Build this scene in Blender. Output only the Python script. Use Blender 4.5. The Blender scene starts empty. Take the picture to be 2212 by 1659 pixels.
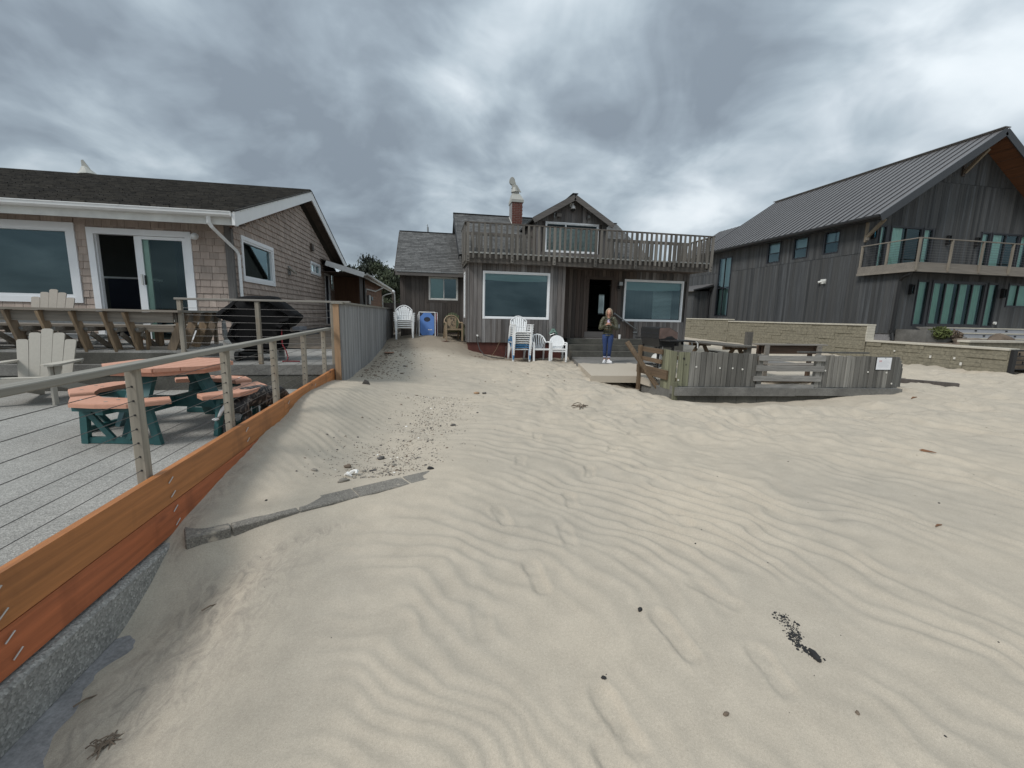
import bpy, math, random
import numpy as np
from mathutils import Matrix, Vector
random.seed(11)
SC = bpy.context.scene
COL = SC.collection
rad = math.radians

# ------------------------------------------------------------------ camera
# x runs along the house fronts, y inland, z up; the camera stands at the origin about 1.65 m above the sand
PITCH, ROLL, YAW = rad(9.1), rad(1.25), rad(10.7)
cp, sp = math.cos(PITCH), math.sin(PITCH)
_A = Matrix(((1, 0, 0), (0, -sp, -cp), (0, cp, -sp)))
cr, sr = math.cos(ROLL), math.sin(ROLL)
_B = Matrix(((cr, -sr, 0), (sr, cr, 0), (0, 0, 1)))
cy, sy = math.cos(YAW), math.sin(YAW)
_C = Matrix(((cy, -sy, 0), (sy, cy, 0), (0, 0, 1)))
_M = _B @ _A @ _C
cam_d = bpy.data.cameras.new('camera')
cam = bpy.data.objects.new('camera', cam_d)
COL.objects.link(cam)
cam.matrix_world = Matrix((_M[0], -_M[1], -_M[2])).transposed().to_4x4()
cam_d.sensor_width = 36.0
cam_d.lens = 36.0 * 1690.0 / 4032.0
cam_d.clip_start = 0.05
cam_d.clip_end = 6000.0
SC.camera = cam

# ------------------------------------------------------------------ sky, sun, exposure
SUN_EL, SUN_AZ = rad(47), rad(240)          # azimuth clockwise from +y (inland): light from the sea side
world = bpy.data.worlds.new('World')
SC.world = world
world.use_nodes = True
nt = world.node_tree
nt.nodes.clear()
def wn(t, **kw):
    n = nt.nodes.new(t)
    for k, v in kw.items(): setattr(n, k, v)
    return n
def wl(a, b): nt.links.new(a, b)
def wmath(op, a, b=None, c=None):
    n = wn('ShaderNodeMath', operation=op)
    for i, v in enumerate((a, b, c)):
        if v is None: continue
        if isinstance(v, (int, float)): n.inputs[i].default_value = v
        else: wl(v, n.inputs[i])
    return n.outputs[0]
def wramp(fac, stops, interp='LINEAR'):
    n = wn('ShaderNodeValToRGB'); wl(fac, n.inputs[0])
    n.color_ramp.interpolation = interp
    el = n.color_ramp.elements
    while len(el) < len(stops): el.new(0.5)
    for e, (p, c) in zip(el, stops):
        e.position = p; e.color = (c[0], c[1], c[2], 1) if not isinstance(c, (int, float)) else (c, c, c, 1)
    return n.outputs[0]
tc = wn('ShaderNodeTexCoord')
sep = wn('ShaderNodeSeparateXYZ'); wl(tc.outputs['Generated'], sep.inputs[0])
zc = wmath('MAXIMUM', sep.outputs[2], 0.0)
den = wmath('ADD', zc, 0.34)
px = wmath('DIVIDE', sep.outputs[0], den)
py = wmath('DIVIDE', sep.outputs[1], den)
comb = wn('ShaderNodeCombineXYZ'); wl(px, comb.inputs[0]); wl(py, comb.inputs[1])
def wnoise(vec, scale, detail, rough, dist=0.0, off=(0, 0, 0)):
    m = wn('ShaderNodeMapping'); wl(vec, m.inputs[0]); m.inputs['Location'].default_value = off
    n = wn('ShaderNodeTexNoise'); wl(m.outputs[0], n.inputs['Vector'])
    n.inputs['Scale'].default_value = scale; n.inputs['Detail'].default_value = detail
    n.inputs['Roughness'].default_value = rough; n.inputs['Distortion'].default_value = dist
    return n.outputs['Fac']
n1 = wnoise(comb.outputs[0], 1.15, 3.0, 0.50, 0.35, (3.1, 1.7, 0))
n2 = wnoise(comb.outputs[0], 2.7, 5.0, 0.50, 0.55, (9.3, 4.4, 2))
n3 = wnoise(comb.outputs[0], 8.5, 4.0, 0.50, 0.3, (1.3, 7.4, 5))
mixd = wmath('ADD', wmath('MULTIPLY', n1, 0.34), wmath('ADD', wmath('MULTIPLY', n2, 0.52), wmath('MULTIPLY', n3, 0.14)))
# the banks and breaks of this sky, each a soft patch at its own place in the sky (direction, size, weight)
def sky_dir(u, v):
    d = Vector(((u - 1106) / 927.15, (v - 829.5) / 927.15, 1.0))
    return (_M.transposed() @ d).normalized()
PATCHES = [((560, 180), .20, -.15), ((250, 130), .20, -.09), ((860, 300), .22, -.17), ((1250, 270), .10, -.13), ((1110, 275), .045, -.10),
           ((1000, 30), .12, -.12), ((1640, 280), .20, -.10), ((1450, 110), .16, -.06), ((760, 480), .10, -.05), ((1900, 330), .10, -.08),
           ((420, 90), .10, .05), ((1120, 95), .09, .10), ((2120, 80), .18, .06), ((2050, 260), .10, .10), ((60, 290), .12, .08),
           ((740, 200), .07, .05), ((930, 400), .045, .12), ((1460, 470), .09, .12), ((780, 500), .10, .02), ((1720, 400), .12, .08), ((420, 350), .07, .05)]
wv = wn('ShaderNodeTexNoise'); wl(tc.outputs['Generated'], wv.inputs['Vector']); wv.inputs['Scale'].default_value = 5.0; wv.inputs['Detail'].default_value = 4.0
ws = wn('ShaderNodeVectorMath', operation='SUBTRACT'); wl(wv.outputs['Color'], ws.inputs[0]); ws.inputs[1].default_value = (.5, .5, .5)
wsc = wn('ShaderNodeVectorMath', operation='SCALE'); wl(ws.outputs[0], wsc.inputs[0]); wsc.inputs['Scale'].default_value = .30
warp = wn('ShaderNodeVectorMath', operation='ADD'); wl(tc.outputs['Generated'], warp.inputs[0]); wl(wsc.outputs[0], warp.inputs[1])
acc = mixd
for (uv, size, wgt) in PATCHES:
    d = sky_dir(*uv)
    dn = wn('ShaderNodeVectorMath', operation='DISTANCE')
    wl(warp.outputs[0], dn.inputs[0]); dn.inputs[1].default_value = d
    q = wmath('DIVIDE', dn.outputs['Value'], size)
    e = wmath('POWER', 2.718, wmath('MULTIPLY', wmath('MULTIPLY', q, q), -1.0))
    acc = wmath('ADD', acc, wmath('MULTIPLY', e, wgt * 0.80))
cloud = wramp(acc, [(0.33, (.175, .208, .242)), (0.41, (.240, .285, .325)), (0.48, (.330, .385, .425)), (0.55, (.440, .492, .530)), (0.63, (.58, .63, .66)), (0.76, (.70, .735, .755))])
# an overcast sky brightens towards the zenith
zb = wmath('ADD', 0.80, wmath('MULTIPLY', zc, 0.55))
cmul = wn('ShaderNodeVectorMath', operation='SCALE'); wl(cloud, cmul.inputs[0]); wl(zb, cmul.inputs['Scale'])
bg_cloud = wn('ShaderNodeBackground'); wl(cmul.outputs[0], bg_cloud.inputs[0]); bg_cloud.inputs[1].default_value = 1.0
sky = wn('ShaderNodeTexSky', sky_type='NISHITA')
sky.sun_disc = False; sky.sun_elevation = SUN_EL; sky.sun_rotation = SUN_AZ
bg_sky = wn('ShaderNodeBackground'); wl(sky.outputs[0], bg_sky.inputs[0]); bg_sky.inputs[1].default_value = 0.06
mixs = wn('ShaderNodeMixShader'); mixs.inputs[0].default_value = 0.90
wl(bg_sky.outputs[0], mixs.inputs[1]); wl(bg_cloud.outputs[0], mixs.inputs[2])
wout = wn('ShaderNodeOutputWorld'); wl(mixs.outputs[0], wout.inputs[0])

sun_d = bpy.data.lights.new('sun', 'SUN')
sun_d.energy = 1.5; sun_d.angle = rad(16); sun_d.color = (1.0, .965, .92)
sun = bpy.data.objects.new('sun', sun_d); COL.objects.link(sun)
sd = Vector((math.sin(SUN_AZ) * math.cos(SUN_EL), math.cos(SUN_AZ) * math.cos(SUN_EL), math.sin(SUN_EL)))
sun.rotation_euler = sd.to_track_quat('Z', 'Y').to_euler()
sun.location = sd * 30

SC.view_settings.view_transform = 'Standard'
SC.view_settings.look = 'None'
SC.view_settings.exposure = 0.62
SC.view_settings.gamma = 1.0
SC.view_settings.use_curve_mapping = False
SC.render.engine = 'CYCLES'
SC.cycles.max_bounces = 8
SC.cycles.transparent_max_bounces = 16

# ------------------------------------------------------------------ materials
def srgb(r, g, b):
    f = lambda c: (c / 255 / 12.92) if c / 255 <= .04045 else ((c / 255 + .055) / 1.055) ** 2.4
    return (f(r), f(g), f(b))
class NT:
    def __init__(s, name):
        s.m = bpy.data.materials.new(name); s.m.use_nodes = True
        s.t = s.m.node_tree; s.t.nodes.clear()
        s.out = s.n('ShaderNodeOutputMaterial')
        s.b = s.n('ShaderNodeBsdfPrincipled'); s.l(s.b.outputs[0], s.out.inputs[0])
    def n(s, t, **kw):
        x = s.t.nodes.new(t)
        for k, v in kw.items(): setattr(x, k, v)
        return x
    def l(s, a, b): s.t.links.new(a, b)
    def math(s, op, a, b=None):
        n = s.n('ShaderNodeMath', operation=op)
        for i, v in enumerate((a, b)):
            if v is None: continue
            if isinstance(v, (int, float)): n.inputs[i].default_value = v
            else: s.l(v, n.inputs[i])
        return n.outputs[0]
    def pos(s, scale=(1, 1, 1), rnd=True, local=False):
        if local:
            v = s.n('ShaderNodeTexCoord').outputs['Object']
        else:
            v = s.n('ShaderNodeNewGeometry').outputs['Position']
        m = s.n('ShaderNodeMapping'); s.l(v, m.inputs[0]); m.inputs['Scale'].default_value = scale
        if rnd:
            oi = s.n('ShaderNodeObjectInfo')
            k = s.n('ShaderNodeVectorMath', operation='SCALE'); k.inputs[0].default_value = (37.0, 51.0, 23.0)
            s.l(oi.outputs['Random'], k.inputs['Scale'])
            a = s.n('ShaderNodeVectorMath', operation='ADD'); s.l(m.outputs[0], a.inputs[0]); s.l(k.outputs[0], a.inputs[1])
            return a.outputs[0]
        return m.outputs[0]
    def noise(s, vec, scale=1, detail=4, rough=.55, dist=0):
        n = s.n('ShaderNodeTexNoise'); s.l(vec, n.inputs['Vector'])
        n.inputs['Scale'].default_value = scale; n.inputs['Detail'].default_value = detail
        n.inputs['Roughness'].default_value = rough; n.inputs['Distortion'].default_value = dist
        return n.outputs['Fac']
    def ramp(s, fac, stops):
        n = s.n('ShaderNodeValToRGB'); s.l(fac, n.inputs[0]); el = n.color_ramp.elements
        while len(el) < len(stops): el.new(.5)
        for e, (p, c) in zip(el, stops):
            e.position = p; e.color = (c, c, c, 1) if isinstance(c, (int, float)) else (*c, 1)
        return n.outputs[0]
    def mix(s, fac, a, b, mode='MIX'):
        n = s.n('ShaderNodeMix', data_type='RGBA', blend_type=mode)
        for i, v in ((0, fac), (6, a), (7, b)):
            if isinstance(v, (int, float)): n.inputs[i].default_value = v
            elif isinstance(v, tuple): n.inputs[i].default_value = (*v, 1) if len(v) == 3 else v
            else: s.l(v, n.inputs[i])
        return n.outputs[2]
    def bump(s, h, strength=.3, dist=.01):
        n = s.n('ShaderNodeBump'); s.l(h, n.inputs['Height']); n.inputs['Strength'].default_value = strength
        n.inputs['Distance'].default_value = dist; s.l(n.outputs[0], s.b.inputs['Normal'])
    def col(s, c): s.l(c, s.b.inputs['Base Color'])
    def rough(s, r): s.b.inputs['Roughness'].default_value = r
def sc3(c, k): return tuple(min(1, x * k) for x in c)

def wood(name, col, axis='z', var=.35, contrast=.45, tint=None, rough=.8, stain=None, fine=34.0):
    t = NT(name)
    s = {'x': (1.3, fine, fine), 'y': (fine, 1.3, fine), 'z': (fine, fine, 1.3)}[axis]
    g = t.noise(t.pos(s), 1.0, 5, .6, .3)
    s2 = {'x': (.35, 5, 5), 'y': (5, .35, 5), 'z': (5, 5, .35)}[axis]
    g2 = t.noise(t.pos(s2), 1.0, 3, .55, .2)
    c = t.ramp(g, [(.25, sc3(col, 1 - contrast)), (.5, col), (.78, sc3(col, 1 + contrast))])
    v = t.ramp(g2, [(.3, 1 - var * .8), (.7, 1 + var * .8)])
    c = t.mix(1.0, c, v, 'MULTIPLY')
    oi = t.n('ShaderNodeObjectInfo'); at = t.n('ShaderNodeAttribute', attribute_name='rnd')
    rnd_ = t.math('FRACT', t.math('ADD', oi.outputs['Random'], at.outputs['Fac']))
    rv = t.ramp(rnd_, [(0, 1 - var), (1, 1 + var)])
    c = t.mix(1.0, c, rv, 'MULTIPLY')
    if tint:
        oi2 = t.math('FRACT', t.math('MULTIPLY', rnd_, 7.31))
        c = t.mix(t.math('MULTIPLY', oi2, .55), c, tint)
    if stain:
        st = t.noise(t.pos((3, 3, 1.2)), 1.0, 4, .6)
        c = t.mix(t.ramp(st, [(.52, 0), (.70, .7)]), c, stain)
    t.col(c); t.rough(rough); t.bump(g, .35, .006)
    return t.m
def plain(name, col, rough=.6, var=.10, scale=6.0, metal=0.0, bump=0.0, spec=None):
    t = NT(name)
    n = t.noise(t.pos((scale, scale, scale)), 1.0, 4, .6)
    c = t.mix(1.0, col, t.ramp(n, [(.25, 1 - var), (.75, 1 + var)]), 'MULTIPLY')
    t.col(c); t.rough(rough); t.b.inputs['Metallic'].default_value = metal
    if bump: t.bump(n, bump, .01)
    if spec is not None: t.b.inputs['Specular IOR Level'].default_value = spec
    return t.m
def concrete(name, col, agg=0.0, stain=.35, rough=.9, dust=None):
    t = NT(name)
    p = t.pos((1, 1, 1), rnd=False)
    big = t.noise(p, 1.3, 5, .6, .4); fin = t.noise(p, 60, 3, .6); mid = t.noise(p, 9, 4, .6)
    c = t.mix(1.0, col, t.ramp(big, [(.3, 1 - stain), (.7, 1 + stain * .6)]), 'MULTIPLY')
    c = t.mix(1.0, c, t.ramp(mid, [(.3, .86), (.7, 1.12)]), 'MULTIPLY')
    c = t.mix(1.0, c, t.ramp(fin, [(.3, 1 - .22), (.7, 1.2)]), 'MULTIPLY')
    h = fin
    if agg:
        v = t.n('ShaderNodeTexVoronoi'); t.l(p, v.inputs['Vector']); v.inputs['Scale'].default_value = agg
        sep = t.n('ShaderNodeSeparateColor'); t.l(v.outputs['Color'], sep.inputs[0])
        pc = t.ramp(sep.outputs[0], [(0, sc3(col, .25)), (.45, sc3(col, .8)), (.85, sc3(col, 1.25)), (1, sc3(col, 2.0))])
        c = t.mix(.45, c, pc); h = v.outputs['Distance']
    if dust:
        d = t.noise(p, dust[2] if len(dust) > 2 else .9, 4, .6, .5)
        if len(dust) > 3:                        # blown sand lies thick on the open side and thins out towards y = dust[3]
            sx = t.n('ShaderNodeSeparateXYZ'); t.l(p, sx.inputs[0])
            d = t.math('ADD', d, t.math('MULTIPLY', t.math('SUBTRACT', dust[3], sx.outputs[1]), .42))
        c = t.mix(t.ramp(d, [(dust[1], 0), (dust[1] + .06, 1)]), c, dust[0])
    t.col(c); t.rough(rough); t.bump(h, .35, .008)
    return t.m
def glass(name, tint=(.72, .82, .82), ior=1.95, rough=0.0):
    t = NT(name); t.t.nodes.remove(t.b)
    fr = t.n('ShaderNodeFresnel'); fr.inputs[0].default_value = ior
    tr = t.n('ShaderNodeBsdfTransparent'); tr.inputs[0].default_value = (*tint, 1)
    gl = t.n('ShaderNodeBsdfGlossy'); gl.inputs['Color'].default_value = (.66, .92, 1.0, 1); gl.inputs['Roughness'].default_value = rough
    mx = t.n('ShaderNodeMixShader'); t.l(fr.outputs[0], mx.inputs[0]); t.l(tr.outputs[0], mx.inputs[1]); t.l(gl.outputs[0], mx.inputs[2])
    t.l(mx.outputs[0], t.out.inputs[0])
    return t.m
SAND = (.432, .382, .312)
GREYW = (.125, .118, .112)

M = {}
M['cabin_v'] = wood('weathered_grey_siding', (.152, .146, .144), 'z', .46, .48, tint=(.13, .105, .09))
M['cabin_dark'] = wood('dark_grey_siding', (.062, .056, .052), 'z', .42, .45, tint=(.085, .066, .054))  # darker, browner siding tone for the wing, wall backing and other dark boards
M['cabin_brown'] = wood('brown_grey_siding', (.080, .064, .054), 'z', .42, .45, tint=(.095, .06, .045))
M['trim_x'] = wood('weathered_trim_x', (.115, .105, .098), 'x', .18, .35)
M['trim_z'] = wood('weathered_trim_z', (.115, .108, .102), 'z', .2, .35)
M['deck_z'] = wood('old_deck_wood_z', (.150, .138, .122), 'z', .32, .5, tint=(.07, .065, .055))
M['deck_x'] = wood('old_deck_wood_x', (.105, .092, .080), 'x', .25, .5, stain=(.045, .038, .032))
M['deck_y'] = wood('old_deck_wood_y', (.10, .09, .075), 'y', .25, .5)
M['fence_z'] = wood('silver_fence_wood', (.255, .255, .255), 'z', .18, .40)
M['fence_end'] = wood('tan_post_wood', (.34, .215, .125), 'z', .12, .3, fine=20)
M['pit_z'] = wood('grey_pit_planks', (.165, .158, .142), 'z', .46, .5, tint=(.085, .08, .07))
M['pit_green'] = wood('mossy_pit_planks', (.150, .150, .098), 'z', .25, .45)
M['pit_x'] = wood('grey_pit_rails', (.205, .198, .185), 'x', .15, .4)
M['pit_y'] = wood('brown_side_rails', (.120, .080, .048), 'y', .2, .45)
M['brown_z'] = wood('brown_post_wood', (.125, .085, .050), 'z', .2, .45)
M['cedar_y'] = wood('stained_cedar', (.345, .125, .042), 'y', .10, .34, rough=.55, stain=(.15, .05, .02), fine=26)
def knotty(name, col, red):
    m = wood(name, col, 'y', .10, .34, rough=.55, stain=sc3(col, .5), fine=26)
    t = m.node_tree; b = [n for n in t.nodes if n.type == 'BSDF_PRINCIPLED'][0]; src = b.inputs['Base Color'].links[0].from_socket
    g = t.nodes.new('ShaderNodeNewGeometry'); mp = t.nodes.new('ShaderNodeMapping'); mp.inputs['Scale'].default_value = (4, 1.7, 5.5); t.links.new(g.outputs['Position'], mp.inputs[0])
    v = t.nodes.new('ShaderNodeTexVoronoi'); v.inputs['Scale'].default_value = 1.0; t.links.new(mp.outputs[0], v.inputs['Vector'])
    r = t.nodes.new('ShaderNodeValToRGB'); t.links.new(v.outputs['Distance'], r.inputs[0])
    e = r.color_ramp.elements; e[0].position = .04; e[0].color = (1, 1, 1, 1); e[1].position = .15; e[1].color = (0, 0, 0, 1)
    mx = t.nodes.new('ShaderNodeMix'); mx.data_type = 'RGBA'; t.links.new(r.outputs[0], mx.inputs[0]); t.links.new(src, mx.inputs[6]); mx.inputs[7].default_value = (*red, 1)
    t.links.new(mx.outputs[2], b.inputs['Base Color']); return m
M['cedar_y'] = knotty('stained_cedar', (.420, .165, .052), (.12, .042, .018))
M['cedar_low'] = knotty('stained_cedar_red', (.380, .112, .042), (.13, .04, .018))
M['rail_y'] = wood('greyed_rail_wood_y', (.245, .232, .200), 'y', .08, .3)
M['rail_x'] = wood('greyed_rail_wood_x', (.225, .210, .185), 'x', .08, .3)
M['rail_z'] = wood('greyed_rail_wood_z', (.260, .234, .190), 'z', .10, .35, stain=(.20, .13, .07))
M['bench_x'] = wood('bench_wood_x', (.20, .175, .145), 'x', .15, .35)
M['bench_z'] = wood('bench_wood_z', (.235, .165, .10), 'z', .2, .4, tint=(.14, .12, .10))
M['seatwood'] = wood('firepit_bench_wood', (.21, .19, .165), 'x', .15, .4)
M['seatback'] = wood('firepit_bench_back', (.095, .058, .038), 'x', .12, .4)
M['black_v'] = wood('dark_stained_siding', (.050, .053, .056), 'z', .42, .35, tint=(.074, .073, .070))
M['cedar_soffit'] = wood('cedar_soffit', (.18, .075, .034), 'y', .15, .35)
M['grey_beam'] = wood('grey_balcony_wood', (.185, .165, .14), 'x', .12, .3)
M['balc'] = wood('greyed_balcony_post', (.205, .18, .145), 'z', .1, .3)
M['bracket'] = wood('tan_bracket_wood', (.20, .165, .12), 'z', .1, .3)
M['shingle'] = wood('cedar_wall_shingle', (.390, .318, .270), 'z', .17, .20, tint=(.34, .265, .225), fine=26)
M['shingle_brown'] = wood('cedar_wall_shingle_brown', (.20, .105, .06), 'z', .2, .25)
M['roof_l'] = wood('old_wood_roof_shingle', (.028, .026, .023), 'y', .55, .5, tint=(.075, .066, .052), fine=18)
M['roof_g'] = wood('grey_roof_shingle', (.088, .088, .086), 'y', .30, .30, fine=14)
M['white'] = plain('white_trim_paint', (.74, .745, .74), .45, .05, 4)
M['white_d'] = plain('weathered_white_paint', (.60, .60, .57), .55, .14, 3)
M['vinyl'] = plain('white_vinyl', (.80, .81, .82), .35, .03, 4)
M['plastic'] = plain('white_resin', (.79, .80, .80), .38, .05, 8)
M['plastic2'] = plain('dusty_white_resin', (.66, .67, .68), .45, .08, 8)
M['tan_plastic'] = plain('tan_resin', (.285, .215, .140), .5, .12, 9)
M['green_plastic'] = plain('green_resin', (.075, .095, .045), .55, .15, 9)
M['blue_resin'] = plain('blue_resin', (.08, .26, .50), .45, .08, 8)
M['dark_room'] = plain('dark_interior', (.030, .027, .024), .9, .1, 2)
M['room_wall'] = plain('interior_wall', (.085, .088, .085), .9, .1, 2)
M['curtain'] = plain('pale_curtain', (.50, .60, .55), .9, .06, 3)
M['blind'] = plain('pale_blind', (.72, .78, .76), .7, .04, 5)
M['shade'] = plain('window_shade', (.50, .60, .56), .8, .04, 5)
M['glass'] = glass('window_glass')
M['glass_g'] = glass('green_window_glass', (.74, .90, .82), 1.5)
M['glass_clear'] = glass('railing_glass', (.80, .84, .82), 1.35)
M['blackframe'] = plain('black_window_frame', (.016, .017, .022), .45, .1, 5)
M['blackmetal'] = plain('black_metal', (.011, .011, .012), .6, .12, 7)
M['steel'] = plain('galvanised_steel', (.30, .31, .31), .45, .15, 20, metal=.8)
M['cable'] = plain('steel_cable', (.13, .125, .12), .5, .1, 30, metal=.4)
M['staple'] = plain('bright_steel', (.50, .48, .45), .40, .1, 30, metal=.6)
M['roofmetal'] = plain('grey_standing_seam', (.155, .150, .150), .42, .10, 1.2, metal=.25)
M['seam'] = plain('dark_seam', (.055, .055, .060), .5, .1, 3, metal=.2)
M['darkfascia'] = plain('dark_fascia', (.035, .038, .043), .55, .08, 3)
M['conc'] = concrete('patio_concrete', (.285, .278, .260), agg=0, stain=.28)
M['conc_agg'] = concrete('exposed_aggregate', (.300, .292, .270), agg=150, stain=.20)
M['conc_curb'] = concrete('aggregate_curb', (.285, .278, .258), agg=95, stain=.25)
M['conc_dark'] = concrete('dark_concrete', (.085, .082, .070), stain=.5)  # darker concrete tone for the step wall, cabin steps and footings
M['conc_mid'] = concrete('grey_concrete', (.155, .150, .138), stain=.4)
M['conc_plain'] = concrete('smooth_footing', (.235, .230, .232), stain=.15)
M['conc_sand'] = concrete('sanded_patio', (.17, .165, .155), stain=.3, dust=(SAND, .5, 1.6, 12.35))
M['block'] = concrete('pitted_block', (.205, .190, .165), agg=150, stain=.30, dust=((.42, .37, .30), .55, 3.0))
M['red_found'] = plain('red_painted_foundation', (.088, .026, .019), .75, .25, 5)
M['brick'] = plain('red_brick', (.125, .042, .030), .85, .3, 9)
M['mortar'] = plain('pale_mortar', (.40, .34, .30), .9, .12, 12)
M['cowl'] = plain('galvanised_cowl', (.36, .36, .33), .55, .12, 6, metal=.1)
M['stone'] = plain('sandstone', (.205, .186, .138), .9, .34, 11, bump=1.0)
M['stone_joint'] = plain('stone_joint', (.16, .145, .105), .95, .15, 9)
M['coping'] = plain('stone_coping', (.47, .44, .37), .85, .12, 6)
M['greystep'] = plain('grey_step_paint', (.28, .29, .32), .6, .1, 5)
M['boulder'] = plain('brown_boulder', (.13, .10, .075), .95, .35, 5, bump=.6)
M['table_top'] = plain('salmon_recycled_plastic', (.520, .270, .185), .62, .10, 25, bump=.1)
M['table_frame'] = plain('teal_recycled_plastic', (.022, .090, .092), .5, .22, 14)
M['table_frame_l'] = plain('faded_teal_plastic', (.13, .23, .25), .55, .15, 14)
M['adir'] = plain('beige_recycled_plastic', (.400, .375, .325), .65, .06, 30)
M['adir2'] = plain('taupe_recycled_plastic', (.330, .295, .250), .65, .06, 30)
M['cover'] = plain('black_grill_cover', (.0055, .0055, .006), .8, .2, 6, spec=.12)
M['rubber'] = plain('black_rubber', (.012, .012, .012), .6, .1, 8)
M['hose'] = plain('grey_hose', (.055, .058, .058), .5, .15, 10)
M['pipe'] = plain('black_pipe', (.022, .023, .026), .45, .2, 6)
M['red_strap'] = plain('red_strap', (.22, .016, .022), .6, .1, 10)
M['red_cloth'] = plain('red_cloth', (.42, .035, .035), .7, .1, 10)
M['rust'] = plain('rusty_enamel', (.130, .085, .070), .65, .30, 7)
M['bbq'] = plain('grill_black', (.014, .014, .014), .4, .2, 6)
M['blue_fabric'] = plain('blue_nylon', (.070, .170, .440), .6, .06, 7)
M['navy'] = plain('navy_nylon', (.012, .016, .032), .7, .1, 7)
M['red_fabric'] = plain('dark_red_nylon', (.14, .02, .03), .7, .1, 7)
M['green_holder'] = plain('pale_green_enamel', (.20, .31, .26), .5, .12, 12)
M['paper'] = plain('laminated_paper', (.72, .73, .75), .3, .03, 3)
M['ink'] = plain('grey_print', (.42, .43, .47), .6, .1, 30)
M['ink_red'] = plain('faded_red_print', (.55, .40, .42), .6, .1, 30)
M['putty'] = plain('white_filler', (.60, .58, .53), .8, .05, 20)
M['char'] = plain('charcoal', (.018, .018, .018), .85, .4, 30, bump=.5)
M['pebble_d'] = plain('dark_pebble', (.085, .078, .072), .8, .4, 14)
M['pebble_l'] = plain('grey_pebble', (.25, .225, .19), .85, .4, 14)
M['shell'] = plain('white_litter', (.78, .77, .74), .5, .1, 20)
M['leaf_dry'] = plain('dry_leaf', (.16, .075, .035), .8, .3, 20)
M['litter_wood'] = plain('driftwood_bits', (.145, .110, .080), .9, .4, 14)
M['terracotta'] = plain('terracotta_shard', (.27, .14, .085), .9, .2, 12)
M['skin'] = plain('skin', (.46, .25, .175), .55, .06, 12)
M['hair'] = plain('ash_blond_hair', (.33, .26, .185), .6, .28, 60)
M['jacket'] = plain('olive_quilted_jacket', (.064, .062, .036), .5, .12, 12)
M['jeans'] = plain('blue_jeans', (.018, .040, .120), .85, .2, 30)
M['cuff'] = plain('pale_cuff', (.33, .34, .45), .85, .08, 30)
M['shoe'] = plain('white_sneaker', (.72, .72, .74), .5, .08, 20)
M['lip'] = plain('lip', (.32, .10, .09), .5, .05, 10)
M['eye'] = plain('eye_dark', (.02, .015, .012), .3, .05, 10)
M['phone'] = plain('lilac_phone_case', (.56, .45, .62), .4, .04, 10)
M['cup'] = plain('white_paper_cup', (.80, .80, .78), .5, .02, 10)
M['leaf'] = plain('conifer_foliage', (.040, .052, .026), .8, .45, 1.2)
M['leaf2'] = plain('dark_foliage', (.022, .030, .020), .8, .45, 1.2)
M['shrub'] = plain('shrub_foliage', (.085, .105, .028), .8, .35, 4)
M['bark'] = plain('bark', (.06, .05, .042), .9, .3, 8)
M['dirt'] = plain('brown_dirt', (.19, .150, .112), .95, .35, 5, bump=.5)
def dog_mat():
    t = NT('brindle_fur')
    p = t.pos((16, 16, 9), rnd=False)
    w = t.n('ShaderNodeTexNoise'); t.l(p, w.inputs['Vector']); w.inputs['Scale'].default_value = 1.0
    w.inputs['Detail'].default_value = 4; w.inputs['Distortion'].default_value = 1.6
    c = t.ramp(w.outputs['Fac'], [(.40, (.008, .008, .009)), (.52, (.028, .025, .023)), (.62, (.16, .135, .115))])
    t.col(c); t.rough(.6); t.bump(w.outputs['Fac'], .2, .01)
    return t.m
M['dog'] = dog_mat()
M['dog_white'] = plain('white_fur', (.62, .62, .62), .8, .1, 20)
def sea_mat():
    t = NT('sea'); n = t.noise(t.pos((.25, .6, 1), rnd=False), 1, 5, .6)
    t.b.inputs['Base Color'].default_value = (.035, .052, .056, 1); t.rough(.18); t.bump(n, .5, .4)
    return t.m
M['sea'] = sea_mat()
def sand_mat():
    t = NT('dry_sand')
    p = t.pos((1, 1, 1), rnd=False)
    big = t.noise(p, .55, 4, .55, .4); mid = t.noise(p, 5, 4, .6); grain = t.noise(p, 420, 2, .7); g2 = t.noise(p, 95, 3, .65)
    c = t.mix(1.0, SAND, t.ramp(big, [(.3, (.90, .91, .92)), (.7, (1.06, 1.05, 1.03))]), 'MULTIPLY')
    c = t.mix(1.0, c, t.ramp(mid, [(.3, .93), (.7, 1.06)]), 'MULTIPLY')
    c = t.mix(1.0, c, t.ramp(grain, [(.25, .72), (.75, 1.24)]), 'MULTIPLY')
    c = t.mix(1.0, c, t.ramp(g2, [(.25, .90), (.75, 1.09)]), 'MULTIPLY')
    # heavy dark mineral streaks, laid down as attribute on the mesh where the photograph has them
    a = t.n('ShaderNodeAttribute', attribute_name='dark_sand')
    st = t.noise(t.pos((13, 6, 6), rnd=False), 1, 6, .66, 1.6)
    f = t.math('MULTIPLY', a.outputs['Fac'], t.ramp(st, [(.44, 0), (.70, .60)]))
    c = t.mix(f, c, (.130, .120, .112))
    d = t.n('ShaderNodeAttribute', attribute_name='damp')
    c = t.mix(t.math('MULTIPLY', d.outputs['Fac'], .8), c, (.21, .175, .135))
    t.col(c); t.rough(.95); t.b.inputs['Specular IOR Level'].default_value = .2
    hb = t.math('ADD', t.math('MULTIPLY', grain, .35), t.math('ADD', t.math('MULTIPLY', g2, .5), t.math('MULTIPLY', mid, 1.2)))
    t.bump(hb, .30, .006)
    return t.m
M['sand'] = sand_mat()

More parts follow.
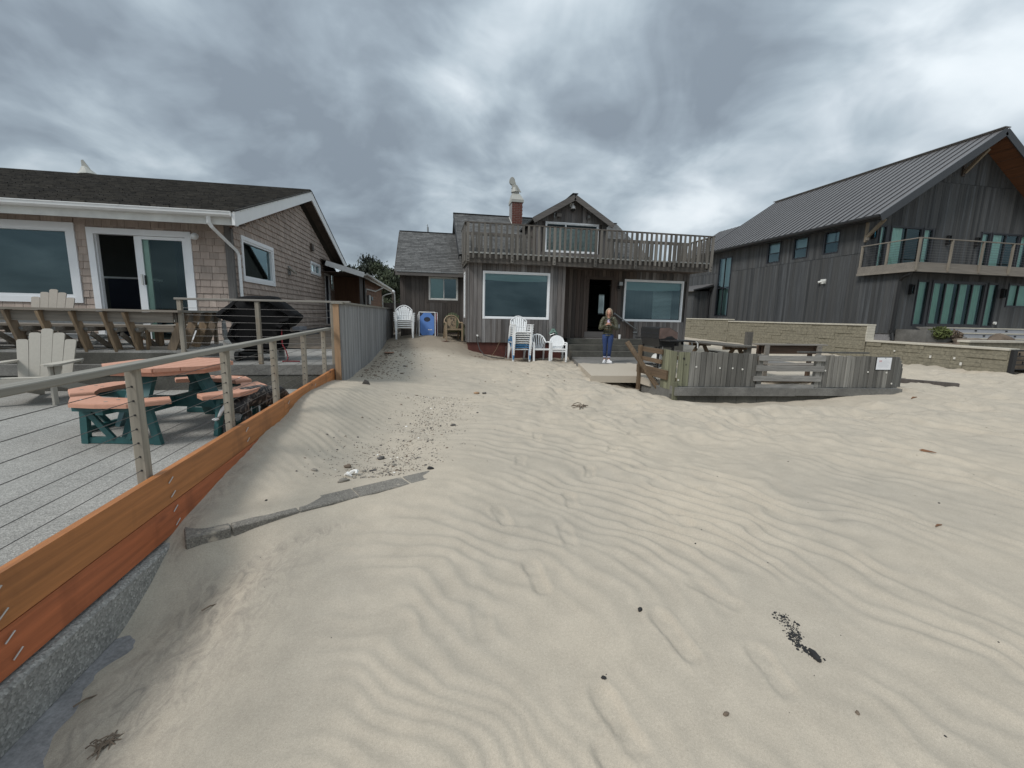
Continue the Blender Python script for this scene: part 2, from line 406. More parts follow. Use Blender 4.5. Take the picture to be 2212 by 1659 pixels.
# ------------------------------------------------------------------ builders
WM = {}
I4 = Matrix.Identity(4)
def link(o, parent=None, world=None):
    world = world if world is not None else I4.copy()
    COL.objects.link(o)
    o.matrix_basis = world
    if parent is not None:
        o.parent = parent
        o.matrix_parent_inverse = WM[parent].inverted()
    WM[o] = world.copy()
    return o
def tag(o, label=None, cat=None, group=None, kind=None):
    if label: o['label'] = label
    if cat: o['category'] = cat
    if group: o['group'] = group
    if kind: o['kind'] = kind
    return o
def thing(name, label, cat, loc=(0, 0, 0), group=None, rz=0.0):
    o = bpy.data.objects.new(name, None)
    o.empty_display_size = .1
    link(o, None, Matrix.Translation(loc) @ Matrix.Rotation(rz, 4, 'Z'))
    return tag(o, label, cat, group)
def meshobj(name, verts, faces, mat, parent=None, smooth=False, world=None):
    me = bpy.data.meshes.new(name)
    me.from_pydata([tuple(v) for v in verts], [], faces)
    me.materials.append(M[mat] if isinstance(mat, str) else mat)
    if smooth: me.shade_smooth()
    me.update()
    return link(bpy.data.objects.new(name, me), parent, world)
CUBE = bpy.data.meshes.new('box')
CUBE.from_pydata([(x, y, z) for x in (-.5, .5) for y in (-.5, .5) for z in (-.5, .5)], [],
                 [(0, 1, 3, 2), (4, 6, 7, 5), (0, 4, 5, 1), (2, 3, 7, 6), (0, 2, 6, 4), (1, 5, 7, 3)])
CUBE.materials.append(None)
def inst(name, me, mat, parent, world):
    o = bpy.data.objects.new(name, me)
    o.material_slots[0].link = 'OBJECT'
    o.material_slots[0].material = M[mat] if isinstance(mat, str) else mat
    return link(o, parent, world)
def box(name, mat, lo, hi, parent=None, rz=0.0):
    c = [(a + b) / 2 for a, b in zip(lo, hi)]
    s = [max(abs(b - a), 1e-4) for a, b in zip(lo, hi)]
    return inst(name, CUBE, mat, parent, Matrix.Translation(c) @ Matrix.Rotation(rz, 4, 'Z') @ Matrix.Diagonal((*s, 1)))
def frame3(p0, p1, up=(0, 0, 1)):
    p0, p1 = Vector(p0), Vector(p1)
    d = (p1 - p0); L = d.length; d = d.normalized()
    u = Vector(up)
    s = d.cross(u)
    if s.length < 1e-5: s = d.cross(Vector((0, 1, 0)))
    s.normalize(); u = s.cross(d).normalized()
    return p0, p1, d, s, u, L
def beam(name, mat, p0, p1, w, h, parent=None, up=(0, 0, 1)):
    """square timber from p0 to p1: w across, h along 'up'"""
    p0, p1, d, s, u, L = frame3(p0, p1, up)
    m = Matrix(((d.x * L, s.x * w, u.x * h, 0), (d.y * L, s.y * w, u.y * h, 0), (d.z * L, s.z * w, u.z * h, 0), (0, 0, 0, 1)))
    m.translation = (p0 + p1) / 2
    return inst(name, CUBE, mat, parent, m)
class MB:
    """collects primitives into one mesh"""
    def __init__(s): s.v = []; s.f = []
    def add(s, v, f):
        k = len(s.v); s.v += [tuple(p) for p in v]; s.f += [tuple(i + k for i in q) for q in f]; return s
    def box(s, lo, hi, bev=0.0):
        if not bev:
            return s.add([(x, y, z) for x in (lo[0], hi[0]) for y in (lo[1], hi[1]) for z in (lo[2], hi[2])],
                         [(0, 1, 3, 2), (4, 6, 7, 5), (0, 4, 5, 1), (2, 3, 7, 6), (0, 2, 6, 4), (1, 5, 7, 3)])
        c = [(a + b) / 2 for a, b in zip(lo, hi)]; h = [abs(b - a) / 2 for a, b in zip(lo, hi)]
        return s.cbox(Matrix.Translation(c), h, bev)
    def cbox(s, m, h, bev):
        b = min(bev, min(h) * .9); v = []; ix = {}
        for sx in (-1, 1):
            for sy in (-1, 1):
                for sz in (-1, 1):
                    for ax in range(3):
                        q = [sx * (h[0] - b), sy * (h[1] - b), sz * (h[2] - b)]
                        q[ax] = (sx, sy, sz)[ax] * h[ax]
                        ix[(sx, sy, sz, ax)] = len(v); v.append(m @ Vector(q))
        f = []
        for ax in range(3):
            o1, o2 = [a for a in range(3) if a != ax]
            for sg in (-1, 1):
                def k(a, b_):
                    t = [0, 0, 0]; t[ax] = sg; t[o1] = a; t[o2] = b_; return ix[(*t, ax)]
                q = [k(-1, -1), k(1, -1), k(1, 1), k(-1, 1)]
                flip = (sg > 0) != (ax != 1)
                f.append(tuple(reversed(q)) if flip else tuple(q))
            for a in (-1, 1):
                for b_ in (-1, 1):
                    def e(x, fa):
                        t = [0, 0, 0]; t[ax] = x; t[o1] = a; t[o2] = b_; return ix[(*t, fa)]
                    f.append((e(-1, o1), e(1, o1), e(1, o2), e(-1, o2)))
        for sx in (-1, 1):
            for sy in (-1, 1):
                for sz in (-1, 1):
                    f.append(tuple(ix[(sx, sy, sz, a)] for a in range(3)))
        return s.add(v, f)
    def beam(s, p0, p1, w, h, up=(0, 0, 1), bev=0.0):
        p0, p1, d, sd_, u, L = frame3(p0, p1, up)
        m = Matrix(((d.x, sd_.x, u.x, 0), (d.y, sd_.y, u.y, 0), (d.z, sd_.z, u.z, 0), (0, 0, 0, 1)))
        m.translation = (p0 + p1) / 2
        if bev: return s.cbox(m, (L / 2, w / 2, h / 2), bev)
        return s.add([m @ Vector((x * L / 2, y * w / 2, z * h / 2)) for x in (-1, 1) for y in (-1, 1) for z in (-1, 1)],
                     [(0, 1, 3, 2), (4, 6, 7, 5), (0, 4, 5, 1), (2, 3, 7, 6), (0, 2, 6, 4), (1, 5, 7, 3)])
    def tube(s, pts, r, n=8, caps=True):
        pts = [Vector(p) for p in pts]; rs = r if isinstance(r, (list, tuple)) else [r] * len(pts)
        v = []; f = []; prev = None
        for i, p in enumerate(pts):
            a = pts[max(i - 1, 0)]; b = pts[min(i + 1, len(pts) - 1)]
            d = (b - a).normalized()
            if prev is None:
                s_ = d.cross(Vector((0, 0, 1)))
                if s_.length < 1e-3: s_ = d.cross(Vector((0, 1, 0)))
            else: s_ = prev - d * prev.dot(d)
            s_.normalize(); prev = s_; u = d.cross(s_)
            for k in range(n):
                t = 2 * math.pi * k / n
                v.append(p + (s_ * math.cos(t) + u * math.sin(t)) * rs[i])
        for i in range(len(pts) - 1):
            for k in range(n):
                f.append((i * n + k, i * n + (k + 1) % n, (i + 1) * n + (k + 1) % n, (i + 1) * n + k))
        if caps:
            f.append(tuple(reversed(range(n)))); f.append(tuple((len(pts) - 1) * n + k for k in range(n)))
        return s.add(v, f)
    def ell(s, c, r, m=None, nu=12, nv=8):
        v = []; f = []
        R = m or Matrix.Identity(3)
        for j in range(nv + 1):
            th = math.pi * j / nv
            for i in range(nu):
                ph = 2 * math.pi * i / nu
                v.append(Vector(c) + R @ Vector((r[0] * math.sin(th) * math.cos(ph), r[1] * math.sin(th) * math.sin(ph), r[2] * math.cos(th))))
        for j in range(nv):
            for i in range(nu):
                f.append((j * nu + i, (j + 1) * nu + i, (j + 1) * nu + (i + 1) % nu, j * nu + (i + 1) % nu))
        return s.add(v, f)
    def prism(s, poly, ext):
        """polygon of 3D points swept by vector ext"""
        n = len(poly); e = Vector(ext)
        v = [Vector(p) for p in poly] + [Vector(p) + e for p in poly]
        f = [tuple(reversed(range(n))), tuple(range(n, 2 * n))] + [(i, (i + 1) % n, n + (i + 1) % n, n + i) for i in range(n)]
        return s.add(v, f)
    def obj(s, name, mat, parent=None, smooth=False, world=None):
        return meshobj(name, s.v, s.f, mat, parent, smooth, world)
def copy_tree(o, parent=None):
    c = o.copy(); COL.objects.link(c)
    if parent is not None: c.parent = parent
    for ch in list(o.children): copy_tree(ch, c)
    return c
def place(o, loc, rz=0.0, s=1.0):
    o.matrix_basis = Matrix.Translation(loc) @ Matrix.Rotation(rz, 4, 'Z') @ Matrix.Scale(s, 4)

# ------------------------------------------------------------------ terrain
def vnoise(x, y, seed):
    rs = np.random.RandomState(seed); g = rs.rand(256, 256)
    xi = np.floor(x).astype(int); yi = np.floor(y).astype(int)
    fx = x - xi; fy = y - yi
    fx = fx * fx * fx * (fx * (fx * 6 - 15) + 10); fy = fy * fy * fy * (fy * (fy * 6 - 15) + 10)
    a = g[xi % 256, yi % 256]; b = g[(xi + 1) % 256, yi % 256]; c = g[xi % 256, (yi + 1) % 256]; d = g[(xi + 1) % 256, (yi + 1) % 256]
    return (a * (1 - fx) + b * fx) * (1 - fy) + (c * (1 - fx) + d * fx) * fy - .5
def fbm(x, y, seed, octv=4):
    s = 0; a = 1.0
    for o in range(octv):
        s = s + a * vnoise(x * 2 ** o + 13.7 * o, y * 2 ** o + 5.1 * o, seed + o); a *= .5
    return s
CTRL = np.array([
    (-1.66, .6, -1.86), (-1.66, 1.2, -1.84), (-1.66, 1.8, -1.80), (-1.45, 1.3, -1.75), (-1.55, 1.8, -1.738), (-1.60, 2.1, -1.738), (-1.66, 2.36, -1.735), (-1.35, 1.8, -1.705), (-1.70, 2.55, -1.67), (-1.70, 2.82, -1.545), (-1.70, 3.02, -1.47), (-1.70, 3.6, -1.375), (-1.70, 4.30, -1.30),
    (-1.70, 5.14, -1.235), (-1.70, 5.5, -1.195), (-1.70, 6.0, -1.12), (-1.70, 6.9, -1.14), (-1.65, 7.85, -1.19),
    (-1.55, 8.5, -1.26), (-1.55, 9.5, -1.25), (-1.55, 11.1, -1.26), (-1.55, 12.8, -1.19), (-1.55, 14.7, -1.08), (-1.5, 17.2, -.99), (-1.5, 20, -1.0),
    (-1.50, 5.6, -1.175), (-1.35, 6.1, -1.155), (-1.1, 7.0, -1.20), (-.9, 7.9, -1.28), (-.6, 8.8, -1.34),
    (-1.45, 4.6, -1.29), (-1.45, 3.7, -1.385), (-1.40, 3.2, -1.452),
    (-1.05, 4.6, -1.47), (-.65, 5.8, -1.455), (-.30, 6.9, -1.44), (-.75, 5.2, -1.475), (-.9, 4.0, -1.475), (-.5, 4.0, -1.480), (0, 5.0, -1.485), (.7, 6.6, -1.46),
    (-1.30, 3.32, -1.445), (-.95, 3.55, -1.455), (-.5, 3.82, -1.470), (-.05, 4.04, -1.465), (.4, 4.2, -1.47), (-1.49, 3.02, -1.447), (-1.36, 3.09, -1.441), (-1.2, 3.18, -1.441), (-1.0, 3.30, -1.445), (-.80, 3.41, -1.461), (-.6, 3.52, -1.466), (-.25, 3.71, -1.463), (.05, 3.87, -1.452), (.18, 3.93, -1.444),
    (-1.30, 2.93, -1.60), (-1.1, 3.05, -1.535), (-.88, 3.16, -1.500), (-.48, 3.38, -1.474), (-.1, 3.58, -1.462), (.12, 3.68, -1.458), (.5, 3.8, -1.475),
    (-1.22, 2.85, -1.625), (-1.5, 2.62, -1.70), (-1.05, 2.5, -1.60), (-.6, 2.7, -1.575),
    (-.9, 2.0, -1.655), (-.3, 2.2, -1.615), (.3, 1.3, -1.64), (-1.2, 1.0, -1.70), (0, .3, -1.66), (1.2, 1.8, -1.615), (2.2, 1.0, -1.615),
    (3.5, 2.3, -1.585), (5.2, 2.7, -1.575), (2.5, 4.0, -1.56), (4.0, 4.5, -1.57), (6.0, 4.5, -1.57), (8, 4.5, -1.56), (10, 5, -1.55), (3, 6.2, -1.53), (5.2, 6.4, -1.58),
    (1.5, 8.5, -1.44), (3.0, 8.6, -1.47), (3.5, 9.0, -1.50), (3.66, 9.9, -1.53), (3.3, 10.8, -1.48), (3.88, 11, -1.53), (4.10, 12, -1.52), (4.45, 13.3, -1.51), (3.6, 12.6, -1.47), (2, 11, -1.42), (.5, 10, -1.39), (.5, 12, -1.33), (2.6, 13.4, -1.46), (4.4, 13.5, -1.465),
    (1.3, 14.5, -1.27), (2.0, 14.5, -1.40), (2.8, 14.5, -1.49), (4.3, 14.5, -1.49), (1.2, 15.5, -.93), (.9, 14.6, -1.08), (.5, 15.5, -.92), (0, 15.6, -.77), (-.6, 15.6, -.81), (-1.1, 15.7, -.87), (0, 14.4, -1.0), (0, 13.2, -1.2), (-.8, 14.2, -1.06), (-.6, 12, -1.27),
    (0, 18, -.75), (4, 9.2, -1.56), (4.2, 8.5, -1.54), (4.95, 8.6, -1.76), (4.9, 9.2, -1.76), (4.6, 9.4, -1.70), (4.4, 9.5, -1.64),
    (4.4, 8.0, -1.585), (5.0, 7.85, -1.665), (5.7, 7.75, -1.72), (6.5, 7.70, -1.735), (7.4, 7.6, -1.725), (8.2, 7.52, -1.66), (9.0, 7.44, -1.565), (9.9, 7.35, -1.53), (10.6, 7.6, -1.50),
    (5.2, 7.2, -1.64), (6.8, 7.0, -1.64), (8.4, 6.8, -1.60), (11, 6.5, -1.54), (12.5, 8.4, -1.495), (12.4, 9.4, -1.49), (14, 9, -1.49), (16.8, 9.9, -1.46), (16.9, 12.7, -1.50), (15, 12, -1.48), (16.9, 16, -1.40), (16.9, 21, -1.30), (13, 14, -1.44), (12, 18, -1.32), (16, 27, -1.2), (10.5, 22, -1.15),
    (16.5, 6, -1.5), (22, 9, -1.45), (30, 10, -1.4), (20, 2, -1.62), (10, 0, -1.68), (3, -2, -1.72), (-5, -2, -1.8), (-12, 0, -1.85), (-1.9, -1.5, -1.78),
    (7.2, 9.0, -1.50), (7.5, 11, -1.48), (9, 10.5, -1.47), (11, 10, -1.47)])
def tps(ctrl, reg=2e-3):
    n = len(ctrl); P = ctrl[:, :2]
    d2 = ((P[:, None] - P[None]) ** 2).sum(-1)
    Kk = np.where(d2 > 0, .5 * d2 * np.log(d2 + 1e-12), 0) + reg * np.eye(n)
    A = np.zeros((n + 3, n + 3)); A[:n, :n] = Kk; A[:n, n] = 1; A[:n, n + 1:] = P; A[n, :n] = 1; A[n + 1:, :n] = P.T
    return np.linalg.solve(A, np.concatenate([ctrl[:, 2], np.zeros(3)]))
_TW = tps(CTRL)
def base_h(x, y):
    x = np.asarray(x, float).ravel(); y = np.asarray(y, float).ravel()
    xx = np.clip(x, -14, 32); yy = np.clip(y, -3, 28)
    out = np.zeros(len(x)); P = CTRL[:, :2]; n = len(P)
    for i in range(0, len(x), 20000):
        d2 = (xx[i:i + 20000, None] - P[:, 0]) ** 2 + (yy[i:i + 20000, None] - P[:, 1]) ** 2
        out[i:i + 20000] = (.5 * d2 * np.log(d2 + 1e-12)) @ _TW[:n] + _TW[n] + _TW[n + 1] * xx[i:i + 20000] + _TW[n + 2] * yy[i:i + 20000]
    return out
# footprints: (x, y, heading deg, length, depth)
PRINTS = [(1.22, 1.80, 95, .33, .020), (.74, 1.42, 100, .30, .017), (.66, 1.20, 95, .30, .016), (1.62, 2.05, 120, .30, .012), (1.55, 1.52, 80, .28, .012), (.62, 2.35, 95, .29, .016), (.95, 2.75, 85, .29, .012),
          (.52, 3.05, 98, .28, .014), (1.15, 3.3, 80, .28, .014), (1.55, 3.9, 70, .30, .018), (.9, 4.2, 75, .28, .012), (2.1, 4.6, 60, .28, .016), (1.3, 5.1, 75, .28, .014), (2.7, 5.3, 50, .28, .015),
          (1.9, 2.9, 110, .28, .012), (2.5, 3.3, 130, .28, .014), (3.2, 4.4, 120, .28, .012), (.25, 2.05, 90, .26, .007), (3.9, 5.6, 100, .28, .012), (4.6, 5.0, 80, .28, .012), (1.7, 6.4, 60, .28, .014), (2.4, 7.1, 60, .28, .014), (2.9, 7.9, 60, .28, .012), (1.2, 7.2, 85, .28, .012)]
def ripples(x, y):
    w1 = fbm(x * .8, y * .8, 3, 3); w2 = fbm(x * 2.3, y * 2.3, 17, 3)
    wx = x + .40 * w1 + .16 * w2; wy = y + .40 * fbm(x * .8 + 40, y * .8, 5, 3) + .16 * fbm(x * 2.3 + 40, y * 2.3, 23, 3)
    cx, cyy = -.7, .5
    dx = wx - cx; dy = (wy - cyy) * .80
    r = np.sqrt(dx * dx + dy * dy) + .05
    right = 1 / (1 + np.exp(-(x - 1.0) / .55))
    lam0, k = .062, .029
    ph = 2 * np.pi / k * np.log(lam0 + k * r)
    lam = lam0 + k * r
    lam = np.minimum(lam, .26)
    s = .5 + .5 * np.sin(ph)
    prof = s ** 1.5
    am = np.clip(.60 + 1.5 * fbm(x * 1.1, y * 1.1, 31, 3), .06, 1.35)
    near_l = np.clip(1 - np.clip((-.6 - x) / 1.0, 0, 1) * .40, .2, 1)
    h = lam * (.075 + .070 * right) * prof * am * near_l
    # a second set crossing it, and softer hummocks on the open beach to the right
    ph2 = 2 * np.pi * (x * .8 + y * .45 + .5 * w1) / .47
    h = h + right * .018 * (.5 + .5 * np.sin(ph2)) ** 1.4 * np.clip(.4 + 1.6 * fbm(x * .6, y * .6, 41, 2), 0, 1.2)
    far = np.clip((y - 3.2) / 3, 0, 1) * np.clip((x - .3) / 2.0, 0, 1)
    h = h + far * (.125 * fbm(x * 1.7, y * 2.3, 51, 4) + .075 * np.abs(fbm(x * 2.1, y * 1.8, 57, 3)) - .02)
    h = h + .020 * fbm(x * .9, y * .9, 61, 3) * np.clip((x + 1.2) / 1.5, 0, 1)
    h = h + .006 * fbm(x * 5, y * 5, 71, 3)
    return h
def dune_ripples(x, y):
    ax, ay = .84, .54                                   # across the crests
    w = fbm(x * 1.2, y * 1.2, 81, 3); w2 = fbm(x * 4, y * 4, 83, 2)
    ph = 2 * np.pi * (x * ax * .55 + y * ay * 1.25 + .15 * w + .02 * w2) / .105
    m = np.exp(-((x + 1.20 - .12 * (y - 5.3)) / .42) ** 2) * np.exp(-((y - 5.3) / 1.3) ** 2)
    return .032 * (.5 + .5 * np.sin(ph)) ** 1.4 * m * np.clip(.75 + 1.0 * fbm(x * 1.7, y * 1.7, 87, 2), .2, 1.3), m
def sand_h(x, y):
    x = np.asarray(x, float).ravel(); y = np.asarray(y, float).ravel()
    h = base_h(x, y)
    dr, m = dune_ripples(x, y)
    flat = np.clip((x + 1.9) / .35, 0, 1)
    # smooth blown strip by the boards, pebble strip behind the blocks, trodden sand near the house
    peb = np.exp(-(((x + .25 - (y - 5.2) * .28) / .55) ** 2)) * np.clip((y - 3.6) / .3, 0, 1) * np.clip((7.4 - y) / .8, 0, 1)
    smooth = np.exp(-(((x + 1.2) / .45) ** 2)) * np.clip((y - 2.9) / .3, 0, 1) * np.clip((4.8 - y) / .6, 0, 1)
    pit = np.exp(-(((x + 1.45) / .40) ** 2)) * np.clip((2.9 - y) / .3, 0, 1) * np.clip((y - 0) / .4, 0, 1)
    house = np.clip((y - 9) / 3, 0, 1) * np.clip((3.6 - x) / 1, 0, 1)
    k = flat * (1 - .85 * m) * (1 - .75 * peb) * (1 - .9 * smooth) * (1 - .55 * pit) * (1 - .6 * house)
    k = k * (1 - .85 * np.exp(-((y - 7.55 + .1 * (x - 7.4)) / .55) ** 2) * (1 / (1 + np.exp(-(x - 4.6) * 6))) / (1 + np.exp((x - 10) * 5)))
    k = k * (1 - .7 * np.exp(-(((x - 4.6) / .5) ** 2 + ((y - 9.1) / .5) ** 2)))
    h = h + ripples(x, y) * k * np.clip((26 - y) / 10, .15, 1) + dr
    h = h + .010 * fbm(x * 6, y * 6, 91, 3) * peb + .022 * fbm(x * 2.2, y * 2.2, 97, 4) * house + .035 * fbm(x * 2.5, y * 1.3, 99, 4) * pit
    for (fx, fy, a, L, dp) in PRINTS:
        dp = dp * 1.1
        ca, sa = math.cos(rad(a)), math.sin(rad(a))
        sel = (abs(x - fx) < .4) & (abs(y - fy) < .4)
        if not sel.any(): continue
        lx = (x[sel] - fx) * ca + (y[sel] - fy) * sa; ly = -(x[sel] - fx) * sa + (y[sel] - fy) * ca
        wid = .052 - .008 * np.cos(lx / L * 6.0 + .6)
        q = ((np.abs(lx) / (L / 2)) ** 3.2 + (np.abs(ly) / wid) ** 3.2) ** (1 / 3.2)
        tread = np.where((lx * 55 % 1 < .5) ^ (ly * 60 % 1 < .5), .0035, 0.0)
        dep = 1 / (1 + np.exp((q - 1) * 14))
        rim = np.exp(-((q - 1.25) / .18) ** 2) * .30
        h[sel] = h[sel] * (1 - .0 * dep) - dp * dep + dp * rim + tread * dep
    # under the terrace, behind the timber edge, there is no sand heaped up
    smooth2 = 1
    h = np.where((x < -1.755) & (y < 8.3) & (y > .0), np.minimum(h, -1.62), h)
    smooth2 = 1
    h = np.where((x < -1.755) & (y >= 8.0), np.minimum(h, -1.30), h)
    # under the two patios
    h = np.where((x > 3.80 + (y - 9.72) * .2213) & (x < 12.5) & (y > 9.60) & (y < 16), np.minimum(h, -1.43), h)
    return h
def axis(segs):
    out = [segs[0][0]]
    for a, b, st in segs:
        n = max(1, int(round((b - a) / st)))
        out += [a + (b - a) * (i + 1) / n for i in range(n)]
    return np.array(out)
GX = axis([(-900, -60, 120), (-60, -14, 6), (-14, -2.2, .8), (-2.2, -1.80, .1), (-1.80, -1.72, .02), (-1.72, 3.0, .0165), (3.0, 6, .030), (6, 11, .05), (11, 18, .12), (18, 32, .7), (32, 90, 8), (90, 900, 130)])
GY = axis([(-26, -3, 2.0), (-3, .2, .25), (.2, .9, .05), (.9, 4.6, .0165), (4.6, 8.6, .027), (8.6, 12, .05), (12, 17, .085), (17, 30, .5), (30, 90, 8), (90, 1200, 140)])
XX, YY = np.meshgrid(GX, GY)
ZZ = sand_h(XX, YY).reshape(XX.shape)
# beach falls away to the sea behind the camera; ground inland stays level
ZZ = np.where(YY < -3, ZZ + (YY + 3) * .075, ZZ)
nx, ny = len(GX), len(GY)
me = bpy.data.meshes.new('sand')
co = np.stack([XX, YY, ZZ], -1).reshape(-1, 3)
idx = np.arange(nx * ny).reshape(ny, nx)
quads = np.stack([idx[:-1, :-1], idx[:-1, 1:], idx[1:, 1:], idx[1:, :-1]], -1).reshape(-1, 4)
me.vertices.add(len(co)); me.vertices.foreach_set('co', co.ravel().astype(np.float32))
me.loops.add(quads.size); me.loops.foreach_set('vertex_index', quads.ravel().astype(np.int32))
me.polygons.add(len(quads)); me.polygons.foreach_set('loop_start', np.arange(0, quads.size, 4).astype(np.int32))
me.update(calc_edges=True); me.shade_smooth()
x, y = co[:, 0], co[:, 1]
# heavy mineral sand where the wind scoured the corner by the blocks and timber, damp sand by the house wall
dk = np.exp(-(((x + 1.25 - .15 * (y - 2)) / .34) ** 2)) * np.clip((2.95 - y) / .25, 0, 1) * np.clip((y - 1.2) / .5, 0, 1)
dk = np.maximum(dk, .9 * np.exp(-((((y - 3.02) - .47 * (x + .75)) / .075) ** 2)) * np.clip((x + 1.4) / .2, 0, 1) * np.clip((-.45 - x) / .3, 0, 1))
dk = np.maximum(dk, .8 * np.exp(-((x + 1.62) / .06) ** 2) * np.clip((4.4 - y) / .6, 0, 1) * np.clip((y - 2.6) / .2, 0, 1))
at = me.attributes.new('dark_sand', 'FLOAT', 'POINT'); at.data.foreach_set('value', dk.astype(np.float32))
dm = np.clip((y - 13.2 - .25 * fbm(x * 1.5, y * 1.5, 7, 3)) / .8, 0, 1) * (x < 4.8) * .9
dm = np.maximum(dm, np.exp(-((x + 1.35) / .3) ** 2) * np.clip((y - 8.6) / .8, 0, 1) * np.clip((14.5 - y) / 1.5, 0, 1) * .55)
at = me.attributes.new('damp', 'FLOAT', 'POINT'); at.data.foreach_set('value', dm.astype(np.float32))
me.materials.append(M['sand'])
sand = link(bpy.data.objects.new('sand', me))
tag(sand, 'pale rippled beach sand covering the ground between the houses', kind='structure')
def gz(x, y): return float(sand_h(np.array([x]), np.array([y]))[0])
sea = meshobj('sea', [(-2500, -22, -3.0), (2500, -22, -3.0), (2500, -4000, -3.0), (-2500, -4000, -3.0)], [(0, 1, 2, 3)], 'sea')
tag(sea, 'grey sea behind the beach', kind='structure')

# ------------------------------------------------------------------ building helpers
class Plane:
    """a wall plane: P origin (s=0,z=0), d along, n outward"""
    def __init__(s, P, d, n): s.P = Vector((P[0], P[1], 0)); s.d = Vector((d[0], d[1], 0)); s.n = Vector((n[0], n[1], 0))
    def pt(s, a, z, o=0.0): v = s.P + s.d * a + s.n * o; v.z = z; return v
    def hexa(s, mb, a0, a1, z0, z1, o0, o1, za=None):
        """za = (top at a0, top at a1) for sloping tops"""
        t0, t1 = za if za else (z1, z1)
        v = [s.pt(a0, z0, o0), s.pt(a1, z0, o0), s.pt(a1, t1, o0), s.pt(a0, t0, o0), s.pt(a0, z0, o1), s.pt(a1, z0, o1), s.pt(a1, t1, o1), s.pt(a0, t0, o1)]
        mb.add(v, [(3, 2, 1, 0), (4, 5, 6, 7), (0, 1, 5, 4), (1, 2, 6, 5), (2, 3, 7, 6), (3, 0, 4, 7)])
    def box(s, name, mat, a0, a1, z0, z1, o0, o1, parent):
        c = s.pt((a0 + a1) / 2, (z0 + z1) / 2, (o0 + o1) / 2)
        A, O, Zz = s.d * (a1 - a0), s.n * (o1 - o0), z1 - z0
        m = Matrix(((A.x, O.x, 0, 0), (A.y, O.y, 0, 0), (0, 0, Zz, 0), (0, 0, 0, 1))); m.translation = c
        return inst(name, CUBE, mat, parent, m)
def free_z(a0, a1, z0, openings):
    """z intervals of the strip a0..a1 left free by openings, the last one open-ended (None)"""
    cuts = sorted([(o[2], o[3]) for o in openings if o[0] < a1 - 1e-4 and o[1] > a0 + 1e-4])
    out = []; z = z0
    for c0, c1 in cuts:
        if c0 > z + .01: out.append((z, c0))
        z = max(z, c1)
    out.append((z, None)); return out
def make_wall(house, name, pl, L, z0, ztop, openings, back, board=None, thick=.12, extra=()):
    """shell with real openings plus, when board is given, every board a piece of its own"""
    f = ztop if callable(ztop) else (lambda a: ztop)
    br = sorted(set([0, L] + [e for o in openings for e in o[:2]] + list(extra)))
    br = [b for b in br if 0 <= b <= L]
    mb = MB()
    for a0, a1 in zip(br[:-1], br[1:]):
        for (b0, b1) in free_z(a0, a1, z0, openings):
            if b1 is None:
                if max(f(a0), f(a1)) > b0 + .005: pl.hexa(mb, a0, a1, b0, 0, -thick, 0, (max(f(a0), b0), max(f(a1), b0)))
            else: pl.hexa(mb, a0, a1, b0, b1, -thick, 0)
    w = mb.obj(name, back, house)
    if board:
        rs = random.Random(hash(name) % 1000 + int(L * 10))
        mats = board['mat']; a = 0.0; joint = board.get('joint')
        while a < L - .02:
            wd = rs.choice(board['w']); a1 = min(a + wd, L)
            if L - a1 < .05: a1 = L
            e0, e1 = a + board.get('gap', .004), a1 - board.get('gap', .004)
            pr = board.get('proud', .022) + rs.uniform(0, .008)
            for (b0, b1) in free_z(a, a1, z0, openings):
                t0, t1 = (f(e0), f(e1)) if b1 is None else (b1, b1)
                spans = [(b0, t0, t1)]
                if joint and b0 < joint < min(t0, t1): spans = [(b0, joint - .012, joint - .012), (joint + .012, t0, t1)]
                for (q, u0, u1) in spans:
                    if max(u0, u1) < q + .03: continue
                    u0, u1 = max(u0, q + .01), max(u1, q + .01)
                    mt = mats(a, q) if callable(mats) else mats
                    if abs(u0 - u1) < 1e-3: pl.box(board.get('name', 'board'), mt, e0, e1, q, u0, .001, pr, w)
                    else:
                        m2 = MB(); pl.hexa(m2, e0, e1, q, 0, .001, pr, (u0, u1)); m2.obj(board.get('name', 'board'), mt, w)
            a = a1
    return w
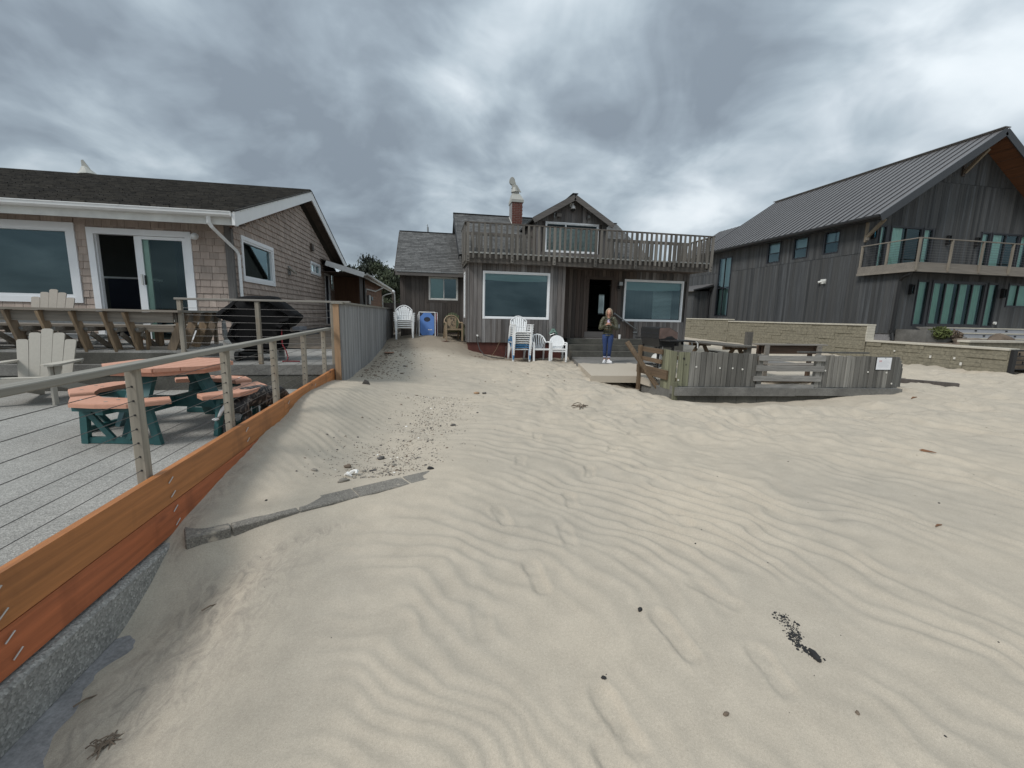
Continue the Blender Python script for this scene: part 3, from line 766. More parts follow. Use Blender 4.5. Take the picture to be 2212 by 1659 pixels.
def make_window(parent, pl, s0, s1, z0, z1, fw=.055, mat='vinyl', glassm='glass', mull=(), proud=.035, inset=.05, name='window', frame_in=.03, bars=()):
    """frame (part) with panes (sub-parts); mull are vertical positions, bars horizontal ones"""
    mb = MB()
    pl.hexa(mb, s0, s0 + fw, z0, z1, -inset, proud); pl.hexa(mb, s1 - fw, s1, z0, z1, -inset, proud)
    pl.hexa(mb, s0 + fw, s1 - fw, z0, z0 + fw, -inset, proud - .002); pl.hexa(mb, s0 + fw, s1 - fw, z1 - fw, z1, -inset, proud - .002)
    i = fw + .012
    pl.hexa(mb, s0 + fw, s0 + fw + frame_in, z0 + fw, z1 - fw, -inset, proud - .02); pl.hexa(mb, s1 - fw - frame_in, s1 - fw, z0 + fw, z1 - fw, -inset, proud - .02)
    pl.hexa(mb, s0 + fw + frame_in, s1 - fw - frame_in, z0 + fw, z0 + fw + frame_in, -inset, proud - .022); pl.hexa(mb, s0 + fw + frame_in, s1 - fw - frame_in, z1 - fw - frame_in, z1 - fw, -inset, proud - .022)
    for m_ in mull: pl.hexa(mb, m_ - fw * .45, m_ + fw * .45, z0 + fw + frame_in, z1 - fw - frame_in, -inset, proud - .012)
    for b_ in bars: pl.hexa(mb, s0 + fw + frame_in, s1 - fw - frame_in, b_ - fw * .4, b_ + fw * .4, -inset, proud - .015)
    w = mb.obj(name, mat, parent)
    xs = [s0 + fw + frame_in] + list(mull) + [s1 - fw - frame_in]; zs = [z0 + fw + frame_in] + list(bars) + [z1 - fw - frame_in]
    for a0, a1 in zip(xs[:-1], xs[1:]):
        for b0, b1 in zip(zs[:-1], zs[1:]):
            meshobj('pane', [pl.pt(a0, b0, -inset * .5), pl.pt(a1, b0, -inset * .5), pl.pt(a1, b1, -inset * .5), pl.pt(a0, b1, -inset * .5)], [(0, 1, 2, 3) if pl.d.cross(Vector((0, 0, 1))).dot(pl.n) > 0 else (3, 2, 1, 0)], glassm, w)
    return w
def shingles(parent, part, piece, O, du, dv, Lu, Lv, expo, wid, thick, mat, n_parts, near=None, clip=None, lap=1.25, jit=.25, back=None, backthick=.04, seed=1, rowjit=.0):
    """courses of separate shingles on the plane O + du*u + dv*v (v up the slope); nearest n_parts become pieces, the rest one mass"""
    rs = random.Random(seed)
    O, du, dv = Vector(O), Vector(du).normalized(), Vector(dv).normalized(); nn = du.cross(dv).normalized()
    base = parent
    items = []
    rows = int(math.ceil(Lv / expo))
    for r in range(rows):
        v0 = r * expo; u = -rs.uniform(0, wid)
        while u < Lu:
            w = wid * rs.uniform(1 - jit, 1 + jit)
            a0, a1 = max(u, 0), min(u + w, Lu); u += w
            if a1 - a0 < .03: continue
            h = min(expo * lap, Lv - v0 + .0)
            if h < .02: continue
            pieces = [(a0, a1, v0 + rs.uniform(-rowjit, 0), v0 + h)]
            if clip: pieces = clip(a0, a1, v0, v0 + h)
            for (b0, b1, c0, c1) in pieces:
                if b1 - b0 < .02 or c1 - c0 < .02: continue
                items.append((b0, b1, c0, c1, rs.uniform(.85, 1.2)))
    near = Vector(near) if near else Vector((0, 0, 0))
    items.sort(key=lambda t: (O + du * (t[0] + t[1]) / 2 + dv * (t[2] + t[3]) / 2 - near).length)
    rest = MB()
    for k, (b0, b1, c0, c1, tk) in enumerate(items):
        g = .007
        lo = O + du * ((b0 + b1) / 2) + dv * c0; hi = O + du * ((b0 + b1) / 2) + dv * c1
        lo = lo + nn * (thick * tk); hi = hi + nn * (thick * .22)
        d = hi - lo; L = d.length; d.normalize(); up = du.cross(d).normalized(); t_ = thick * tk
        c = (lo + hi) / 2 - up * (t_ * .5)
        W = (b1 - b0 - g)
        m = Matrix(((du.x * W, d.x * L, up.x * t_, 0), (du.y * W, d.y * L, up.y * t_, 0), (du.z * W, d.z * L, up.z * t_, 0), (0, 0, 0, 1))); m.translation = c
        mt = mat(b0, c0) if callable(mat) else mat
        if k < n_parts: inst(piece, CUBE, mt, base, m)
        else: rest.add([m @ v.co for v in CUBE.vertices], [(0, 1, 3, 2), (4, 6, 7, 5), (0, 4, 5, 1), (2, 3, 7, 6), (0, 2, 6, 4), (1, 5, 7, 3)])
    if rest.v:
        o = rest.obj(piece + '_field', mat if isinstance(mat, str) else mat(0, 0), base); o['kind'] = 'stuff'
        at = o.data.attributes.new('rnd', 'FLOAT', 'FACE'); at.data.foreach_set('value', np.repeat(np.random.RandomState(seed).rand(len(rest.f) // 6), 6).astype(np.float32))
def slab(name, mat, a, b, c, d, thick, parent):
    """roof slab: quad a b c d (top face), thickness downwards along its normal"""
    a, b, c, d = map(Vector, (a, b, c, d)); n = (b - a).cross(d - a).normalized()
    if n.z < 0: n = -n
    return MB().prism([a, b, c, d], -n * thick).obj(name, mat, parent)
def blinds(parent, pl, s0, s1, z0, z1, o, mat='blind', step=.05):
    mb = MB(); z = z0
    while z < z1:
        mb.add([pl.pt(s0, z, o), pl.pt(s1, z, o), pl.pt(s1, z + step * .72, o - .018), pl.pt(s0, z + step * .72, o - .018)], [(0, 1, 2, 3)])
        z += step
    return mb.obj('blind', mat, parent)

# ------------------------------------------------------------------ the grey cabin in the middle
cab = thing('beach_cabin', 'weathered grey board cabin with a roof deck and brick chimney in the middle', 'house', (5, 17, -1.5))
XP, YM = (1, 0), (0, -1)
f1 = Plane((1.19, 14.6), XP, YM)
B_GREY = dict(mat=lambda a, z: 'cabin_v', w=[.13, .14, .15, .055, .16], gap=.006, proud=.022)
W1 = (0.50, 2.81, -.13, 1.44)
make_wall(cab, 'front_wall', f1, 3.36, -.93, 1.70, [W1], 'cabin_dark', B_GREY)
box('foundation', 'red_found', (1.22, 14.63, -2.0), (4.5, 14.75, -.925), cab)
box('foundation', 'red_found', (1.22, 14.76, -2.0), (1.34, 16.4, -.925), cab)
w = make_window(cab, f1, *W1, fw=.05, mat='vinyl')
def shade(win, pl, s0, s1, z1, o, drop0, drop1):
    n = 10; v = []; f = []
    for i in range(n + 1):
        t = i / n; a = s0 + (s1 - s0) * t
        dz = drop0 + (drop1 - drop0) * t + .035 * math.sin(math.pi * t)
        v += [pl.pt(a, z1, o), pl.pt(a, z1 - dz * .45, o + .012), pl.pt(a, z1 - dz, o)]
    for i in range(n):
        for k in range(2): f.append((i * 3 + k, i * 3 + 3 + k, i * 3 + 4 + k, i * 3 + 1 + k))
    meshobj('window_shade', v, f, 'shade', win)
shade(w, f1, W1[0] + .06, W1[1] - .06, W1[3] - .08, -.10, .20, .20)
f2 = Plane((4.55, 15.4), XP, YM)
DOOR = (1.15, 2.05, -.54, 1.37); W2 = (2.55, 4.98, -.13, 1.42)
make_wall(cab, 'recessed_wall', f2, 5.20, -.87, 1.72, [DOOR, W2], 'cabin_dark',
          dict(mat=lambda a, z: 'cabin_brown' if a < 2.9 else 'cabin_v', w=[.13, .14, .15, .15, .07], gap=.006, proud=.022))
w = make_window(cab, f2, *W2, fw=.05)
shade(w, f2, W2[0] + .06, W2[1] - .06, W2[3] - .08, -.10, .30, .26)
blinds(w, f2, 4.05, W2[1] - .12, -.02, 1.1, -.55, 'blind', .05)
mb = MB()                                                     # door casing, threshold board
f2.hexa(mb, DOOR[0] - .09, DOOR[0] + .01, -.54, 1.37, -.06, .04); f2.hexa(mb, DOOR[1] - .01, DOOR[1] + .09, -.54, 1.37, -.06, .04)
f2.hexa(mb, DOOR[0] - .12, DOOR[1] + .12, 1.372, 1.47, -.06, .05)
mb.obj('door_casing', 'cabin_brown', cab)
f2.box('threshold', 'trim_x', DOOR[0] - .09, DOOR[1] + .09, -.75, -.545, .0, .035, cab)
d = f2.box('door', 'cabin_brown', DOOR[0] + .005, DOOR[0] + .045, -.53, 1.36, -.95, -.13, cab)     # standing open, inwards
f2.box('door_knob', 'staple', DOOR[0] + .046, DOOR[0] + .09, .38, .44, -.90, -.85, d)
f3 = Plane((9.75, 15.4), (0, 1), (1, 0))
make_wall(cab, 'right_wall', f3, 7.6, -1.0, 1.72, [], 'cabin_dark', None)
f4 = Plane((1.19, 16.5), (0, -1), (-1, 0))
SW = (.62, 1.12, -.12, 1.46)
make_wall(cab, 'left_wall', f4, 1.9, -.93, 1.70, [SW], 'cabin_dark', dict(mat='cabin_v', w=[.14, .15, .12], gap=.006, proud=.022))
make_window(cab, f4, *SW, fw=.05)
box('corner_board', 'trim_z', (1.165, 14.572, -.93), (1.24, 14.60 - .001, 1.70), cab)
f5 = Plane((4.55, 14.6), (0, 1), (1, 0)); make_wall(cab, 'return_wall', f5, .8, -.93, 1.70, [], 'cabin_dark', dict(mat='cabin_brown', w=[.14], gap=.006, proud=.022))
fb = Plane((9.75, 23.0), (-1, 0), (0, 1)); BW = (.25, .68, .13, 1.27)
make_wall(cab, 'back_wall', fb, 8.5, -1.2, 2.4, [BW], 'room_wall', None)
wb = make_window(cab, fb, *BW, fw=.03, glassm='glass')
blinds(wb, fb, BW[0] + .12, BW[1], BW[2], BW[3], -.10, 'blind', .06)
box('floor', 'dark_room', (1.3, 14.75, -.62), (4.54, 22.9, -.57), cab); box('floor', 'dark_room', (4.56, 15.45, -.62), (9.65, 22.9, -.56), cab)
box('ceiling', 'dark_room', (1.3, 14.75, 1.73), (9.65, 22.9, 1.77), cab)
box('partition', 'dark_room', (4.6, 15.55, -.56), (4.7, 22.9, 1.73), cab)
box('partition', 'room_wall', (1.3, 18.6, -.56), (4.6, 18.7, 1.73), cab)
# left wing
f6 = Plane((-1.12, 16.5), XP, YM); W3 = (1.03, 2.10, .50, 1.34)
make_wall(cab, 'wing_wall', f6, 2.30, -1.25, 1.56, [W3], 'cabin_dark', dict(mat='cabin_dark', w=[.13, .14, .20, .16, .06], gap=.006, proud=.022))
mb = MB(); a0, a1, b0, b1 = W3
f6.hexa(mb, a0 - .10, a0, b0 - .10, b1 + .10, .005, .03); f6.hexa(mb, a1, a1 + .10, b0 - .10, b1 + .10, .005, .03); f6.hexa(mb, a0, a1, b0 - .10, b0, .005, .028); f6.hexa(mb, a0, a1, b1, b1 + .10, .005, .028)
mb.obj('window_casing', 'cabin_dark', cab)
w = make_window(cab, f6, *W3, fw=.035, mull=(W3[0] + .55,), mat='white_d')
meshobj('curtain', [f6.pt(W3[0] + .04, .54, -.12), f6.pt(W3[0] + .53, .54, -.12), f6.pt(W3[0] + .53, 1.30, -.12), f6.pt(W3[0] + .04, 1.30, -.12)], [(0, 1, 2, 3)], 'curtain', w)
f7 = Plane((-1.12, 22.0), (0, -1), (-1, 0))
make_wall(cab, 'wing_gable_wall', f7, 5.5, -1.25, lambda a: 1.5 + (min(a, 5.5 - a)) * .66, [], 'cabin_dark', None, extra=(2.75,))
box('partition', 'dark_room', (-1.0, 18.5, -1.2), (1.3, 18.6, 2.6), cab)
# roofs: wing, main, low rear piece
def roof_slope(name, u0, u1, eave, ridge, mat='roof_g', n_parts=0, seed=1, und='cabin_dark', near=None, clip=None):
    (w0, z0), (w1, z1) = eave, ridge
    s = slab(name, 'roof_g', (u0, w0, z0), (u1, w0, z0), (u1, w1, z1), (u0, w1, z1), .07, cab)
    L = math.hypot(w1 - w0, z1 - z0)
    if n_parts >= 0: shingles(s, name, 'shingle', (u0, w0 - .02, z0 + .004), (1, 0, 0), (0, w1 - w0, z1 - z0), u1 - u0, L, .135, .30, .013, mat, n_parts, near, clip=clip, seed=seed, jit=.35)
    return s
roof_slope('wing_roof', -1.27, 1.16, (16.2, 1.46), (19.25, 3.36), n_parts=190, seed=3)
roof_slope('wing_roof_rear', -1.27, 1.16, (22.3, 1.46), (19.25, 3.36), n_parts=-1)
box('fascia', 'trim_x', (-1.25, 16.17, 1.33), (1.16, 16.205, 1.47), cab)
box('drip_edge', 'steel', (-1.2, 16.150, 1.455), (.95, 16.168, 1.475), cab)
beam('wing_ridge_cap', 'blackmetal', (-1.28, 19.25, 3.375), (1.16, 19.25, 3.375), .16, .02, cab)
beam('rake_board', 'cabin_dark', (-1.285, 16.2, 1.385), (-1.285, 19.25, 3.285), .02, .14, cab, up=(0, -.55, .83))
def main_clip(a0, a1, v0, v1):                                # leave out what the dormer covers
    return [(a0, a1, v0, v1)]
roof_slope('main_roof', .97, 8.4, (15.62, 2.06), (19.5, 4.25), n_parts=110, seed=5, near=(2, 17, 3.2))
roof_slope('main_roof_rear', .97, 8.4, (23.4, 2.06), (19.5, 4.25), n_parts=-1)
beam('main_ridge_cap', 'blackmetal', (.95, 19.5, 4.27), (8.42, 19.5, 4.27), .18, .025, cab)
beam('rake_board', 'blackmetal', (.96, 15.6, 1.96), (.96, 19.5, 4.16), .02, .16, cab, up=(0, -.5, .86))
f8 = Plane((1.19, 23.2), (0, -1), (-1, 0)); make_wall(cab, 'gable_wall', f8, 7.6, 1.7, lambda a: 2.0 + min(a, 7.6 - a) * .55, [], 'cabin_dark', None, extra=(3.8,))
f9 = Plane((8.2, 15.6), (0, 1), (1, 0)); make_wall(cab, 'gable_wall', f9, 7.6, 1.7, lambda a: 2.0 + min(a, 7.6 - a) * .55, [], 'cabin_dark', None, extra=(3.8,))
s = slab('low_roof', 'roof_g', (8.2, 16.0, 2.02), (9.8, 16.0, 2.02), (9.8, 19.5, 2.62), (8.2, 19.5, 2.62), .08, cab)
shingles(s, 'low_roof', 'shingle', (8.2, 15.98, 2.024), (1, 0, 0), (0, 3.5, .6), 1.6, 3.5, .135, .3, .013, 'roof_g', 0, seed=8)
MB().tube([(9.0, 18.6, 2.45), (9.0, 18.6, 2.85)], .07, 8).obj('vent_pipe', 'roof_g', s)
# roof deck
dk = box('deck', 'deck_x', (1.12, 14.34, 1.80), (9.84, 16.1, 1.955), cab)
box('edge_beam', 'deck_x', (1.19, 14.295, 1.655), (9.62, 14.338, 1.798), dk)
box('edge_flashing', 'white_d', (1.22, 14.318, 1.957), (9.82, 14.337, 1.998), dk)
box('side_beam', 'deck_y', (1.115, 14.34, 1.63), (1.155, 16.0, 1.798), dk)
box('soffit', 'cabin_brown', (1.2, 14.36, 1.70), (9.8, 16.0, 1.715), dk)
for k in range(11): box('joist', 'cabin_brown', (4.7 + k * .48, 14.36, 1.718), (4.74 + k * .48, 15.4, 1.798), dk)
rl = box('railing', 'deck_x', (1.06, 14.205, 2.868), (9.88, 14.30, 2.905), dk)
box('top_rail', 'deck_y', (1.06, 14.302, 2.868), (1.15, 15.9, 2.903), rl); box('top_rail', 'deck_y', (9.79, 14.302, 2.868), (9.88, 15.75, 2.903), rl)
rs = random.Random(4)
posts = [1.16, 2.60, 4.02, 5.46, 6.92, 8.37, 9.81]
for p_ in posts:
    q = box('post', 'deck_z', (p_ - .045, 14.20, 1.68), (p_ + .045, 14.245, 2.866), dk)
    for zz in (1.735, 1.84): MB().tube([(p_, 14.192, zz), (p_, 14.199, zz)], .018, 8).obj('bolt', 'blackmetal', dk)
for p0, p1 in zip(posts[:-1], posts[1:]):
    for k in range(1, 8):
        u = p0 + (p1 - p0) * k / 8 + rs.uniform(-.008, .008); w_ = rs.uniform(.060, .078)
        beam('baluster', 'deck_z', (u + rs.uniform(-.008, .008), 14.225, 1.80 + rs.uniform(-.015, .015)), (u, 14.225, 2.866), w_, .038, rl, up=(0, 1, 0))
for k in range(1, 10): beam('baluster', 'deck_z', (1.09, 14.28 + k * .172, 1.72), (1.09, 14.28 + k * .172, 2.866), .04, .075, rl, up=(0, 1, 0))
for k in range(1, 9): beam('baluster', 'deck_z', (9.83, 14.28 + k * .165, 1.75), (9.83, 14.28 + k * .165, 2.866), .04, .06, rl, up=(0, 1, 0))
box('back_rail', 'deck_x', (1.15, 15.90, 2.79), (3.72, 15.94, 2.90), rl); box('back_rail', 'deck_x', (6.42, 15.72, 2.79), (9.88, 15.76, 2.90), rl)
box('back_rail', 'deck_x', (1.15, 15.90, 2.10), (3.72, 15.94, 2.19), rl); box('back_rail', 'deck_x', (6.42, 15.72, 2.08), (9.88, 15.76, 2.17), rl)
for k in range(14): u = 1.25 + k * .178; beam('baluster', 'deck_z', (u, 15.885, 2.06), (u, 15.885, 2.87), .068, .03, rl, up=(0, 1, 0))
for k in range(19): u = 6.52 + k * .178; beam('baluster', 'deck_z', (u, 15.705, 2.04), (u, 15.705, 2.87), .068, .03, rl, up=(0, 1, 0))
# dormer
fd = Plane((3.74, 15.7), XP, YM); DW = (.32, 2.35, 2.30, 3.36)
make_wall(cab, 'dormer_wall', fd, 2.66, 1.957, lambda a: 3.44 + min(a, 2.66 - a) * .585, [DW], 'cabin_dark', dict(mat='cabin_v', w=[.13, .14, .15, .06], gap=.003, proud=.018), extra=(1.33,))
w = make_window(cab, fd, *DW, fw=.045, mull=(DW[0] + .77,), glassm='glass_clear')
blinds(w, fd, DW[0] + .05, DW[1] - .05, DW[2] + .05, DW[3] - .18, -.07, 'blind', .046)
box('dormer_side', 'cabin_dark', (3.74, 15.82, 1.957), (3.86, 18.5, 3.42), cab); box('dormer_side', 'cabin_dark', (6.28, 15.82, 1.957), (6.40, 18.5, 3.42), cab)
box('partition', 'dark_room', (3.87, 17.2, 1.957), (6.27, 17.3, 3.5), cab)
for (a, b) in (((3.54, 3.42), (5.03, 4.28)), ((6.53, 3.38), (5.03, 4.28))):
    s = slab('dormer_roof', 'roof_g', (a[0], 15.36, a[1]), (b[0], 15.36, b[1]), (b[0], 19.4, b[1]), (a[0], 19.4, a[1]), .05, cab)
    beam('rake_board', 'trim_x', (a[0], 15.345, a[1] - .125), (b[0], 15.345, b[1] - .125), .035, .17, cab, up=(0, 0, 1))
box('ridge_cap', 'blackmetal', (4.93, 15.33, 4.27), (5.13, 19.4, 4.295), cab)
# chimney with its plastered side and sheet-metal cowl
ch = box('chimney', 'mortar', (3.385, 18.705, 3.3), (3.815, 19.35, 4.72), cab)
rs = random.Random(9)
for r in range(18):
    z = 3.42 + r * .0715; u = 3.376 - (.11 if r % 2 else 0)
    while u < 3.82:
        a0, a1 = max(u, 3.376), min(u + .205, 3.824); u += .219
        if a1 - a0 > .03: box('brick', 'brick', (a0, 18.688 + rs.uniform(0, .004), z), (a1, 18.704, z + .055), ch)
box('plaster_side', 'conc_plain', (3.366, 18.72, 3.3), (3.384, 19.34, 4.70), ch)
cw = MB()
c0, c1, c2 = [], [], []
lo = [(3.34, 18.66), (3.86, 18.66), (3.86, 19.4), (3.34, 19.4)]; hi = [(3.40, 18.86), (3.72, 18.86), (3.72, 19.2), (3.40, 19.2)]
v = [(x, y, 4.70) for x, y in lo] + [(x, y, 4.81) for x, y in lo] + [(x, y, 5.08) for x, y in hi]
cw.add(v, [(0, 1, 5, 4), (1, 2, 6, 5), (2, 3, 7, 6), (3, 0, 4, 7), (4, 5, 9, 8), (5, 6, 10, 9), (6, 7, 11, 10), (7, 4, 8, 11), (8, 9, 10, 11), (3, 2, 1, 0)])
cw.tube([(3.56, 19.03, 5.07), (3.56, 19.03, 5.12), (3.56, 19.03, 5.24)], [.15, .165, .16], 12)
cw.obj('chimney_cap', 'cowl', ch)
cw = MB().tube([(3.53, 18.98, 5.17), (3.51, 18.97, 5.36), (3.46, 18.95, 5.46)], [.17, .11, .085], 12)
cw.prism([(3.36, 18.9, 5.30), (3.48, 18.9, 5.42), (3.60, 18.9, 5.44), (3.79, 18.9, 5.16), (3.5, 18.9, 5.20)], (0, .05, 0))
fin = [(3.40 + .115 * math.cos(t) * 1.0, 18.92, 5.60 + .15 * math.sin(t)) for t in [i * math.pi * 2 / 14 for i in range(14)]]
cw.prism(fin, (0, .14, 0))
cw.prism([(3.36, 18.945, 5.50), (3.44, 18.92, 5.72), (3.55, 18.92, 5.52), (3.575, 18.92, 5.42), (3.40, 18.92, 5.40)], (0, .12, 0))
cw.obj('cowl', 'cowl', ch)
beam('flashing', 'white_d', (3.362, 18.62, 3.80), (3.362, 19.33, 4.20), .012, .05, ch)
# fittings on the cabin
def lamp_body(name, label, pts_mb, mat, cat, loc): ...
t = thing('security_camera', 'white dome security camera hanging under the cabin gable peak', 'camera', (5.05, 15.6, 3.8))
MB().box((4.93, 15.62, 3.90), (5.02, 15.675, 4.04)).obj('mount', 'white_d', t)
MB().tube([(5.03, 15.58, 4.03), (5.03, 15.58, 3.95), (5.035, 15.575, 3.90), (5.04, 15.575, 3.82)], [.03, .035, .075, .095], 12).obj('housing', 'vinyl', t, True)
MB().ell((5.04, 15.575, 3.81), (.075, .075, .085)).obj('dome', 'rubber', t, True)
t = thing('flood_light', 'grey box flood light on the cabin gable left of the dome camera', 'lamp', (4.5, 15.66, 3.6))
MB().box((4.36, 15.65, 3.49), (4.48, 15.675, 3.66)).obj('back_plate', 'steel', t)
MB().beam((4.50, 15.63, 3.59), (4.52, 15.50, 3.57), .19, .13, bev=.01).obj('lamp_head', 'trim_x', t)
t = thing('wall_speaker', 'small grey square fixture on the cabin gable right of the dome camera', 'fixture', (5.66, 15.66, 3.6))
MB().box((5.60, 15.60, 3.50), (5.73, 15.675, 3.70), .012).obj('body', 'trim_z', t)
MB().tube([(5.665, 15.575, 3.60), (5.665, 15.599, 3.60)], .05, 10).obj('lens', 'steel', t)
t = thing('wall_lamp', 'grey porch lamp beside the open cabin door', 'lamp', (6.87, 15.35, 1.1))
MB().box((6.80, 15.33, .98), (6.93, 15.375, 1.14)).obj('back_plate', 'cabin_dark', t)
MB().box((6.81, 15.20, 1.16), (6.96, 15.36, 1.31), .015).obj('lamp_head', 'steel', t)
MB().ell((6.87, 15.29, 1.10), (.055, .05, .06)).obj('sensor', 'rubber', t, True)
t = thing('power_outlet', 'grey outlet cover on the boards right of the cabin door', 'outlet', (6.98, 15.37, -.33))
MB().box((6.94, 15.355, -.40), (7.01, 15.376, -.25), .008).obj('cover', 'steel', t)
t = thing('handrail', 'grey metal pipe handrail sloping down the wall right of the cabin door', 'handrail', (7.2, 15.3, -.2))
MB().tube([(6.76, 15.36, .13), (6.78, 15.27, .12), (7.63, 15.27, -.44), (7.66, 15.36, -.46)], .022, 8).obj('pipe', 'steel', t, True)
MB().box((7.55, 15.33, -.56), (7.70, 15.376, -.52)).obj('bracket', 'steel', t); MB().box((6.73, 15.35, .10), (6.80, 15.376, .17)).obj('flange', 'steel', t)
t = thing('roof_mast', 'thin metal mast standing on the roof of the cabin left wing', 'mast', (-.12, 19.4, 3.3))
MB().tube([(-.12, 19.4, 3.2), (-.12, 19.4, 3.62)], .035, 6).obj('pole', 'steel', t)
MB().tube([(-.12, 19.4, 3.62), (-.14, 19.4, 3.72), (-.17, 19.4, 3.70)], .016, 6).obj('hook', 'steel', t)
t = thing('dining_chair', 'grey wooden chair inside the dark open doorway', 'chair', (5.75, 16.3, -.56))
for (x_, y_) in ((5.52, 16.1), (5.92, 16.1), (5.52, 16.5), (5.92, 16.5)): box('leg', 'seatwood', (x_ - .02, y_ - .02, -.56), (x_ + .02, y_ + .02, -.10 if y_ < 16.3 else .38), t)
box('seat', 'seatwood', (5.49, 16.07, -.10), (5.95, 16.53, -.06), t)
for z_ in (.08, .20, .32): box('back_slat', 'seatwood', (5.54, 16.49, z_), (5.90, 16.51, z_ + .06), t)

# ------------------------------------------------------------------ left lot: terraces
def poly_slab(name, mat, pts, z1, z0, parent=None, bev=0):
    return MB().prism([(x, y, z0) for x, y in pts], (0, 0, z1 - z0)).obj(name, mat, parent)
tag(poly_slab('lower_patio', 'conc_agg', [(-16, -3), (-1.775, -3), (-1.775, 8.06), (-16, 8.06)], -1.36, -1.60), 'grey exposed aggregate terrace behind the orange timber edge', kind='structure')
tag(poly_slab('upper_patio', 'conc', [(-16, 8.03), (-1.62, 8.03), (-1.62, 12.6), (-16, 12.6)], -.93, -1.30), 'grey concrete terrace with the covered grill', kind='structure')
tag(poly_slab('porch_slab', 'conc', [(-16, 8.09), (-3.82, 8.09), (-4.45, 10.79), (-16, 10.79)], -.71, -.925), 'raised concrete porch slab under the bench', kind='structure')
box('porch_edge', 'conc_dark', (-16, 8.06, -.925), (-3.82, 8.088, -.745), None)['kind'] = 'structure'
rw = thing('retaining_wall', 'dark concrete step wall between the two terraces', 'retaining wall', (-6, 8, -1.36))
box('wall_face', 'conc_dark', (-16, 8.00, -1.62), (-1.60, 8.028, -1.115), rw)
box('edge_beam', 'conc_mid', (-16, 7.975, -1.105), (-1.60, 8.028, -.937), rw)
for k in range(9):
    u = -15.6 + k * 1.55; box('wall_block', 'conc_dark', (u, 7.990, -1.5), (u + 1.54, 7.999, -1.12), rw)
# bumpy dirt between the left house and the fence
n, m_ = 46, 34; v = []; f = []
for j in range(m_):
    for i in range(n):
        x_ = -4.6 + 3.05 * i / (n - 1); y_ = 11.3 + 11 * j / (m_ - 1)
        z_ = -.955 + min(1, (y_ - 11.3) / 1.6) * .12 + (y_ - 12) * .006 + (-1.55 - x_) * .03 + .10 * float(fbm(np.array([x_ * 2.2]), np.array([y_ * 2.2]), 201, 4)[0]) * min(1, (y_ - 11.3) / .6)
        v.append((x_, y_, z_))
for j in range(m_ - 1):
    for i in range(n - 1): f.append((j * n + i, j * n + i + 1, (j + 1) * n + i + 1, (j + 1) * n + i))
tag(meshobj('side_yard', v, f, 'dirt', None, True), 'bare brown earth beside the shingled house', kind='structure')

# ------------------------------------------------------------------ shingled house on the left
lh = thing('shingled_house', 'single storey cedar shingled house with white trim and dark roof on the left', 'house', (-8, 14, -.9))
fl = Plane((-16.0, 10.8), XP, YM)
WL = (5.2, 8.75, .06, 1.69); DL = (8.96, 10.90, -.70, 1.62)
make_wall(lh, 'front_wall', fl, 11.67, -1.0, 1.86, [WL, DL], 'shingle_brown', None, thick=.14)
def clip_open(ops, lim=None):
    def c(a0, a1, v0, v1):
        out = [(a0, a1, v0, v1)]
        for (o0, o1, z0, z1) in ops:
            nxt = []
            for (b0, b1, c0, c1) in out:
                if b1 <= o0 or b0 >= o1 or c1 <= z0 + .02 or c0 >= z1 - .02: nxt.append((b0, b1, c0, c1)); continue
                if b0 < o0 - .02: nxt.append((b0, o0, c0, c1))
                if b1 > o1 + .02: nxt.append((o1, b1, c0, c1))
                if c0 < z0 - .03: nxt.append((max(b0, o0), min(b1, o1), c0, z0))
                elif c1 > z1 + .03: nxt.append((max(b0, o0), min(b1, o1), z1, c1))
            out = nxt
        if lim:
            out = [(b0, b1, c0, min(c1, lim(b0), lim(b1))) for (b0, b1, c0, c1) in out]
        return out
    return c
def sh(o): return (o[0], o[1], o[2] + .70, o[3] + .70)
wall_l = [c for c in lh.children if c.name.startswith('front_wall')][0]
shingles(wall_l, 'front_wall', 'shingle', (-16, 10.8, -.70), (1, 0, 0), (0, 0, 1), 11.58, 2.54, .148, .19, .030, 'shingle', 110, (-4.6, 10, .5), clip=clip_open([sh(WL), sh(DL)]), seed=21, jit=.4)
w = make_window(lh, fl, *WL, fw=.12, mat='vinyl', frame_in=.055, proud=.045, inset=.09)
box('interior', 'room_wall', (-11.2, 13.6, -.7), (-4.6, 13.7, 1.85), lh)
box('interior_floor', 'dark_room', (-15.9, 10.95, -.74), (-4.6, 16, -.69), lh); box('interior_ceiling', 'dark_room', (-15.9, 10.95, 1.86), (-4.6, 16, 1.9), lh)
# sliding door: outer casing, fixed and sliding leaf
mb = MB(); a0, a1, b0, b1 = DL
fl.hexa(mb, a0, a0 + .12, b0, b1, -.10, .045); fl.hexa(mb, a1 - .12, a1, b0, b1, -.10, .045); fl.hexa(mb, a0 + .12, a1 - .12, b1 - .12, b1, -.10, .043)
sd = mb.obj('sliding_door', 'vinyl', lh)
mb = MB()
for o in (-.02, -.05, -.08): fl.hexa(mb, a0 + .12, a0 + .135, b0, b1 - .12, o - .02, o)
mb.obj('track', 'vinyl', sd)
mb = MB(); s0, s1 = 9.77, 9.95
fl.hexa(mb, s0, s0 + .07, b0, b1 - .125, -.085, -.045); fl.hexa(mb, s0 + .075, s0 + .16, b0, b1 - .125, -.04, -.005)
fl.hexa(mb, s0 + .16, a1 - .20, b1 - .19, b1 - .125, -.04, -.01); fl.hexa(mb, a1 - .20, a1 - .125, b0, b1 - .125, -.04, -.01); fl.hexa(mb, a1 - .165, a1 - .125, b0, b1 - .125, -.085, -.045)
mb.obj('leaf_frame', 'vinyl', sd)
mb = MB(); fl.hexa(mb, s0 + .15, s0 + .26, b0, b1 - .19, -.095, -.06); mb.obj('screen_frame', 'white_d', sd)
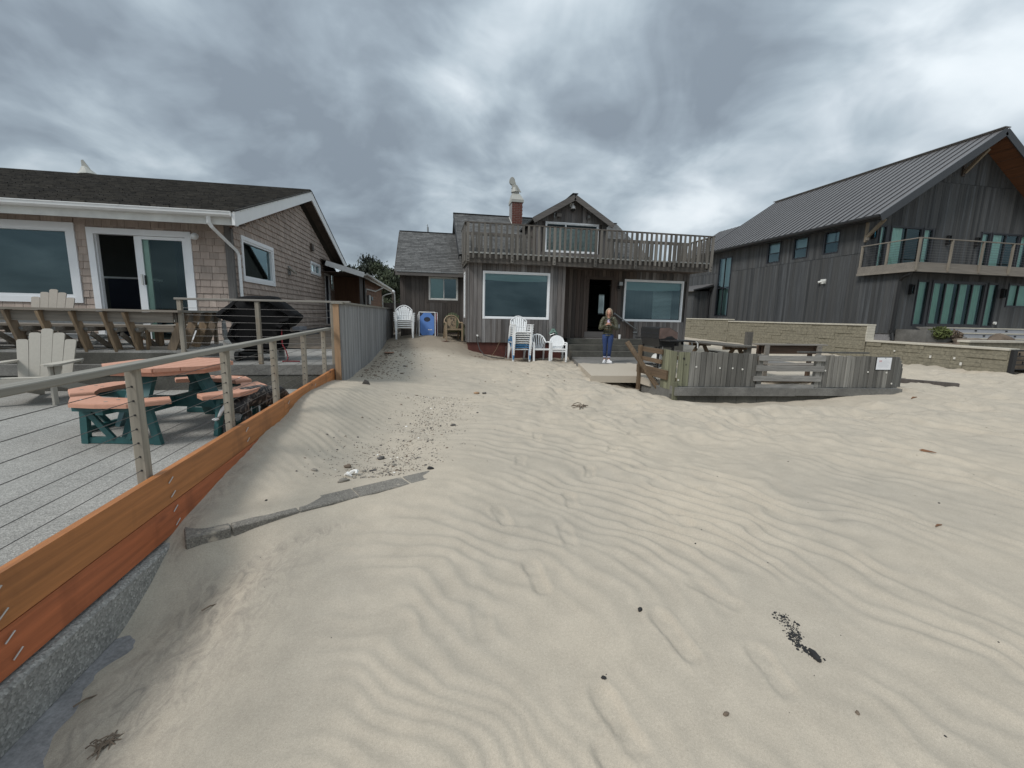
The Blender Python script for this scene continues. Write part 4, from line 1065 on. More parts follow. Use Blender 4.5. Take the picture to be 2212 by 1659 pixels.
meshobj('pane', [fl.pt(s0 + .16, b0, -.03), fl.pt(a1 - .2, b0, -.03), fl.pt(a1 - .2, b1 - .19, -.03), fl.pt(s0 + .16, b1 - .19, -.03)], [(0, 1, 2, 3)], 'glass_g', sd)
mb = MB(); fl.hexa(mb, s0 + .095, s0 + .125, .48, .70, -.004, .03); mb.obj('handle', 'white_d', sd)
mb = MB(); fl.hexa(mb, s0 + .150, s0 + .172, .48, .68, -.02, .004); mb.obj('latch', 'blackmetal', sd)
v = []; f = []
for i in range(40):
    u = a1 - .46 + .32 * i / 39; v += [fl.pt(u, -.6, -.22 + .03 * math.sin(i * 1.1)), fl.pt(u, 1.45, -.22 + .03 * math.sin(i * 1.1))]
for i in range(39): f.append((i * 2, i * 2 + 2, i * 2 + 3, i * 2 + 1))
meshobj('drape', v, f, 'navy', sd)
t = thing('kitchen_counter', 'dark counter with a pale top inside the open sliding door', 'counter', (-6.9, 12.4, -.69))
box('counter_top', 'white', (-7.6, 12.0, .66), (-6.75, 12.7, .70), t); box('cabinet', 'navy', (-7.55, 12.04, -.69), (-6.80, 12.66, .658), t)
# white flood light
t = thing('twin_flood_light', 'white flood light on the shingles right of the sliding door', 'lamp', (-5.02, 10.75, 1.5))
MB().tube([(-5.06, 10.765, 1.52), (-5.06, 10.70, 1.52)], .05, 10).obj('base', 'white', t)
MB().tube([(-5.05, 10.70, 1.52), (-4.99, 10.64, 1.53), (-4.93, 10.58, 1.51)], [.022, .045, .075], 10).obj('lamp_head', 'white', t, True)
# side wall with gable
zr = lambda w_: (1.86 + .322 * (w_ - 10.8)) if w_ < 16.25 else (1.86 + .322 * 5.45 - .31 * (w_ - 16.25))
fsd = Plane((-4.33, 10.8), (0, 1), (1, 0)); LW = 11.0
ztop_side = lambda a: zr(10.8 + a) - .10
GW = (.44, 2.52, .65, 1.69); GS = (6.34, 7.76, 1.34, 1.79); GD = (8.43, 9.35, -.55, 1.58); GP = (9.6, 10.7, .9, 1.70)
make_wall(lh, 'side_wall', fsd, LW, -.67, ztop_side, [GW, GS, GD, GP], 'shingle_brown', None, thick=.14, extra=(5.45,))
box('foundation', 'conc_mid', (-4.47, 10.82, -1.3), (-4.36, 21.8, -.672), lh)
wall_s = [c for c in lh.children if c.name.startswith('side_wall')][0]
shs = lambda o: (o[0], o[1], o[2] + .67, o[3] + .67)
shingles(wall_s, 'side_wall', 'shingle', (-4.33, 10.87, -.67), (0, 1, 0), (0, 0, 1), LW - .07, 4.6, .148, .14, .038, 'shingle', 190, (-4.33, 12.6, .9),
         clip=clip_open([(o[0] - .07, o[1] - .07, o[2] + .67, o[3] + .67) for o in (GW, GS, GD, GP)], lambda a: ztop_side(a + .07) + .67), seed=22, jit=.5)
make_window(lh, fsd, *GW, fw=.09, frame_in=.045, proud=.05, inset=.06)
make_window(lh, fsd, *GS, fw=.07, frame_in=.03, proud=.045, inset=.05, mull=((GS[0] + GS[1]) / 2,))
make_window(lh, fsd, *GP, fw=.05, frame_in=.03, proud=.03, inset=.05, mull=((GP[0] + GP[1]) / 2,), mat='white_d')
mb = MB(); fsd.hexa(mb, GD[0], GD[0] + .10, GD[2], GD[3], -.05, .04); fsd.hexa(mb, GD[1] - .10, GD[1], GD[2], GD[3], -.05, .04); fsd.hexa(mb, GD[0] + .1, GD[1] - .1, GD[3] - .1, GD[3], -.05, .038)
dr = mb.obj('side_door', 'white', lh); fsd.box('leaf', 'navy', GD[0] + .1, GD[1] - .1, GD[2], GD[3] - .1, -.06, -.02, dr)
box('corner_board', 'trim_z', (-4.44, 10.765, -.70), (-4.332, 10.798, 1.80), lh)
box('corner_board', 'trim_z', (-4.328, 10.765, -.67), (-4.30, 10.87, 1.74), lh)
# roof
E0, R0, E1 = (10.10, 1.965), (16.25, 3.955), (22.05, 2.19)
s = slab('roof', 'roof_l', (-16.5, E0[0], E0[1]), (-3.96, E0[0], E0[1]), (-3.96, R0[0], R0[1]), (-16.5, R0[0], R0[1]), .05, lh)
shingles(s, 'roof', 'roof_shingle', (-16.5, E0[0] + .0, E0[1] + .008), (1, 0, 0), (0, R0[0] - E0[0], R0[1] - E0[1]), 12.55, 6.47, .15, .17, .042, 'roof_l', 290, (-5.2, 9.5, 2.0), seed=23, jit=.45, rowjit=.05)
slab('rear_roof', 'roof_l', (-16.5, E1[0], E1[1]), (-3.96, E1[0], E1[1]), (-3.96, R0[0], R0[1]), (-16.5, R0[0], R0[1]), .05, lh)
beam('ridge_cap', 'roof_l', (-16.5, 16.25, 3.985), (-3.94, 16.25, 3.985), .2, .03, lh)
for (p0, p1) in ((E0, R0), (E1, R0)):
    d_ = .14
    beam('rake_board', 'white', (-3.945, p0[0], p0[1] - d_), (-3.945, p1[0], p1[1] - d_), .035, .265, lh)
    beam('rake_trim', 'roof_l', (-3.93, p0[0] - .02, p0[1] + .012), (-3.93, p1[0], p1[1] + .012), .03, .028, lh)
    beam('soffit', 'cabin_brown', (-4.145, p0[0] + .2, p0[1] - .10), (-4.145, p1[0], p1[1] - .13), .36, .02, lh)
rs = random.Random(6)
for k in range(15):                                              # pale worn shingle ends along the rake
    a = .04 + k * .065; b = a + .05
    beam('worn_edge', 'white_d', (-3.922, E0[0] + 6.15 * a, E0[1] + 1.99 * a - .012), (-3.922, E0[0] + 6.15 * b, E0[1] + 1.99 * b - .012 + rs.uniform(-.008, .008)), .012, .03, lh)
box('fascia', 'white_d', (-16.5, 10.21, 1.715), (-3.93, 10.245, 1.93), lh)
box('fascia_end', 'white', (-3.985, 10.07, 1.695), (-3.93, 10.209, 1.93), lh)
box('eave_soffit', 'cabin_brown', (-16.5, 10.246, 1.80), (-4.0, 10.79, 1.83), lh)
g = MB()
prof = [(10.205, 1.862), (10.09, 1.862), (10.045, 1.89), (10.04, 1.940), (10.025, 1.944), (10.025, 1.957), (10.055, 1.957), (10.055, 1.89), (10.10, 1.875), (10.205, 1.875)]
g.prism([(-16.5, y_, z_) for y_, z_ in prof], (12.50, 0, 0)); g.obj('gutter', 'white', lh)
box('gutter_end', 'white', (-3.999, 10.03, 1.863), (-3.99, 10.205, 1.954), lh)
MB().tube([(-4.45, 10.14, 1.885), (-4.45, 10.14, 1.74), (-4.42, 10.19, 1.66), (-4.27, 10.86, 1.30), (-4.245, 10.93, 1.20), (-4.245, 10.93, -.62)], .042, 4).obj('downspout', 'white', lh)
# fixtures on the side wall
t = thing('wall_sconce', 'small grey wedge lamp on the shingled side wall', 'lamp', (-4.28, 14.6, 1.2))
MB().box((-4.31, 14.52, 1.08), (-4.27, 14.72, 1.34)).obj('back_plate', 'steel', t); MB().prism([(-4.27, 14.5, 1.30), (-4.27, 14.74, 1.30), (-4.10, 14.74, 1.16), (-4.10, 14.5, 1.16), ], (0, 0, -.06)).obj('hood', 'bench_x', t)
t = thing('wall_vent', 'small brown vent high on the shingled gable wall', 'vent', (-4.28, 17.3, 2.3))
MB().box((-4.30, 17.18, 2.16), (-4.22, 17.40, 2.40)).obj('hood', 'cabin_brown', t); MB().box((-4.219, 17.2, 2.17), (-4.205, 17.38, 2.3)).obj('flap', 'trim_x', t)
# rear wing with a low lean-to roof
s = slab('rear_wing_roof', 'roof_l', (-4.5, 18.6, 2.12), (-2.66, 18.6, 1.585), (-2.66, 31.0, 1.585), (-4.5, 31.0, 2.12), .05, lh)
beam('rake_board', 'white', (-4.10, 18.585, 1.89), (-2.66, 18.585, 1.475), .03, .20, lh)
g = MB(); g.prism([(x_, 18.62, z_) for x_, z_ in [(-2.67, 1.46), (-2.58, 1.46), (-2.555, 1.50), (-2.555, 1.565), (-2.575, 1.565), (-2.575, 1.50), (-2.60, 1.475), (-2.67, 1.475)]], (0, 12.4, 0)); g.obj('gutter', 'white_d', lh)
box('fascia', 'white_d', (-2.70, 18.62, 1.38), (-2.672, 31.0, 1.56), lh)
box('eave_soffit', 'cabin_brown', (-4.3, 18.62, 1.55), (-2.71, 31.0, 1.57), lh)
fx = Plane((-3.02, 21.0), (0, 1), (1, 0)); make_wall(lh, 'rear_wing_wall', fx, 7.0, -1.0, 1.5, [], 'shingle_brown', None)
wr = [c for c in lh.children if c.name.startswith('rear_wing_wall')][0]
shingles(wr, 'rear_wing_wall', 'shingle', (-3.02, 21.0, -.9), (0, 1, 0), (0, 0, 1), 7.0, 2.4, .148, .16, .024, 'shingle_brown', 0, (-3, 21, .8), seed=24)
fy = Plane((-4.33, 21.0), XP, YM); make_wall(lh, 'porch_wall', fy, 1.31, -1.0, 1.6, [], 'shingle_brown', None)
box('post', 'trim_z', (-2.90, 18.9, -1.0), (-2.78, 19.02, 1.52), lh); box('corner_board', 'trim_z', (-3.015, 20.97, -.9), (-2.985, 21.06, 1.5), lh)
MB().tube([(-2.60, 25.0, 1.46), (-2.62, 25.0, 1.32), (-2.94, 24.4, 1.10), (-2.97, 21.2, 1.05), (-2.97, 21.1, .9), (-2.97, 21.1, -.8)], .035, 6).obj('downspout', 'white_d', lh)
MB().tube([(-2.60, 30.6, 1.46), (-2.62, 30.6, 1.30), (-2.9, 29.5, 1.15), (-2.97, 28.2, 1.0), (-2.97, 28.1, -.8)], .035, 6).obj('downspout', 'white_d', lh)
t = thing('electric_meter', 'grey electric meter box on the brown rear wall behind the fence', 'meter box', (-2.95, 21.9, .6))
MB().box((-3.0, 21.7, .36), (-2.90, 22.3, .80), .01).obj('box', 'steel', t); MB().tube([(-2.99, 22.62, .66), (-2.86, 22.62, .66)], .09, 12).obj('meter', 'glass_clear', t)
MB().tube([(-2.99, 22.62, .66), (-2.90, 22.62, .66)], .10, 12).obj('ring', 'steel', t)
# chimney cowl above the left ridge
t = thing('chimney_cowl', 'white swivel chimney cowl peeking over the left house ridge', 'chimney cowl', (-11.0, 17.2, 3.9))
MB().tube([(-11.0, 17.2, 3.7), (-11.0, 17.2, 4.22)], .17, 12).obj('flue', 'cowl', t)
MB().tube([(-11.0, 17.2, 4.20), (-11.02, 17.2, 4.33), (-11.07, 17.2, 4.46)], [.30, .17, .08], 12).obj('cone', 'cowl', t)
MB().prism([(-11.25, 17.18, 4.27), (-11.12, 17.18, 4.40), (-11.12, 17.18, 4.66), (-11.07, 17.18, 4.68), (-10.78, 17.18, 4.22)], (0, .04, 0)).obj('fin', 'cowl', t)

# ------------------------------------------------------------------ stained timber edge with cable railing
te = thing('timber_edge', 'orange stained double board edging along the left terrace', 'retaining edge', (-1.69, 4.5, -1.3))
def tz(w_): return -1.075 + .0095 * w_                            # top of the boards climbs very slightly inland
def edge_board(w0, w1, dz0, dz1):
    v = []
    for w_ in (w0, w1):
        for x_ in (-1.735, -1.692):
            for dz in (dz0, dz1): v.append((x_, w_, tz(w_) + dz))
    o = MB(); P = [Vector(a) for a in v]
    c = .004
    o.add(P, [(0, 1, 3, 2), (4, 6, 7, 5), (0, 4, 5, 1), (2, 3, 7, 6), (0, 2, 6, 4), (1, 5, 7, 3)])
    return o.obj('board', 'cedar_y', te)
bds = [edge_board(-2, 5.30, -.222, 0), edge_board(5.304, 8.0, -.222, 0), edge_board(-2, 4.40, -.425, -.227), edge_board(4.404, 8.0, -.425, -.227)]
for b_ in bds[2:]: b_.data.materials[0] = M['cedar_low']
def pin(b, w_, dz):
    MB().tube([(-1.685, w_ - .012, tz(w_) + dz - .015), (-1.678, w_ + .026, tz(w_) + dz + .016)], .0036, 6).obj('pin', 'staple', b)
for (w_, dz) in ((3.02, -.065), (3.03, -.165), (4.22, -.06), (4.23, -.16), (5.42, -.06), (5.43, -.165), (6.62, -.06), (1.86, -.055), (1.87, -.16)): pin(bds[0] if w_ < 5.3 else bds[1], w_, dz)
for (w_, dz) in ((3.04, -.27), (3.05, -.37), (1.88, -.27), (1.9, -.36), (4.24, -.27)): pin(bds[2], w_, dz)
cb = thing('curb', 'exposed aggregate concrete curb under the orange boards', 'curb', (-1.70, 3, -1.7))
MB().prism([(-1.79, -2, -1.495), (-1.672, -2, -1.498), (-1.655, -2, -1.515), (-1.655, -2, -1.7365), (-1.79, -2, -1.7365)], (0, 9.9, .0)).obj('curb_body', 'conc_curb', cb)
MB().prism([(-1.80, -2, -1.738), (-1.42, -2, -1.742), (-1.38, -2, -1.80), (-1.38, -2, -2.0), (-1.80, -2, -2.0)], (0, 5.6, 0)).obj('footing', 'conc_plain', cb)
MB().tube([(-1.62, .9, -1.74), (-1.62, 1.52, -1.715)], .06, 10).obj('old_stake', 'brown_z', cb)
cr_ = thing('cable_railing', 'low cable railing with wooden posts along the orange timber edge', 'railing', (-1.77, 4.5, -1.06))
rp = [1.78, 2.95, 4.14, 5.32, 6.51, 7.66]
rail = MB().beam((-1.755, -.6, -.382), (-1.755, 7.96, -.298), .088, .038, bev=.005).obj('top_rail', 'rail_y', cr_)
for w_ in rp[1:]:
    p_ = MB().beam((-1.78, w_, tz(w_) - .30), (-1.78, w_, -.374 + .0098 * (w_ + .6) - .021), .060, .060, up=(0, 1, 0), bev=.005).obj('post', 'rail_z', cr_)
    for k in range(7):
        zz = tz(w_) + .045 + k * .088
        MB().tube([(-1.776, w_ - .0320, zz), (-1.776, w_ - .0295, zz)], .0065, 7).obj('hole', 'rubber', p_)
for k in range(7):
    MB().tube([(-1.778, -.6, tz(-.6) + .045 + k * .088), (-1.778, 7.95, tz(7.95) + .045 + k * .088)], .0023, 5).obj('cable', 'cable', cr_)
# ------------------------------------------------------------------ upper cable railing across the terrace
ur = thing('upper_railing', 'level cable railing with grey posts in front of the covered grill', 'railing', (-2.9, 8.05, -.93))
MB().beam((-4.13, 8.06, .150), (-1.40, 8.06, .162), .10, .034, bev=.005).obj('top_rail', 'rail_x', ur)
for u in (-4.07, -2.90, -1.70): MB().beam((u, 8.06, -.93), (u, 8.06, .133), .066, .066, up=(0, 1, 0), bev=.005).obj('post', 'rail_z' if u < -3 else 'rail_z', ur)
for k in range(8): MB().tube([(-4.07, 8.04, -.80 + k * .115), (-1.70, 8.04, -.80 + k * .115)], .0032, 5).obj('cable', 'cable', ur)
# ------------------------------------------------------------------ board fence between the lots
gf = thing('board_fence', 'silvery vertical board fence between the shingled house and the cabin', 'fence', (-1.6, 13, -1.2))
w_ = 7.98; rs = random.Random(12)
while w_ < 18.3:
    wd = rs.choice([.135, .14, .142, .145]); pr = rs.uniform(0, .007)
    box('fence_board', 'fence_z', (-1.575, w_ + .002, -1.45), (-1.545 + pr, w_ + wd - .002, .128), gf); w_ += wd
for zz in (-.9, -.2): box('rail', 'bench_x', (-1.62, 8.0, zz), (-1.577, 18.3, zz + .09), gf)
box('end_post', 'fence_end', (-1.672, 7.955, -1.5), (-1.577, 7.979, .128), gf)
box('end_post', 'bench_z', (-1.665, 7.985, -1.5), (-1.622, 8.08, .128), gf)
box('fence_cap', 'rail_y', (-1.70, 7.93, .130), (-1.505, 18.32, .168), gf)

# ------------------------------------------------------------------ dark modern house on the right
dh = thing('dark_house', 'tall dark board clad house with a standing seam gable roof on the right', 'house', (26, 22, -.5))
BD = dict(mat='black_v', w=[.12, .14, .16, .18], gap=.003, proud=.014)
fs = Plane((20.3, 16.0), (0, 1), (1, 0)); fs.n = Vector((-1, 0, 0))
make_wall(dh, 'side_wall', Plane((20.3, 16.0), (0, 1), (-1, 0)), 1.8, -.45, 2.24, [], 'darkfascia', BD)
SP = Plane((20.3, 17.8), (0, 1), (-1, 0))
SWN = [(1.36, 2.24, 3.49, 4.63), (3.26, 4.20, 3.47, 4.65), (5.16, 6.14, 3.45, 4.68), (9.35, 10.70, .24, 4.33)]
B2 = dict(BD); B2['joint'] = 3.29
make_wall(dh, 'side_wall', SP, 16.0, -.45, 4.90, SWN, 'darkfascia', B2)
for o in SWN[:3]:
    w = make_window(dh, SP, *o, fw=.05, mat='blackframe', bars=(o[2] + .56,), frame_in=.02, proud=.03, inset=.05)
    MB().add([SP.pt(o[0] + .05, o[2] + .6, -.15), SP.pt(o[1] - .05, o[2] + .6, -.15), SP.pt(o[1] - .05, o[3] - .05, -.15), SP.pt(o[0] + .05, o[3] - .05, -.15)], [(0, 1, 2, 3)]).obj('window_shade', 'blind', w)
o = SWN[3]
w = make_window(dh, SP, *o, fw=.06, mat='blackframe', mull=((o[0] + o[1]) / 2,), bars=(2.22,), frame_in=.02, proud=.03, inset=.05)
MB().add([SP.pt(o[0] + .05, 2.3, -.2), SP.pt(o[1] - .05, 2.3, -.2), SP.pt(o[1] - .05, 4.27, -.2), SP.pt(o[0] + .05, 4.27, -.2)], [(0, 1, 2, 3)]).obj('window_shade', 'blind', w)
MB().add([SP.pt(o[0] + .05, .3, -.2), SP.pt(o[1] - .05, .3, -.2), SP.pt(o[1] - .05, 2.16, -.2), SP.pt(o[0] + .05, 2.16, -.2)], [(0, 1, 2, 3)]).obj('window_shade', 'curtain', w)
box('corner_board', 'black_v', (20.282, 15.985, -.45), (20.36, 15.999, 2.24), dh)
SPF = Plane((20.3, 16.0), XP, YM)
LO = [(1.05, 1.70, -.08, 1.95), (1.86, 4.95, -.08, 1.96), (5.08, 5.70, -.08, 1.95), (6.30, 8.9, .88, 1.97)]
make_wall(dh, 'front_wall', SPF, 13.0, -.45, 2.24, LO, 'darkfascia', BD)
def drapes(win, pl, s0, s1, z0, z1, o_, mat='curtain', waves=22):
    n = max(16, int((s1 - s0) * waves)); v = []; f = []
    for i in range(n + 1):
        u = s0 + (s1 - s0) * i / n; q = o_ + .028 * math.sin(i * 1.3) + .012 * math.sin(i * .37)
        v += [pl.pt(u, z0, q), pl.pt(u, z1, q)]
    for i in range(n): f.append((2 * i, 2 * i + 2, 2 * i + 3, 2 * i + 1))
    meshobj('curtain', v, f, mat, win, True)
for k, o in enumerate(LO):
    mull = () if k in (0, 2) else tuple(o[0] + (o[1] - o[0]) * j / 4 for j in (1, 2, 3)) if k == 1 else (o[0] + .62, o[0] + 1.5)
    w = make_window(dh, SPF, *o, fw=.075 if k == 1 else .05, mat='blackframe', glassm='glass_g', mull=mull, frame_in=.045 if k == 1 else .03, proud=.03, inset=.06)
    if k == 1:
        for j in range(4):
            a = o[0] + (o[1] - o[0]) * j / 4
            drapes(w, SPF, a + .06, a + .60, o[2] + .05, o[3] - .05, -.13)
    else: drapes(w, SPF, o[0] + .04, o[1] - .08, o[2] + .04, o[3] - .04, -.13)
UPF = Plane((20.3, 17.8), XP, YM)
gz_ = lambda a: 4.80 + min(a + .6, 11.8 - a) * .664
UP = [(.71, 1.14, 2.62, 4.63), (1.36, 3.20, 2.62, 4.63), (3.27, 3.87, 2.62, 4.63), (6.88, 7.48, 2.62, 4.63), (7.56, 9.36, 2.62, 4.63), (9.43, 10.02, 2.62, 4.63)]
B3 = dict(BD); B3['joint'] = 6.75
make_wall(dh, 'upper_front_wall', UPF, 11.2, 2.2, gz_, UP, 'darkfascia', B3, extra=(5.6,))
for k, o in enumerate(UP):
    big = k in (1, 4)
    w = make_window(dh, UPF, *o, fw=.055, mat='blackframe', glassm='glass_g', mull=((o[0] + .92,) if big else ()), frame_in=.035, proud=.03, inset=.06)
    if big: drapes(w, UPF, o[0] + .06, o[0] + .80, o[2] + .05, o[3] - .05, -.13, 'blind')
    else: drapes(w, UPF, o[0] + .04, o[1] - .12, o[2] + .05, o[3] - .05, -.13, 'blind')
make_wall(dh, 'side_wall', Plane((31.5, 17.8), (0, 1), (1, 0)), 16.0, -.45, 4.9, [], 'darkfascia', None)
make_wall(dh, 'rear_wall', Plane((20.3, 30.1), XP, (0, 1)), 11.2, -.45, gz_, [], 'darkfascia', None, extra=(5.6,))
box('upper_floor', 'room_wall', (20.45, 16.15, 2.26), (31.4, 33.6, 2.32), dh); box('ceiling', 'dark_room', (20.45, 17.95, 4.86), (31.4, 33.6, 4.90), dh)
box('ground_floor', 'dark_room', (20.45, 16.15, -.2), (33, 33.6, -.12), dh); box('partition', 'room_wall', (20.45, 19.5, -.12), (31.4, 19.6, 4.86), dh); box('partition', 'room_wall', (22.5, 19.7, -.12), (22.6, 33.6, 4.86), dh)
# roof
EV, RG, EV2, Y0, Y1 = (19.70, 4.80), (25.9, 8.93), (32.1, 4.80), 16.74, 30.4
for (a, nm) in ((EV, 'roof'), (EV2, 'roof_far_side')):
    s = slab(nm, 'roofmetal', (a[0], Y0, a[1]), (RG[0], Y0, RG[1]), (RG[0], Y1, RG[1]), (a[0], Y1, a[1]), .06, dh)
    if nm == 'roof':
        y_ = Y0 + .42
        while y_ < Y1:
            beam('seam', 'seam', (a[0] - .01, y_, a[1] + .018), (RG[0] - .08, y_, RG[1] - .035), .035, .042, s, up=(-.55, 0, .83)); y_ += .42
    sx = 1 if a is EV else -1
    slab('soffit', 'cedar_soffit', (a[0] + .1 * sx, Y0 + .06, a[1] - .10), (RG[0], Y0 + .06, RG[1] - .16), (RG[0], 17.79, RG[1] - .16), (a[0] + .1 * sx, 17.79, a[1] - .10), .03, dh)
    beam('rake_board', 'darkfascia', (a[0], Y0 - .02, a[1] - .155), (RG[0], Y0 - .02, RG[1] - .155), .04, .32, dh)
for k in range(11): beam('soffit_board_joint', 'cabin_brown', (26.2 + k * .5, Y0 + .08, 8.93 - .664 * (.3 + k * .5) - .205), (26.2 + k * .5, 17.78, 8.93 - .664 * (.3 + k * .5) - .205), .012, .012, dh)
beam('ridge_cap', 'roofmetal', (25.9, Y0 - .03, 8.965), (25.9, Y1, 8.965), .34, .035, dh)
g = MB(); g.prism([(x_, Y0, z_) for x_, z_ in [(19.72, 4.66), (19.60, 4.66), (19.57, 4.72), (19.57, 4.80), (19.72, 4.80)]], (0, Y1 - Y0, 0)); g.obj('gutter', 'blackmetal', dh)
slab('eave_soffit', 'darkfascia', (19.74, Y0 + .1, 4.68), (20.29, Y0 + .1, 4.70), (20.29, Y1, 4.70), (19.74, Y1, 4.68), .02, dh)
s = slab('rear_roof', 'roofmetal', (19.9, 30.45, 4.70), (23.7, 30.45, 7.25), (23.7, 33.7, 7.25), (19.9, 33.7, 4.70), .06, dh)
y_ = 30.8
while y_ < 33.6: beam('seam', 'seam', (19.89, y_, 4.715), (23.65, y_, 7.235), .03, .035, s, up=(-.55, 0, .83)); y_ += .42
make_wall(dh, 'rear_wing_wall', Plane((20.25, 33.85), (0, 1), (-1, 0)), 4.1, -.45, 4.0, [(.2, 1.3, 2.9, 3.7)], 'darkfascia', None)
# lean-to at the rear left
lt = Plane((19.0, 29.2), XP, YM)
make_wall(dh, 'lean_to_wall', lt, 1.28, -.9, 2.05, [], 'darkfascia', BD); make_wall(dh, 'lean_to_wall', Plane((19.0, 29.2), (0, 1), (-1, 0)), 6, -.9, 2.05, [], 'darkfascia', BD)
slab('lean_to_roof', 'roofmetal', (18.7, 28.9, 2.05), (20.28, 28.9, 2.60), (20.28, 35.4, 2.60), (18.7, 35.4, 2.05), .06, dh)
MB().tube([(18.72, 28.86, 2.08), (20.3, 28.86, 2.42)], .07, 8).obj('lean_to_gutter', 'blackmetal', dh)
MB().tube([(20.15, 28.84, 2.38), (20.15, 29.0, 2.2), (20.15, 29.12, 2.0), (20.15, 29.12, -.8)], .06, 8).obj('downpipe', 'blackmetal', dh)
# balcony
bl = box('balcony', 'grey_beam', (20.06, 15.27, 2.32), (33.5, 15.31, 2.60), dh)
box('lower_trim', 'grey_beam', (20.02, 15.235, 2.20), (33.5, 15.30, 2.315), bl); box('side_trim', 'grey_beam', (20.02, 15.305, 2.20), (20.07, 17.78, 2.315), bl); box('side_beam', 'grey_beam', (20.055, 15.312, 2.32), (20.095, 17.78, 2.60), bl)
box('balcony_floor', 'grey_beam', (20.10, 15.315, 2.30), (33.5, 17.78, 2.42), bl); box('balcony_soffit', 'darkfascia', (20.10, 15.33, 2.245), (33.5, 15.98, 2.298), bl)
bps = [(20.10, 17.72), (20.10, 16.52), (20.10, 15.23)] + [(20.1 + k * 1.68, 15.23) for k in range(1, 8)]
for (u, y_) in bps: box('post', 'balc', (u - .035, y_ - .04, 2.24), (u + .035, y_ + .035, 3.545), bl)
box('top_rail', 'grey_beam', (20.05, 15.19, 3.548), (33.5, 15.28, 3.585), bl); box('top_rail', 'grey_beam', (20.05, 15.282, 3.548), (20.14, 17.76, 3.583), bl)
for k in range(8):
    z_ = 2.70 + k * .105
    MB().tube([(20.12, 15.235, z_), (33.4, 15.235, z_)], .004, 4).obj('cable', 'cable', bl); MB().tube([(20.12, 15.235, z_), (20.12, 17.72, z_)], .004, 4).obj('cable', 'cable', bl)
MB().tube([(20.12, 15.40, 2.24), (20.13, 15.45, 2.10), (20.20, 15.75, 2.02), (20.25, 15.90, 1.85), (20.25, 15.93, -.30)], .065, 8).obj('downpipe', 'blackmetal', dh)
MB().tube([(20.25, 15.93, -.28), (20.25, 15.93, -.42)], .10, 8).obj('downpipe_boot', 'blackmetal', dh)
MB().tube([(20.25, 15.90, -.42), (20.22, 15.8, -.75)], .07, 8).obj('downpipe', 'blackmetal', dh)
br = beam('bracket', 'bracket', (20.22, 17.70, 3.98), (20.10, 16.85, 4.64), .11, .13, dh); box('bracket_post', 'bracket', (20.17, 17.70, 3.78), (20.285, 17.785, 4.66), dh); box('bracket_foot', 'bench_x', (20.14, 17.60, 3.84), (20.26, 17.69, 3.97), br)
br = beam('bracket', 'bracket', (25.30, 17.70, 7.25), (25.30, 16.90, 8.05), .12, .14, dh); box('bracket_foot', 'cabin_brown', (25.22, 17.72, 7.1), (25.38, 17.784, 8.2), br)
box('foundation', 'conc_plain', (20.32, 16.02, -1.2), (20.44, 33.7, -.455), dh); box('foundation', 'conc_plain', (20.46, 16.02, -1.2), (33, 16.13, -.455), dh)
box('vent', 'rubber', (20.305, 16.7, -.62), (20.318, 17.1, -.46), dh); box('vent', 'rubber', (20.47, 16.0, -.62), (20.62, 16.018, -.46), dh)
def lantern(u, y_, z_, lab):
    t = thing('wall_lantern', lab, 'lamp', (u, y_ - .02, z_))
    box('back_plate', 'blackmetal', (u - .06, y_ - .03, z_), (u + .06, y_ - .016, z_ + .42), t)
    for dx in (-.075, .06): box('side_bar', 'blackmetal', (u + dx, y_ - .17, z_ + .03), (u + dx + .015, y_ - .032, z_ + .40), t)
    box('cap', 'blackmetal', (u - .08, y_ - .18, z_ + .40), (u + .08, y_ - .031, z_ + .43), t); box('base', 'blackmetal', (u - .08, y_ - .18, z_ + .0), (u + .08, y_ - .031, z_ + .03), t)
    MB().tube([(u, y_ - .1, z_ + .06), (u, y_ - .1, z_ + .36)], .045, 8).obj('lamp_glass', 'glass_clear', t)
lantern(20.95, 16, 1.30, 'black box lantern left of the ground floor glass doors of the dark house')
lantern(26.22, 16, 1.28, 'black box lantern right of the ground floor glass doors of the dark house')
lantern(25.05, 17.8, 3.90, 'black box lantern on the balcony wall just right of the left upstairs door')
lantern(26.85, 17.8, 3.90, 'black box lantern on the balcony wall just left of the right upstairs door')
lantern(20.62, 17.8, 3.95, 'black box lantern behind the strut at the balcony house corner')
t = thing('twin_spotlight', 'white junction box with twin spotlights on the dark side wall', 'lamp', (20.25, 19.7, 2.1))
box('box', 'white_d', (20.24, 19.62, 1.98), (20.283, 19.92, 2.22), t); MB().tube([(20.23, 19.68, 2.1), (20.12, 19.60, 2.06)], .06, 10).obj('spot', 'white_d', t); MB().tube([(20.23, 19.86, 2.1), (20.12, 19.94, 2.06)], .06, 10).obj('spot', 'white_d', t)
t = thing('hose_bib', 'small pale tap cover low on the dark front wall', 'tap', (26.1, 15.98, .1))
MB().tube([(26.1, 15.975, .12), (26.1, 15.90, .12)], .07, 10).obj('cover', 'white_d', t)
